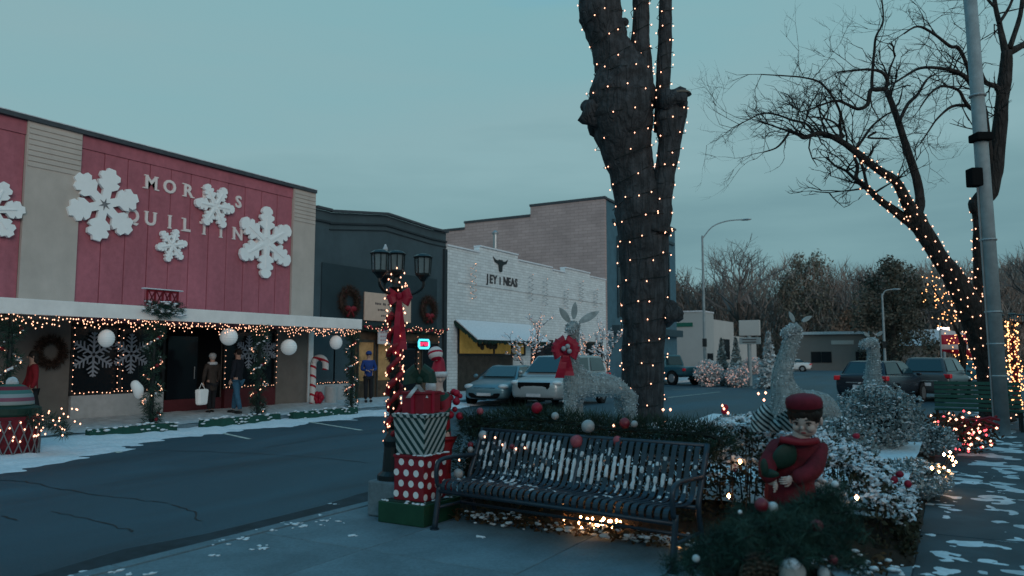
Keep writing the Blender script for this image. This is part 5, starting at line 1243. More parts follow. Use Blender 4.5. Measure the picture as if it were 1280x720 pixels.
LIMBS = [A1, A2, A3]
for d, z in (([(1069, 224, 2.5), (1072, 208, 2), (1068, 195, 1.6), (1073, 178, 1)], 0), ([(1084, 235, 2), (1079, 212, 1.6), (1071, 190, 1.3)], .2),
             ([(1107, 111, 3), (1096, 112, 2.6), (1088, 113, 2.4), (1084, 131, 2.3), (1072, 136, 2), (1058, 130, 1.7), (1046, 126, 1.4), (1030, 130, 1.2), (1010, 138, .9)], -.6),
             ([(1107, 111, 2.4), (1109, 100, 2.2), (1102, 90, 1.8), (1086, 87, 1.5), (1068, 88, 1.2), (1048, 90, .9)], -.5), ([(1090, 112, 2), (1090, 98, 1.8), (1093, 62, 1.5), (1095, 46, 1.3), (1104, 25, 1), (1101, -10, .7)], .4),
             ([(1124, 152, 2.2), (1135, 130, 2), (1147, 118, 1.7), (1158, 100, 1.2), (1170, 92, .8)], .5), ([(1052, 178, 2), (1050, 155, 1.7), (1050, 140, 1.5), (1040, 120, 1.3), (1025, 103, 1.2), (1005, 97, 1), (985, 95, .8), (952, 93, .6)], -.5),
             ([(1069, 188, 1.8), (1080, 172, 1.6), (1090, 158, 1.3), (1104, 146, 1.1), (1114, 140, .9)], .4), ([(987, 164, 1.6), (980, 175, 1.3), (970, 185, 1), (955, 190, .7)], -.3), ([(1018, 167, 1.8), (1008, 155, 1.5), (990, 150, 1.3), (970, 143, 1.1), (952, 142, .9), (935, 150, .7), (915, 160, .5)], -.5),
             ([(1055, 172, 1.3), (1045, 155, 1.2), (1030, 148, 1), (1012, 146, .8)], -.3), ([(1095, 165, 1.4), (1085, 172, 1.2), (1110, 173, 1)], 0),
             ([(1240, 225, 4), (1230, 140, 3.6), (1222, 120, 3.2), (1213, 104, 2.8), (1201, 92, 2.4), (1180, 86, 2), (1151, 85, 1.6), (1130, 96, 1.2), (1118, 104, .9)], -1.2),
             ([(1213, 104, 2.4), (1209, 83, 2.2), (1198, 60, 2), (1188, 58, 1.8), (1167, 42, 1.5), (1147, 33, 1.2), (1130, 42, .9)], -1), ([(1225, 140, 2.6), (1213, 135, 2.3), (1205, 125, 2), (1197, 112, 1.7), (1176, 108, 1.3), (1162, 118, 1), (1150, 135, .7)], -1),
             ([(1208, 132, 2), (1190, 133, 1.6), (1172, 148, 1.2), (1162, 162, .9), (1150, 180, .6)], -.6), ([(1257, 68, 4.5), (1252, 45, 3.5), (1249, 29, 3), (1243, 0, 2.4), (1240, -60, 2)], .4), ([(1257, 68, 4.5), (1268, 62, 4), (1283, 54, 3.6), (1310, 40, 3)], .3),
             ([(1262, 60, 3), (1275, 20, 2.6), (1280, -20, 2.2)], .5), ([(1250, 120, 3.6), (1245, 108, 3), (1232, 103, 2.6), (1226, 90, 2.2), (1222, 70, 1.6), (1210, 40, 1.2), (1205, 0, .9)], -.4), ([(1249, 29, 2), (1262, 8, 1.6), (1272, -20, 1.2)], 0), ([(1243, 8, 2), (1232, -6, 1.4), (1225, -40, 1)], .3)):
    LIMBS.append(limbR(d, z))
rt_tree = thing('lit_tree', 'bare forked tree with light wrapped lower stems beside the utility pole', 'tree', at(1246, 525, ZR))
m = MB(); m.tube(*T1, 18, lump=.14, ls=2.2); m.tube(*T2, 16, lump=.14, ls=2.2); m.ball(at(1221, 258, ZR), 10 * pr, 10, 8, lump=.3, ls=5); m.build('trunk', 'bark2', rt_tree, smooth=True)
random.seed(9); lm = MB(); tw = MB()
def twig(p, d, L, r, k):
    pts = [p]; q = p; dd = d.normalized(); n = 3
    for i in range(n): dd = (dd + Vector((random.gauss(0, .2), random.gauss(0, .2), random.gauss(.03, .16)))).normalized(); q = q + dd * L / n; pts.append(q)
    tw.tube(pts, [r, r * .8, r * .6, r * .35], 3, cap=False)
    if k:
        for i in range(random.choice((2, 3, 3))):
            s_ = pts[random.choice((1, 2, 3))]; nd = dd + Vector((random.gauss(0, .6), random.gauss(0, .6), random.gauss(.05, .5))); twig(s_, nd, L * rnd(.5, .75), r * .62, k - 1)
for P, R in LIMBS:
    R = [v_ * 1.08 for v_ in R]; lm.tube(P, R, 7, lump=.1, ls=4)
    n = len(P)
    for i in range(2, n):
        if R[i] > 4.2 * pr: continue
        dn = .62 if i > n * .55 else .22
        if random.random() < dn:
            t_ = (P[i] - P[i - 1]).normalized(); dd = t_ * rnd(.3, 1) + Vector((random.gauss(0, .55), random.gauss(0, .55), random.gauss(.12, .5))); twig(P[i], dd, rnd(.45, 1.05), max(.009, R[i] * .45), 3 if i > n * .6 else 2)
    twig(P[-1], P[-1] - P[-2], .9, max(.008, R[-1] * .8), 3)
lm.build('limbs', 'bark2', rt_tree, smooth=True); tw.build('twigs', 'bark2', rt_tree, kind='stuff')
W_ = []; B_ = []
for (P, R), pitch, stp in ((T1, .26, .17), ((T2[0][:18], T2[1][:18]), .24, .15), ((A1[0][:22], A1[1][:22]), .22, .13), (A3, .22, .13)):
    a, b = spiral(P, R, pitch, stp, ph=rnd(0, 6)); W_.append(a); B_ += b
string_lights('tree_lights', 'warm lights wound round the lower stems of the bare forked tree', W_, B_, 'bulbpeach', .017, .006)
# a big spray of orange lights between lit tree and the far side
bl = [at(rnd(0, 1) ** 1 * 45 + 1165, 0, 1) for _ in range(0)]
for k in range(110):
    u = random.random(); bl.append(at(lerp(1160, 1212, u) + random.gauss(0, 7), lerp(352, 470, u ** 1.3) + random.gauss(0, 10), 34))
t = string_lights('distant_lights', 'dense orange lights on a small tree behind the lit stem', None, bl, 'bulbwarm', .022)
st_ = MB(); b = at(1205, 488, 34)
for k in range(30): u = random.random(); st_.tube([b, at(1208 - 10 * u, 430, 34 + rnd(-.5, .5)), at(lerp(1160, 1212, u), lerp(352, 460, u ** 1.3), 34 + rnd(-1, 1))], [.05, .03, .01], 4)
st_.build('branches', 'bark2', t, kind='stuff')

# ---- utility pole
b = G(1253, 545); Zp = (b - Vector(C0)).dot(Vector(FW)); tp = at(1213, 0, Zp); up_ = thing('utility_pole', 'tall pale grey utility pole with black boxes at the right', 'utility pole', b)
d = (tp - b); top = b + d * 1.15
MB().tube([b - Vector((0, 0, .05)), b + d * .5, top], [.155, .14, .115], 16).build('shaft', 'polegrey', up_, smooth=True)
c = at(1218, 222, Zp - .2); MB().box(c, (.24, .24, .38), rz=YAW).build('transformer_box', 'void', up_, bevel=.03)
c = at(1226, 172, Zp - .05); MB().box(c, (.34, .34, .17), rz=YAW).build('clamp', 'void', up_, bevel=.03)
for py in (120, 300, 390, 430, 470): c = b + d * ((545 - py) / 545.); MB().lathe([(.16, -.02), (.168, 0), (.16, .02)], c, 16).build('band', 'steel', up_)
MB().tube([b + d * .02 + Vector((-.14, -.11, 0)), b + d * .6 + Vector((-.12, -.09, 0))], .018, 6).build('conduit', 'steel', up_)
# wires
for k, (a_, b_) in enumerate((((1215, 20), (1285, 5)),)):
    pass

# ---- hedge of the bed
np.random.seed(5); random.seed(5)
def hh(x, y):            # hedge height over the ground
    f = .95 - .10 * seg(-2.6, -4.6, x) + .08 * max(0, 1 - abs(x + 1.8) / .7); f -= .42 * seg(-1.35, -.42, x); return f + .05 * mnoise.noise(Vector((x * 3, y * 3, 0)))
def hedge_depth(x): return lerp(1.05, 1.9, seg(-2.4, -1.2, x))
hd = thing('hedge', 'low brown green hedge behind the bench, snowy on top, with lights', 'hedge', (-2.6, 7.3, 0))
P = []; PB = []; SN = MB()
while len(P) < 15000:
    x, y = rnd(-4.75, -.36), 0; y = 6.92 + hedge_depth(x) * random.random(); h = hh(x, y); e_ = min(x + 4.75, -.36 - x, y - 6.92, 6.92 + hedge_depth(x) - y); h *= min(1, .62 + e_ * 1.3)
    u = random.random(); z = h * u; dpt = min(e_, h - z)
    if dpt > .16 and random.random() < .85: continue
    bul = .07 * mnoise.noise(Vector((x * 4, y * 4, z * 4)))
    (P if random.random() < .72 else PB).append((x + bul, y + bul, max(.02, z)))
MB().leaves(P, .026).build('foliage', 'hedge', hd, kind='stuff'); MB().leaves(PB, .024).build('brown_foliage', 'hedgebrown', hd, kind='stuff')
m = MB()
for k in range(150):
    x = rnd(-4.6, -.5); y = 6.95 + hedge_depth(x) * random.random(); q = Vector((x + rnd(-.12, .12), y + rnd(-.1, .1), hh(x, y) * rnd(.6, .95))); m.tube([(x, y, 0), ((x + q.x) / 2 + rnd(-.05, .05), y, q.z * .5), q], [.009, .007, .003], 4)
m.build('stems', 'bark2', hd, kind='stuff')
k = 0
SL = []
while k < 1900:
    x = rnd(-4.7, -.38); y = 6.95 + hedge_depth(x) * random.random(); dn = .25 if x < -2.6 else 1.0
    if random.random() > dn * (.35 + 1.1 * mnoise.noise(Vector((x * 3.4, y * 3.4, 4)))): continue
    e_ = min(x + 4.75, -.36 - x, y - 6.92, 6.92 + hedge_depth(x) - y); z = hh(x, y) * min(1, .62 + e_ * 1.3) - abs(random.gauss(0, .05)) * (1 if random.random() < .9 else 4)
    k += 1
    if random.random() < .45: SN.ball((x, y, max(.05, z)), rnd(.012, .036), 7, 5, (rnd(.8, 1.6), rnd(.8, 1.6), rnd(.4, .8)), Matrix.Rotation(rnd(0, 3), 3, 'Z') @ Matrix.Rotation(rnd(-.5, .5), 3, 'X'), lump=.9, ls=38)
    for _ in range(4): SL.append((x + random.gauss(0, .03), y + random.gauss(0, .03), max(.04, z + random.gauss(0, .015))))
SN.leaves(SL, .022, flat=.55); SN.build('snow', 'snow', hd, kind='stuff', smooth=True)
# leaf litter and snow specks under the bench
L = MB(); S = MB(); LP = []
for k in range(1500): LP.append((rnd(-4.5, -.5), 6.45 + abs(random.gauss(0, .22)), rnd(.008, .10)))
L.leaves(LP, .03, flat=.6); o = L.build('leaf_litter', 'litter', kind='stuff'); o['label'] = 'brown leaf litter under the bench along the hedge foot'; o['category'] = 'leaves'
for k in range(260): S.ball((rnd(-4.4, -.4), 6.42 + abs(random.gauss(0, .25)), rnd(.01, .09)), rnd(.012, .035), 6, 4, (1.2, 1, .5), lump=.3, ls=30)
o = S.build('snow_specks', 'snow', kind='stuff', smooth=True); o['label'] = 'specks of snow among the litter at the hedge foot'; o['category'] = 'snow'
# light clusters in and under the hedge
bl = []
for px, py, n, sx, sy in ((752, 662, 26, 16, 8), (776, 656, 12, 14, 5), (735, 652, 4, 20, 6)):
    for k in range(n): q = G(px + random.gauss(0, sx * .6), py + random.gauss(0, sy * .6)); q.z = rnd(.03, .12); bl.append(Vector((q.x, min(max(q.y, 6.25), 6.8), q.z)))
string_lights('ground_lights', 'glowing clump of warm lights on the ground under the bench', [[bl[i], bl[i + 1]] for i in range(0, 20, 2)], bl, 'bulbcluster', .013, .003)
def hl(px, py, Y): p = XY(px, py, Y); return p
bl = [hl(820, 674, 6.6), hl(848, 680, 6.6), hl(925, 577, 6.88), hl(911, 620, 6.88), hl(1071, 622, 6.75), hl(1180, 568, 9.5), hl(1165, 585, 9.3)]
string_lights('hedge_lights', 'few single warm lights set in the dark face of the hedge', None, bl, 'bulbcluster', .017)
bl = [at(x + rnd(-5, 5), y + rnd(-5, 5), rnd(8.7, 9.4)) for x, y in 3 * ((1182, 588), (1184, 596), (1178, 604), (1141, 630), (1142, 640), (1168, 628), (1163, 647), (1187, 567), (1176, 586), (1190, 578))]
string_lights('edge_lights', 'warm lights strung along the bed edge beside the snowy walk', [bl], bl, 'bulbcluster', .014, .004)
# ---- frosted shrubs in the bed
def frost_shrub(label, c, rx, ry, h, seed, n=5200, leaf='frostgreen'):
    random.seed(seed); np.random.seed(seed); c = Vector(c); t = thing('frosted_shrub', label, 'shrub', c, 'frosted shrubs in the bed'); P = []; S = MB(); st = MB()
    for k in range(40): a = rnd(0, 6.28); st.tube([c, c + Vector((rx * .4 * math.cos(a), ry * .4 * math.sin(a), h * .5)), c + Vector((rx * .9 * math.cos(a) * rnd(.3, 1), ry * .9 * math.sin(a) * rnd(.3, 1), h * rnd(.7, .98)))], [.012, .009, .004], 4)
    for k in range(n):
        d = Vector((random.gauss(0, 1), random.gauss(0, 1), random.gauss(0, 1))).normalized(); q = rnd(.55, 1.02) + .18 * mnoise.noise(d * 3 + c); p = c + Vector((d.x * rx * q, d.y * ry * q, h * .5 + d.z * h * .5 * q))
        if p.z > c.z + .02: P.append(p)
    st.build('stems', 'bark2', t, kind='stuff'); MB().leaves(P, .032).build('foliage', leaf, t, kind='stuff')
    for p in random.sample(P, 420): S.ball(p + Vector((0, 0, .01)), rnd(.008, .022), 6, 4, (rnd(.8, 1.6), rnd(.8, 1.6), .5), lump=.8, ls=40)
    S.leaves([tuple(p + Vector((0, 0, .012))) for p in random.sample(P, 900)], .024, flat=.5)
    S.build('snow', 'snow', t, kind='stuff', smooth=True)
c = at(1098, 545, 11.2); frost_shrub('big frosted shrub with snowy leaves right of the red boy figure', (c.x, c.y, BED - .05), .62, .62, 1.0, 1)
c = at(1135, 600, 9.0); frost_shrub('low frosted shrub at the bed edge by the snowy walk', (c.x + .05, c.y, 0.0), .42, .75, .42, 2, 3000)
c = at(1150, 560, 12.2); frost_shrub('frosted ground shrub between big frosted shrub and red lights', (c.x, c.y, .05), .55, .6, .55, 3, 3000)
c = at(1045, 560, 9.4); frost_shrub('frosted shrub at the feet of the tall deer behind the boy', (c.x, c.y, BED - .05), .50, .45, .62, 5, 3000)
c = at(925, 540, 9.6); frost_shrub('frosted shrub left of the tall deer behind the hedge', (c.x, c.y, BED - .05), .40, .40, .66, 6, 2600)
random.seed(12); np.random.seed(12)
# red lit bush
c = G(1190, 566); c.z = .0; t = thing('red_lit_bush', 'low bush hung with red garland and white lights by the walk', 'bush', c); P = []; B1 = MB(); B2 = MB(); Rr = MB()
for k in range(1600): d = Vector((random.gauss(0, 1), random.gauss(0, 1), random.gauss(0, 1))).normalized() * rnd(.4, 1); P.append(c + Vector((d.x * .75, d.y * .9, .34 + d.z * .36)))
MB().leaves(P, .04).build('foliage', 'hedgebrown', t, kind='stuff')
for k in range(70): p = random.choice(P); B1.octa(p + Vector((0, -.05, .03)), .026, .024)
for k in range(40): p = random.choice(P); B2.octa(p + Vector((0, -.05, .03)), .022, .024)
for j in range(5): Rr.tube([c + Vector((lerp(-.75, .7, u), -.5 + .25 * j, .25 + .32 * u + .12 * math.sin(u * 9 + j))) for u in np.linspace(0, 1, 12)], .02, 6, lump=.3, ls=9)
B1.build('bulbs', 'bulb', t, kind='stuff'); B2.build('red_bulbs', 'bulbred', t, kind='stuff'); Rr.build('red_garland', 'red', t, kind='stuff')
# green slatted bench by the pole
c = G(1218, 540); t = thing('green_bench', 'dark green slatted bench behind the utility pole', 'bench', (c.x, c.y + .6, 0)); o_ = OFF[t.name]
for k in range(6): MB().box(o_ + Vector((.1, .3 + .03 * k, .52 + .10 * k)), (1.7, .03, .075), rx=-.25).build('back_slat', 'greenpaint', t)
for k in range(5): MB().box(o_ + Vector((.1, -.2 + .1 * k, .44)), (1.7, .08, .035)).build('seat_slat', 'greenpaint', t)
for s in (-.7, .9):
    for yy in (-.18, .24): MB().b2(o_.x + s - .03, o_.x + s + .03, o_.y + yy - .03, o_.y + yy + .03, 0, .42).build('leg', 'post', t)
# ---- lamp posts
def lamp_post(label, base, ztop, scale, lights, seed, ped=True, group='old style lamp posts', bowed=True):
    random.seed(seed); x, y, z = base; t = thing('lamp_post', label, 'lamp post', base, group); s = scale; k = Vector(base)
    zb = z
    if ped: MB().b2(x - .19, x + .19, y - .19, y + .19, z, z + .36).build('pedestal', 'concrete', t, bevel=.02); zb = z + .36
    MB().lathe([(.15 * s, 0), (.15 * s, .05), (.105 * s, .09), (.09 * s, .34), (.10 * s, .40), (.07 * s, .46), (.052 * s, .52)], (x, y, zb), 16).build('foot', 'post', t)
    zl = ztop - .30 * s
    MB().tube([(x, y, zb + .5), (x, y, zl)], [.05 * s, .038 * s], 12).build('shaft', 'post', t, smooth=True)
    MB().lathe([(.045 * s, 0), (.07 * s, .04), (.05 * s, .08), (.05 * s, .14)], (x, y, zl - .14 * s), 12).build('collar', 'post', t)
    heads = [(0, 0, .03)] + [(.25 * s * math.cos(a), .27 * s * math.sin(a), 0) for a in (YAW + .1, YAW + .1 + 2.094, YAW + .1 - 2.094)]
    for i, (hx, hy, hz) in enumerate(heads):
        q = Vector((x + hx, y + hy, zl + .02 + hz))
        if i: MB().tube(smooth_path([(x, y, zl - .10 * s), (x + hx * .5, y + hy * .5, zl - .17 * s), (x + hx, y + hy, zl - .10 * s), (x + hx, y + hy, zl + .02)], 4), .014 * s, 6).build('arm', 'post', t)
        ln = MB().lathe([(.020 * s, -.06 * s), (.05 * s, -.02 * s), (.074 * s, .0), (.074 * s, .018 * s)], q, 8).build('lantern', 'post', t)
        MB().lathe([(.070 * s, .018 * s), (.078 * s, .165 * s)], q, 8).build('glass', 'lanternglass', ln)
        f = MB()
        for j in range(8): a = j * math.pi / 4; f.tube([q + Vector((.073 * s * math.cos(a), .073 * s * math.sin(a), .018 * s)), q + Vector((.081 * s * math.cos(a), .081 * s * math.sin(a), .17 * s))], .0055 * s, 4)
        f.build('glazing_bars', 'post', ln); MB().lathe([(.092 * s, .167 * s), (.096 * s, .180 * s), (.06 * s, .203 * s), (.02 * s, .212 * s)], q, 8).build('cap', 'post', ln)
        if i == 2: MB().lathe([(.018 * s, .212 * s), (.03 * s, .24 * s), (.018 * s, .26 * s), (.026 * s, .28 * s), (.006 * s, .33 * s)], q, 8).build('finial', 'dirtysnow', ln)
    # red and green garland wound round the shaft
    hel = [Vector((x + .055 * math.cos(a), y + .055 * math.sin(a), zb + .42 + (zl - zb - .62) * a / 40)) for a in np.arange(0, 40, .4)]
    garland(hel, .045, 300, .055, wd=.008).build('garland', 'pinefresh', t, kind='stuff'); m = MB()
    for ph_, rr_ in ((2, .034), (5, .028)): m.tube([Vector((x + .064 * math.cos(a + ph_), y + .064 * math.sin(a + ph_), zb + .46 + (zl - zb - .85) * a / 22)) for a in np.arange(0, 22, .3)], rr_, 7, lump=.5, ls=22)
    m.build('red_ribbon', 'red', t, smooth=True, kind='stuff')
    if bowed:
        bz = zl - .22; q_ = Vector((x, y, bz)) + Vector((-FW[0] * .07, -FW[1] * .07, 0)) + Vector(RT) * .05
        bow(MB(), q_, .13, .10, ((-1, .3), (1, .3), (-1, -.4), (1, -.4))).build('bow', 'ribbon', t)
        for dx, l in ((-.03, .62), (.05, .56)): tail(MB(), q_, dx, l, .05, .075, .02).build('ribbon_tail', 'ribbon', t)
    bl = []; 
    for i in range(lights): a = rnd(0, 46); bl.append(Vector((x + .105 * math.cos(a), y + .105 * math.sin(a), zb + .25 + (zl - zb - .15) * (i + rnd(0, 1)) / lights)) + Vector((rnd(-.02, .02), rnd(-.02, .02), 0)))
    return t, bl
p = Vector((-5.16, 6.42, 0)); Zl = (p - Vector(C0)).dot(Vector(FW)); _, bl = lamp_post('black lamp post with three arm lanterns, red ribbon and lights by the gift boxes', p, at(500, 303, Zl).z, 1.12, 130, 4)
string_lights('post_lights', 'small warm lights wound up the near black lamp post', [sorted(bl, key=lambda v: v.z)], bl, 'bulb', .0095, .0025)
b = G(1272, 522); b.z = 0; Zl = (b - Vector(C0)).dot(Vector(FW)); _, bl = lamp_post('distant lamp post thick with orange lights at the right edge', b, at(1266, 388, Zl).z, 1.1, 120, 6, ped=False, bowed=False)
bl += [v + Vector((rnd(-.14, .14), rnd(-.14, .14), rnd(-.1, .1))) for v in bl]
string_lights('post_lights', 'dense orange lights wound round the lamp post at the right edge', None, bl, 'bulbwarm', .018)

# ---- wire mesh deer
mt = mat('deermesh', (.30, .36, .37), .8, var=.45, vs=16, trans=.35)
def deer(label, nodes, edges, ears, legs, Zs):
    c = at(nodes[0][0], nodes[0][1], nodes[0][2]); c.z = BED; t = thing('deer_figure', label, 'deer figure', c, 'white wire mesh deer in the bed')
    N_ = [(*at(x, y, Z), r * .84) for x, y, Z, r in nodes]; E_ = list(edges)
    for (i, pts) in legs:
        last = i
        for x, y, Z, r in pts: N_.append((*at(x, y, Z), r)); E_.append((last, len(N_) - 1)); last = len(N_) - 1
    me = skin(N_, E_, 2); me.transform(Matrix.Translation(-OFF[t.name])); me.materials.append(MATS['deermesh']); o = link('body', me, t)
    me2 = me.copy(); me2.materials.clear(); me2.materials.append(MATS['wiremesh']); w_ = link('wire_frame', me2, t); md = w_.modifiers.new('w', 'WIREFRAME'); md.thickness = .008; md.use_even_offset = False
    fr_ = []
    for p_ in me.polygons:
        if len(me.vertices) and random.random() < .9:
            cc_ = p_.center
            for _ in range(2): fr_.append(tuple(cc_ + p_.normal * rnd(-.004, .012) + Vector((rnd(-.02, .02), rnd(-.02, .02), rnd(-.02, .02)))))
    MB().leaves(fr_, .017).build('frost_tufts', 'frost', t, kind='stuff', off=Vector((0, 0, 0)))
    for a, b, wd in ears:
        a, b = at(*a), at(*b); m = MB(); n = 7; d_ = (b - a); sd_ = d_.cross(Vector(FW)).normalized(); vs = []
        for i in range(n): u = i / (n - 1); hw = .8 * wd * math.sin(math.pi * min(1, u * .92 + .08)) ** .8; c_ = a + d_ * u; vs += [c_ - sd_ * hw, c_ + sd_ * hw]
        m.add(vs, [(2 * i, 2 * i + 1, 2 * i + 3, 2 * i + 2) for i in range(n - 1)]); e_ = m.build('ear', 'wiremesh', t); s_ = e_.modifiers.new('s', 'SOLIDIFY'); s_.thickness = .02
    return t
BEDY = lambda Z: 445 + (H - BED) * F / Z
d1 = deer('white mesh deer with red bow on its neck, left of the big trunk', [(718, 478, 10.0, .19), (750, 482, 10.15, .20), (786, 480, 10.3, .20), (713, 452, 9.95, .12), (716, 425, 9.9, .085), (718, 405, 9.88, .09), (711, 414, 9.68, .048)], [(0, 1), (1, 2), (0, 3), (3, 4), (4, 5), (5, 6)],
          [((712, 403, 9.86), (699, 384, 9.84), .055), ((724, 403, 9.9), (749, 389, 9.95), .06), ((717, 399, 9.9), (719, 377, 9.9), .05)],
          [(0, [(712, 505, 9.9, .075), (713, 535, 9.9, .045), (713, BEDY(9.9), 9.9, .035)]), (0, [(722, 505, 10.15, .07), (726, 535, 10.15, .045), (727, BEDY(10.15), 10.15, .035)]), (2, [(787, 505, 10.2, .09), (790, 535, 10.25, .05), (788, BEDY(10.25), 10.25, .035)]), (2, [(776, 508, 10.45, .09), (782, 532, 10.45, .05), (780, BEDY(10.45), 10.45, .035)])], 10)
c = at(707, 437, 9.72); t = thing('red_bow', 'big red bow with white baubles on the deer neck', 'bow', c); m = MB(); r = Vector(RT); u = Vector((0, 0, 1))
bow(m, c, .17, .15, ((-1, .35), (1, .35), (-1, -.25), (1, -.3), (-1, .9), (1, .9))); m.build('loops', 'ribbon', t)
for dx, l in ((-.08, .36), (.05, .33), (-.01, .28)): tail(MB(), c, dx, l, .07, .12, .02).build('tail', 'ribbon', t)
for dx, dz in ((-.03, .02), (.04, -.01), (.02, .05)): MB().ball(c + r * dx + u * dz - Vector(FW) * .10, .032, 10, 8).build('bauble', 'mirrorball', t, smooth=True)
deer('white mesh deer standing tall behind the boy in the red coat', [(985, 508, 10.0, .26), (1018, 508, 10.2, .27), (1046, 510, 10.45, .26), (976, 474, 9.95, .17), (985, 437, 9.9, .125), (996, 408, 9.9, .105), (979, 417, 9.68, .05)], [(0, 1), (1, 2), (0, 3), (3, 4), (4, 5), (5, 6)],
     [((992, 402, 9.88), (986, 389, 9.85), .035), ((1002, 402, 9.9), (1014, 395, 9.95), .035)],
     [(0, [(968, 535, 9.9, .09), (968, BEDY(9.9), 9.9, .05)]), (0, [(990, 538, 10.2, .09), (990, BEDY(10.2), 10.2, .05)]), (2, [(1050, 540, 10.4, .11), (1052, BEDY(10.4), 10.4, .05)]), (2, [(1036, 540, 10.6, .10), (1036, BEDY(10.6), 10.6, .05)])], 10)
deer('white mesh deer farthest right, before the parked dark blue car', [(1092, 500, 12.6, .24), (1112, 502, 12.8, .24), (1132, 504, 13.0, .23), (1091, 472, 12.55, .16), (1092, 447, 12.5, .12), (1091, 426, 12.5, .13), (1077, 432, 12.25, .065)], [(0, 1), (1, 2), (0, 3), (3, 4), (4, 5), (5, 6)],
     [((1086, 420, 12.45), (1078, 415, 12.4), .035), ((1096, 420, 12.5), (1103, 414, 12.5), .035)],
     [(0, [(1090, 525, 12.5, .08), (1090, BEDY(12.5), 12.5, .05)]), (2, [(1134, 525, 12.9, .09), (1134, BEDY(12.9), 12.9, .05)])], 12.5)

# ================================================================== BENCH
bl_, br_ = Vector((-4.36, 6.10, 0)), Vector((-1.93, 5.83, 0)); L = (br_ - bl_).length; rz = math.atan2(br_.y - bl_.y, br_.x - bl_.x)
bn = thing('bench', 'black steel strap bench with curved back, dusted with snow', 'bench', bl_, local=True, rz=rz)
PROF = [(.015, .355), (.0, .40), (.015, .44), (.06, .458), (.15, .452), (.28, .438), (.40, .432), (.47, .445), (.52, .49), (.555, .57), (.59, .68), (.635, .80), (.665, .865), (.69, .88)]
pf = [Vector((0, y, z)) for y, z in PROF]; pf = smooth_path(pf, 2)
def strap_mesh(wd, th):
    vs = []; n = len(pf)
    for i, p in enumerate(pf):
        t_ = (pf[min(i + 1, n - 1)] - pf[max(i - 1, 0)]).normalized(); nr = Vector((0, -t_.z, t_.y))
        for sx, sn_ in ((-1, 0), (1, 0), (1, 1), (-1, 1)): vs.append(p + Vector((sx * wd / 2, 0, 0)) + nr * th * sn_)
    fs = [(4 * i + j, 4 * i + (j + 1) % 4, 4 * i + 4 + (j + 1) % 4, 4 * i + 4 + j) for i in range(n - 1) for j in range(4)] + [(3, 2, 1, 0), (4 * n - 4, 4 * n - 3, 4 * n - 2, 4 * n - 1)]
    return MB().add(vs, fs)
sm = strap_mesh(.046, .006).mesh('slat'); sm.materials.append(MATS['benchsteel'])
NS = 34; random.seed(8)
for i in range(NS): piece('slat', sm, bn, (.07 + (L - .14) * i / (NS - 1), 0, 0))
snw = MB(); pfs = smooth_path(pf, 4)
for i in range(NS):
    x = .07 + (L - .14) * i / (NS - 1); amt = .02 if i < NS * .74 else -.18; prev = None; ph = rnd(0, 50)
    for k in range(1, len(pfs) - 1):
        a = pfs[k]; t_ = (pfs[k + 1] - pfs[k - 1]).normalized(); nr = Vector((0, -t_.z, t_.y)); on_back = a.z > .48
        if not (on_back or (a.y > .03 and a.z > .425)): prev = None; continue
        v_ = amt + (.10 if on_back else -.18) - (.5 * max(0, a.z - .78) / .1) + .5 * mnoise.noise(Vector((x * 1.7, a.z * 3 + a.y * 3, 2))) + .75 * mnoise.noise(Vector((ph, a.z * 11 + a.y * 11, 9))) + .2 * mnoise.noise(Vector((ph, a.z * 40 + a.y * 40, 3)))
        if v_ < .0: prev = None; continue
        w_ = min(.019, .005 + v_ * .05); dx_ = .006 * mnoise.noise(Vector((ph + 9, a.z * 30, 1))); h_ = .0065 + min(.012, v_ * .03); q0 = len(snw.v)
        snw.v += [tuple(a + Vector((x + dx_ - w_, 0, 0)) + nr * .0062), tuple(a + Vector((x + dx_ - w_ * .6, 0, 0)) + nr * h_), tuple(a + Vector((x + dx_ + w_ * .6, 0, 0)) + nr * h_), tuple(a + Vector((x + dx_ + w_, 0, 0)) + nr * .0062)]
        if prev is not None:
            for e_ in range(3): snw.f.append((prev + e_, prev + e_ + 1, q0 + e_ + 1, q0 + e_)); snw.m.append(0)
        prev = q0
snw.build('snow', 'dirtysnow', bn, kind='stuff', off=Vector((0, 0, 0)))
def btube(nm, pts, r=.02, n=8, **k): return MB().tube(pts, r, n).build(nm, 'benchsteel', bn, smooth=True, off=Vector((0, 0, 0)))
for nm, y, z, r in (('top_rail', .695, .885, .022), ('front_rail', .015, .355, .020), ('seat_rail', .42, .415, .018), ('lower_rail', .34, .20, .014)): btube(nm, [(-.0, y, z), (L, y, z)], r)
for x in (0, L, L / 2):
    if x != L / 2:
        MB().tube(smooth_path([(x, -.04, 0), (x, .0, .22), (x, .03, .42)], 3), [.028] * 7, 8).build('leg', 'benchsteel', bn, smooth=True, off=Vector((0, 0, 0)))
        MB().tube(smooth_path([(x, .60, 0), (x, .52, .22), (x, .48, .42), (x, .56, .60), (x, .70, .90)], 3), [.026] * 13, 8).build('leg', 'benchsteel', bn, smooth=True, off=Vector((0, 0, 0)))
        btube('armrest', smooth_path([(x, .0, .40), (x, -.02, .55), (x, .04, .645), (x, .3, .655), (x, .58, .64)], 4), .022)
        btube('side_stretcher', [(x, -.01, .20), (x, .55, .20)], .016)
        for yy in (-.04, .60): MB().lathe([(.045, 0), (.045, .012)], (x, yy, 0), 12).build('foot_plate', 'benchsteel', bn, off=Vector((0, 0, 0)))
    else: btube('brace', smooth_path([(x, .02, .36), (x, .3, .33), (x, .46, .40), (x, .56, .60), (x, .69, .88)], 3), .016)
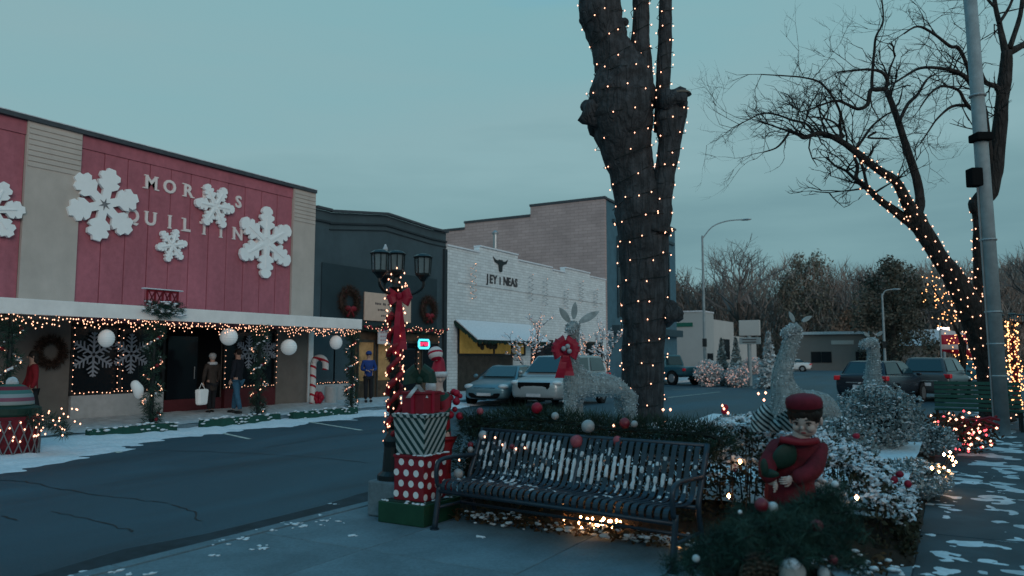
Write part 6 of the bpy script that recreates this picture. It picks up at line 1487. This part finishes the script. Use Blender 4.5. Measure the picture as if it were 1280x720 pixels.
# garland along the bench top and hedge
pts = [XY(588, 520, 7.02), XY(596, 534, 6.95), XY(640, 524, 6.98), XY(700, 528, 6.9), XY(760, 536, 6.85), XY(830, 540, 6.8), XY(890, 545, 6.8), XY(905, 560, 6.8)]
t = thing('bench_garland', 'thick dark pine garland with baubles along the bench back', 'garland', pts[0]); sp_ = smooth_path(pts, 5)
g = garland(sp_, .15, 2600, .11, wd=.007); garland([XY(590, 525, 7.0), XY(578, 560, 6.95), XY(575, 590, 6.9)], .12, 1500, .11, g); garland([p_ + Vector((0, .15, -.08)) for p_ in sp_], .17, 1500, .12, g, wd=.008)
g.build('greenery', 'pine', t, kind='stuff'); MB().tube(sp_, .02, 5).build('cord', 'wire', t)
for x, y, Y, r, mm in ((735, 533, 6.66, 10, 'mirrorball'), (721, 552, 6.62, 10, 'pinkbauble'), (772, 551, 6.62, 7, 'pinkbauble'), (671, 510, 6.85, 9, 'ribbon'), (781, 529, 6.7, 8, 'redbright'), (604, 544, 6.75, 8, 'mirrorball'), (588, 556, 6.75, 5, 'redbright'), (573, 592, 6.55, 8, 'mirrorball'), (694, 520, 6.75, 6, 'mirrorball'), (600, 514, 6.9, 6, 'pinkbauble'), (793, 530, 6.68, 5, 'mirrorball'), (588, 562, 6.7, 5, 'mirrorball'), (640, 558, 6.6, 4, 'redbright')):
    if mm == 'pinkbauble' and mm not in MATS: mat('pinkbauble', (.32, .07, .09), .5, var=.3, vs=20)
    q = XY(x, y, Y); MB().ball(q, r * 6.0 / F, 14, 10, lump=.06, ls=18).build('bauble', mm, t, smooth=True)
bl = [XY(x, y, 6.62) for x, y in ((606, 546), (619, 547), (628, 556), (645, 561), (656, 560), (574, 575), (767, 532), (829, 512), (838, 512))]
string_lights('garland_lights', 'few pinkish lights along the bench garland', None, bl, 'bulb', .011)

# ================================================================== GIFT BOXES AND ELF
random.seed(17)
t = thing('green_box', 'dark green flat box at the bottom of the gift stack', 'box', (-4.775, 6.375, 0))
MB().b2(-5.06, -4.49, 6.06, 6.69, 0, .205).build('box', 'greenbox', t, bevel=.008)
MB().b2(-5.03, -4.52, 6.09, 6.66, .2055, .212).build('snow_dust', 'greendark', t)
def gift(name, label, x0, x1, y0, y1, z0, z1, m, taper=1.0):
    c = Vector(((x0 + x1) / 2, (y0 + y1) / 2, z0)); t = thing(name, label, 'gift box', c, 'stacked gift boxes')
    MB().box(c + Vector((0, 0, (z1 - z0 - .03) / 2)), (x1 - x0, y1 - y0, z1 - z0 - .03), taper=taper).build('box', m, t, bevel=.006)
    MB().b2(x0 - .01, x1 + .01, y0 - .01, y1 + .01, z1 - .028, z1).build('lid', m, t, bevel=.006)
    return t, c
t, c = gift('gift_box', 'red gift box with white polka dots', -4.95, -4.58, 6.17, 6.55, .213, .66, 'red')
m = MB(); rr = .034
for j in range(4):
    for i in range(3):
        u = (i + .5 * (j % 2) + .25) / 3; z = .275 + j * .105
        if u < .95:
            p = Vector((lerp(-4.95, -4.58, u), 6.17 - .002, z)); m.add([p] + [p + Vector((rr * math.cos(a), 0, rr * math.sin(a))) for a in np.linspace(0, 2 * math.pi, 15)[:-1]], [(0, k + 1, (k + 1) % 14 + 1) for k in range(14)])
            p = Vector((-4.58 + .002, lerp(6.17, 6.55, u), z - .02)); m.add([p] + [p + Vector((0, rr * math.cos(a), rr * math.sin(a))) for a in np.linspace(0, 2 * math.pi, 15)[:-1]], [(0, k + 1, (k + 1) % 14 + 1) for k in range(14)])
m.build('dots', 'white', t, kind='stuff')
stripes('chevron', [(.012, .045, .045), (.33, .38, .38)], 2, 8.5, (0, 1.9, False))
cc = Vector((-4.765, 6.36, .664)); t = thing('gift_box', 'dark green and white chevron striped gift box', 'gift box', cc, 'stacked gift boxes')
M45 = Matrix.Rotation(rad(45), 3, 'Z')
for nm, dims, zc, tp_ in (('box', (.40, .40, .37), .185, .86), ('lid', (.43, .43, .035), .386, 1.0)):
    b_ = MB().box((0, 0, zc), dims, taper=tp_); b_.v = [tuple(M45 @ Vector(v_)) for v_ in b_.v]; o = b_.build(nm, 'chevron', t, off=Vector((0, 0, 0)), bevel=.006); o.rotation_euler = (0, 0, rad(-45))
t, c = gift('gift_box', 'small red gift box with dark bow on top of the stack', -4.90, -4.62, 6.22, 6.50, 1.07, 1.29, 'red')
b_ = Vector((-4.76, 6.33, 1.34))
bow(MB(), b_ + Vector((0, 0, .06)), .17, .10, ((-1, .1), (1, .2), (-1, .85), (1, .95))).build('bow', 'greendark', t)
for dx in (-.10, .08): tail(MB(), b_ + Vector((0, 0, .02)), dx, .13, .04, .05, .14).build('ribbon_tail', 'frost', t)
for k in range(2): MB().b2(*((-4.78, -4.74, 6.208, 6.512) if k == 0 else (-4.912, -4.608, 6.34, 6.38)), 1.068, 1.2935).build('ribbon_band', 'ribbon', t)
m = MB()
for k in range(46):
    a = rnd(0, 1); x, y, z = random.choice(((lerp(-4.97, -4.56, a), 6.165, .665), (-4.565, lerp(6.16, 6.56, a), .665), (lerp(-5.05, -4.5, a), rnd(6.07, 6.16), .212), (rnd(-4.57, -4.5), lerp(6.07, 6.6, a), .212), (lerp(-4.97, -4.56, a), 6.15, 1.072)))
    m.ball((x, y, z), rnd(.008, .022), 7, 5, (rnd(.8, 1.8), rnd(.8, 1.5), .45), Matrix.Rotation(rnd(0, 3), 3, 'Z'), lump=.8, ls=40)
o = m.build('gift_snow', 'snow', smooth=True, kind='stuff'); o['label'] = 'crumbs of snow on the ledges of the gift boxes'; o['category'] = 'snow'
# elf
ep = XY(553, 470, 6.86); stripes('elfcoat', [(.24, .01, .02), (.24, .01, .02), (.012, .05, .035)], 2, 7.0, (1, .6, False))
elf = person('elf figure in red and green striped coat hugging the gift stack', (ep.x, ep.y, 0), face(-.42, -.90), 1.50, 'elfcoat', 'red', dict(hair='hairgrey'), {1: ((.30, .10, 1.16), (.20, .38, 1.24)), -1: ((-.30, .12, 1.2), (-.16, .40, 1.28))}, .04, .05, .62, 'skinpale', 'elf_figure', 'elf figure', 'greendark')
s = 1.5 / 1.75; hc = Vector((0, .08, 1.64)) * s
MB().lathe([(.112 * s, -.03), (.125 * s, .0), (.112 * s, .03)], hc + Vector((0, -.015, .045)), 18).build('hat_brim', 'dirtysnow', elf, smooth=True)
MB().tube(smooth_path([hc + Vector((0, -.015, .05)), hc + Vector((.01, -.03, .14)), hc + Vector((.03, -.04, .21)), hc + Vector((.01, .0, .25))], 3), [.105 * s] * 1 + [.10 * s, .09 * s, .08 * s, .075 * s, .065 * s, .055 * s, .045 * s, .035 * s, .028 * s], 14).build('hat', 'ribbon', elf, smooth=True)
stripes('pomstripe', [(.60, .60, .60), (.60, .60, .60), (.36, .01, .04)], 2, 13, (0, .4, False)); MB().ball(hc + Vector((.0, .02, .27)), .082, 14, 10).build('pompom', 'pomstripe', elf, smooth=True)
MB().ball(hc + Vector((0, .075, -.10)), .085, 12, 9, (.9, .6, 1.2), lump=.2, ls=14).build('beard', 'dirtysnow', elf, smooth=True)
m = MB()
for k in range(30): m.ball(Vector((rnd(-.3, .3), rnd(-.14, .05), rnd(1.0, 1.28))), rnd(.02, .045), 6, 5)
m.build('berry_trim', 'ribbon', elf, kind='stuff', smooth=True)

# ================================================================== BOY FIGURE
ZB = 6.45; q = ZB / F
bp_ = at(985, 690, ZB); bp_.z = 0; boy = thing('boy_figure', 'boy figure in dark red coat and cap leaning forward by the hedge', 'boy figure', bp_)
def pn(L_): return [(*at(x, y, Z), r * q, (r2 if r2 else r) * q) for x, y, Z, r, r2 in [(a + (None,))[:5] if len(a) == 4 else a for a in L_]]
def add_part(nm, L_, E_, m_, extra=None):
    me = skin(pn(L_), E_, 2); mb = mesh_into(MB(), me)
    if extra: extra(mb)
    return mb.build(nm, m_, boy, smooth=True)
HC = at(1007, 523, ZB - .06); fd = (-Vector(FW) * .80 - Vector(RT) * .56 + Vector((0, 0, -.26))).normalized(); sd2 = fd.cross(Vector((0, 0, 1))).normalized(); ud = sd2.cross(fd).normalized()
def fp(a, b, c_): return HC + (sd2 * a + ud * b + fd * c_) * q * .90          # face: left/right, up, out, in photo pixels
def head_extra(mb):
    R3 = Matrix((sd2, fd, ud)).transposed()
    mb.ball(fp(0, 2, 0), 18.45 * q, 20, 14, (.90, .98, 1.12), R3); mb.ball(fp(0, -13, 4.5), 12.60 * q, 14, 10, (1.02, 1, .8), R3)        # skull and jaw
    mb.ball(fp(0, -5, 21.5), 2.70 * q, 10, 8, (.9, 1, 1.2), R3); mb.ball(fp(-8.5, -8, 13.5), 5.85 * q, 10, 8, rot=R3); mb.ball(fp(8.5, -8, 13.5), 5.85 * q, 10, 8, rot=R3)
    for s_ in (-1, 1): mb.ball(fp(s_ * 20, -3, -1), 4.95 * q, 10, 8, (.4, .8, 1.2), R3)
    w1, w2 = at(990, 599, 6.17), at(968, 606, 6.2)
    hand_fingers(mb, w1, (at(976, 602, 6.10) - w1), Vector((0, 0, 1)), .82, .7); hand_fingers(mb, w2, at(974, 609, 6.05) - w2, Vector((0, 0, 1)), .8, .6)
add_part('body', [(985, 622, 6.46, 18), (988, 595, 6.47, 17), (997, 562, 6.45, 15), (1002, 548, 6.42, 11), (1004, 534, 6.40, 14), (970, 560, 6.4, 9), (957, 588, 6.3, 8), (968, 606, 6.2, 6), (1026, 562, 6.4, 9), (1014, 590, 6.24, 8), (990, 599, 6.17, 6), (972, 650, 6.45, 13), (972, 684, 6.45, 9), (1000, 650, 6.45, 13), (1000, 684, 6.45, 9)],
         [(0, 1), (1, 2), (2, 3), (3, 4), (2, 5), (5, 6), (6, 7), (2, 8), (8, 9), (9, 10), (0, 11), (11, 12), (0, 13), (13, 14)], 'skinpale', head_extra)
add_part('coat', [(988, 634, 6.45, 38, 32), (987, 612, 6.45, 33, 28), (990, 590, 6.45, 28, 25), (998, 562, 6.43, 26, 22), (1003, 549, 6.42, 15), (971, 560, 6.4, 13), (956, 588, 6.26, 12), (966, 604, 6.18, 9.5), (1026, 563, 6.38, 13), (1016, 590, 6.2, 12), (991, 599, 6.15, 9.5)], [(0, 1), (1, 2), (2, 3), (3, 4), (3, 5), (5, 6), (6, 7), (3, 8), (8, 9), (9, 10)], 'maroon')
add_part('trousers', [(986, 630, 6.45, 30), (972, 655, 6.45, 17), (972, 680, 6.45, 13), (1000, 655, 6.45, 17), (1000, 680, 6.45, 13)], [(0, 1), (1, 2), (0, 3), (3, 4)], 'red')
for x in (970, 1000): MB().ball(at(x, 687, 6.38), 13 * q, 12, 8, (1, 1.2, .6)).build('shoe', 'black', boy, smooth=True)
R3 = Matrix((sd2, fd, ud)).transposed()
for s_ in (-1, 1):
    e_ = MB().ball(fp(s_ * 8.2, 0, 18.6), 2.52 * q, 10, 8, (1.15, .6, .55), R3).build('eye', 'eyewhite', boy, smooth=True); MB().ball(fp(s_ * 8.2 - .5, -.6, 20), 1.35 * q, 8, 6, rot=R3).build('iris', 'eye', e_, smooth=True)
    MB().tube([fp(s_ * 5.2, 1.4, 20.4), fp(s_ * 8.4, 2.4, 20.2), fp(s_ * 11.4, 1.2, 18)], .9 * q, 6).build('eyelid', 'hair', e_)
    MB().tube([fp(s_ * 4.5, 5.6, 20.8), fp(s_ * 8.5, 6.8, 20.2), fp(s_ * 12, 5.4, 18)], .7 * q, 6).build('eyebrow', 'hair', boy)
MB().ball(fp(0, -13.5, 18.2), 3.06 * q, 10, 6, (1.1, .45, .40), R3).build('mouth', 'lip', boy, smooth=True)
m = MB(); m.ball(fp(0, 8, -3.5), 21.24 * q, 18, 12, (.95, .98, .95), R3, lump=.06, ls=16)
for k in range(9): a = (k - 4) / 4.; m.ball(fp(a * 16, 13 - abs(a) * 4, 16 - abs(a) * 7), 6 * q, 8, 6, (1, .7, 1.1), R3, lump=.3, ls=20)
m.build('hair', 'hair', boy, smooth=True)
cp = MB(); prof = [(23.5, 13), (25, 17), (25.5, 22), (23.5, 28), (17, 32), (8, 34), (1, 34.5)]; vs = []; n = 22
for r_, z_ in prof:
    for j in range(n): a = 2 * math.pi * j / n; vs.append(fp(r_ * math.cos(a) * .96 + 1, z_ + .22 * r_ * math.sin(a), r_ * math.sin(a) - 5))
cp.add(vs, [(i * n + j, i * n + (j + 1) % n, (i + 1) * n + (j + 1) % n, (i + 1) * n + j) for i in range(len(prof) - 1) for j in range(n)]); cap = cp.build('cap', 'capred', boy, smooth=True)
vs = []
for r_, z_ in ((23.4, 10), (24.8, 12), (25, 15)):
    for j in range(n): a = 2 * math.pi * j / n; vs.append(fp(r_ * math.cos(a) * .96 + 1, z_ + .22 * r_ * math.sin(a), r_ * math.sin(a) - 5))
MB().add(vs, [(i * n + j, i * n + (j + 1) % n, (i + 1) * n + (j + 1) % n, (i + 1) * n + j) for i in range(2) for j in range(n)]).build('cap_band', 'hair', cap, smooth=True)
MB().tube(smooth_path([at(975, 549, 6.28), at(1000, 553, 6.22), at(1022, 551, 6.28)], 4), 4.5 * q, 8).build('collar', 'red', boy, smooth=True)
t = thing('green_sash', 'dark green wrapped parcel held against the red coat by the boy', 'parcel', at(978, 585, 6.14)); M_ = Matrix.Rotation(YAW + .15, 3, 'Z')
MB().ball(at(981, 570, 6.27), .115, 16, 12, (1.0, .35, 1.0), Matrix.Rotation(YAW + .15, 3, 'Z') @ Matrix.Rotation(.2, 3, 'X'), lump=.35, ls=7).build('sash_cloth', 'greendark', t, smooth=True)  # flattened green cloth lump, the sash on the coat front
m = MB(); m.ball(at(963, 592, 6.18), 9 * q, 10, 8, (1.3, .5, .6), lump=.3, ls=12); m.ball(at(955, 583, 6.18), 8 * q, 10, 8, (.6, .5, 1.2), lump=.3, ls=12); m.build('bow', 'greendark', t, smooth=True)
t = thing('striped_bow', 'black and white striped bow behind the boy figure', 'bow', at(962, 530, 6.75)); stripes('bowstripe', [(.01, .03, .035), (.36, .42, .43)], 2, 20, (0, 1.0, False))
bow(MB(), at(966, 532, 6.75), .19, .15, ((-1, .2), (1, .25), (-1, .75)), .6).build('loops', 'bowstripe', t)
# ================================================================== PINE TUB IN FRONT
random.seed(23); ZP = 4.4; pc = at(960, 720, ZP); pc.z = 0
t = thing('pine_tub', 'tub of pine boughs with cones and baubles in the near right corner', 'planter', pc)
MB().lathe([(.25, 0), (.31, .06), (.34, .34), (.36, .36), (.36, .41), (.31, .41), (.30, .34)], pc, 24).build('tub', 'darkwood', t, smooth=False)
MB().lathe([(.31, .36), (.02, .38)], pc, 20).build('earth', 'soil', t); g = MB(); st = MB(); r = Vector(RT); f2 = Vector((-FW[0], -FW[1], 0)).normalized()
def bough(tip, drop=.06):
    b_ = pc + Vector((rnd(-.15, .15), rnd(-.15, .15), .36)); tip = Vector(tip); mid = b_.lerp(tip, .55) + Vector((0, 0, drop + .05)); P_ = smooth_path([b_, mid, tip], 5); st.tube(P_, [lerp(.010, .003, i / (len(P_) - 1)) for i in range(len(P_))], 5)
    garland(P_, .035, 700, .085, g, wd=.004)
    for i in range(3, len(P_) - 1, 2):
        for s_ in (-1, 1):
            d_ = (P_[i + 1] - P_[i - 1]).normalized(); sd_ = d_.cross(Vector((0, 0, 1))).normalized(); e_ = P_[i] + (d_ * .8 + sd_ * s_ * .8 + Vector((0, 0, rnd(-.2, .3)))).normalized() * rnd(.10, .2); st.tube([P_[i], e_], [.004, .002], 4); garland([P_[i], e_], .028, 650, .075, g, wd=.004)
for x, y, dz in ((835, 706, 0), (862, 700, .1), (885, 680, 0), (905, 665, -.1), (930, 655, .1), (960, 648, 0), (985, 645, .1), (1008, 640, .05), (1034, 622, -.05), (1047, 612, 0), (1058, 640, .1), (1062, 665, 0), (1050, 690, -.1), (1030, 660, -.3), (990, 660, -.35), (950, 665, -.35), (910, 690, -.3), (880, 705, -.2), (1000, 655, .25), (1044, 630, .3), (940, 660, .3), (1064, 700, 0), (960, 690, -.45), (1015, 690, -.4), (860, 715, -.1), (1050, 650, .2)):
    bough(at(x, y, ZP + dz))
st.build('stems', 'bark2', t, kind='stuff'); g.build('needles', 'pinefresh', t, kind='stuff')
def cone(c_, h, r0, tilt):
    M_ = Matrix.Rotation(tilt, 3, Vector(FW)); m = MB(); c_ = Vector(c_)
    m.ball(c_, r0 * .62, 10, 8, (1, 1, h / r0 * .8), M_)
    for k in range(70):
        u = k / 69; a = k * 2.399; rr_ = r0 * math.sin(math.pi * (.12 + .8 * u)) ; p_ = Vector((rr_ * math.cos(a), rr_ * math.sin(a), (u - .5) * h * 1.2)); d_ = Vector((math.cos(a), math.sin(a), .5)); m.ball(c_ + M_ @ p_, r0 * .24, 6, 4, (1, 1, .45))
    m.build('pine_cone', 'cone', t)
cone(at(952, 706, ZP - .42), .13, .062, -1.0); cone(at(938, 716, ZP - .40), .10, .05, .4)
MB().ball(at(990, 716, ZP - .45), .07, 16, 12, lump=.08, ls=14).build('bauble', 'hairgrey', t, smooth=True); MB().ball(at(990, 706, ZP - .47), .045, 12, 8, (1, 1, .7), lump=.2, ls=20).build('snow', 'snow', t, smooth=True, kind='stuff')
for x, y, rr_, mm in ((1021, 657, .034, 'redbright'), (1041, 700, .026, 'redbright'), (952, 631, .04, 'redbright'), (966, 634, .03, 'frost'), (1030, 717, .035, 'frost'), (925, 640, .012, 'snow'), (870, 698, .02, 'frost'), (1044, 605, .02, 'snow'), (960, 688, .014, 'snow')):
    MB().ball(at(x, y, ZP - .3 if y > 640 else ZP - .05), rr_, 14, 10, lump=.05, ls=20).build('bauble', mm, t, smooth=True)
# red bauble bits and spare lights on the hedge
t = string_lights('corner_lights', 'small cluster of lights left of the boy before the road', None, [at(x, y, 8.2) for x, y in ((903, 507), (905, 511), (910, 516), (948, 492), (957, 491), (955, 500), (960, 512))], 'bulb', .014)
m = MB()
for x, y in ((907, 509), (905, 514), (918, 585), (925, 575), (1125, 593), (1118, 600), (1135, 605), (1070, 545)): m.ball(at(x, y, 7.0 if y > 560 else 8.3), .035, 8, 6, lump=.3, ls=20)
o = m.build('hedge_berries', 'ribbon', smooth=True, kind='stuff'); o['label'] = 'small red berry picks stuck in the hedge'; o['category'] = 'berries'
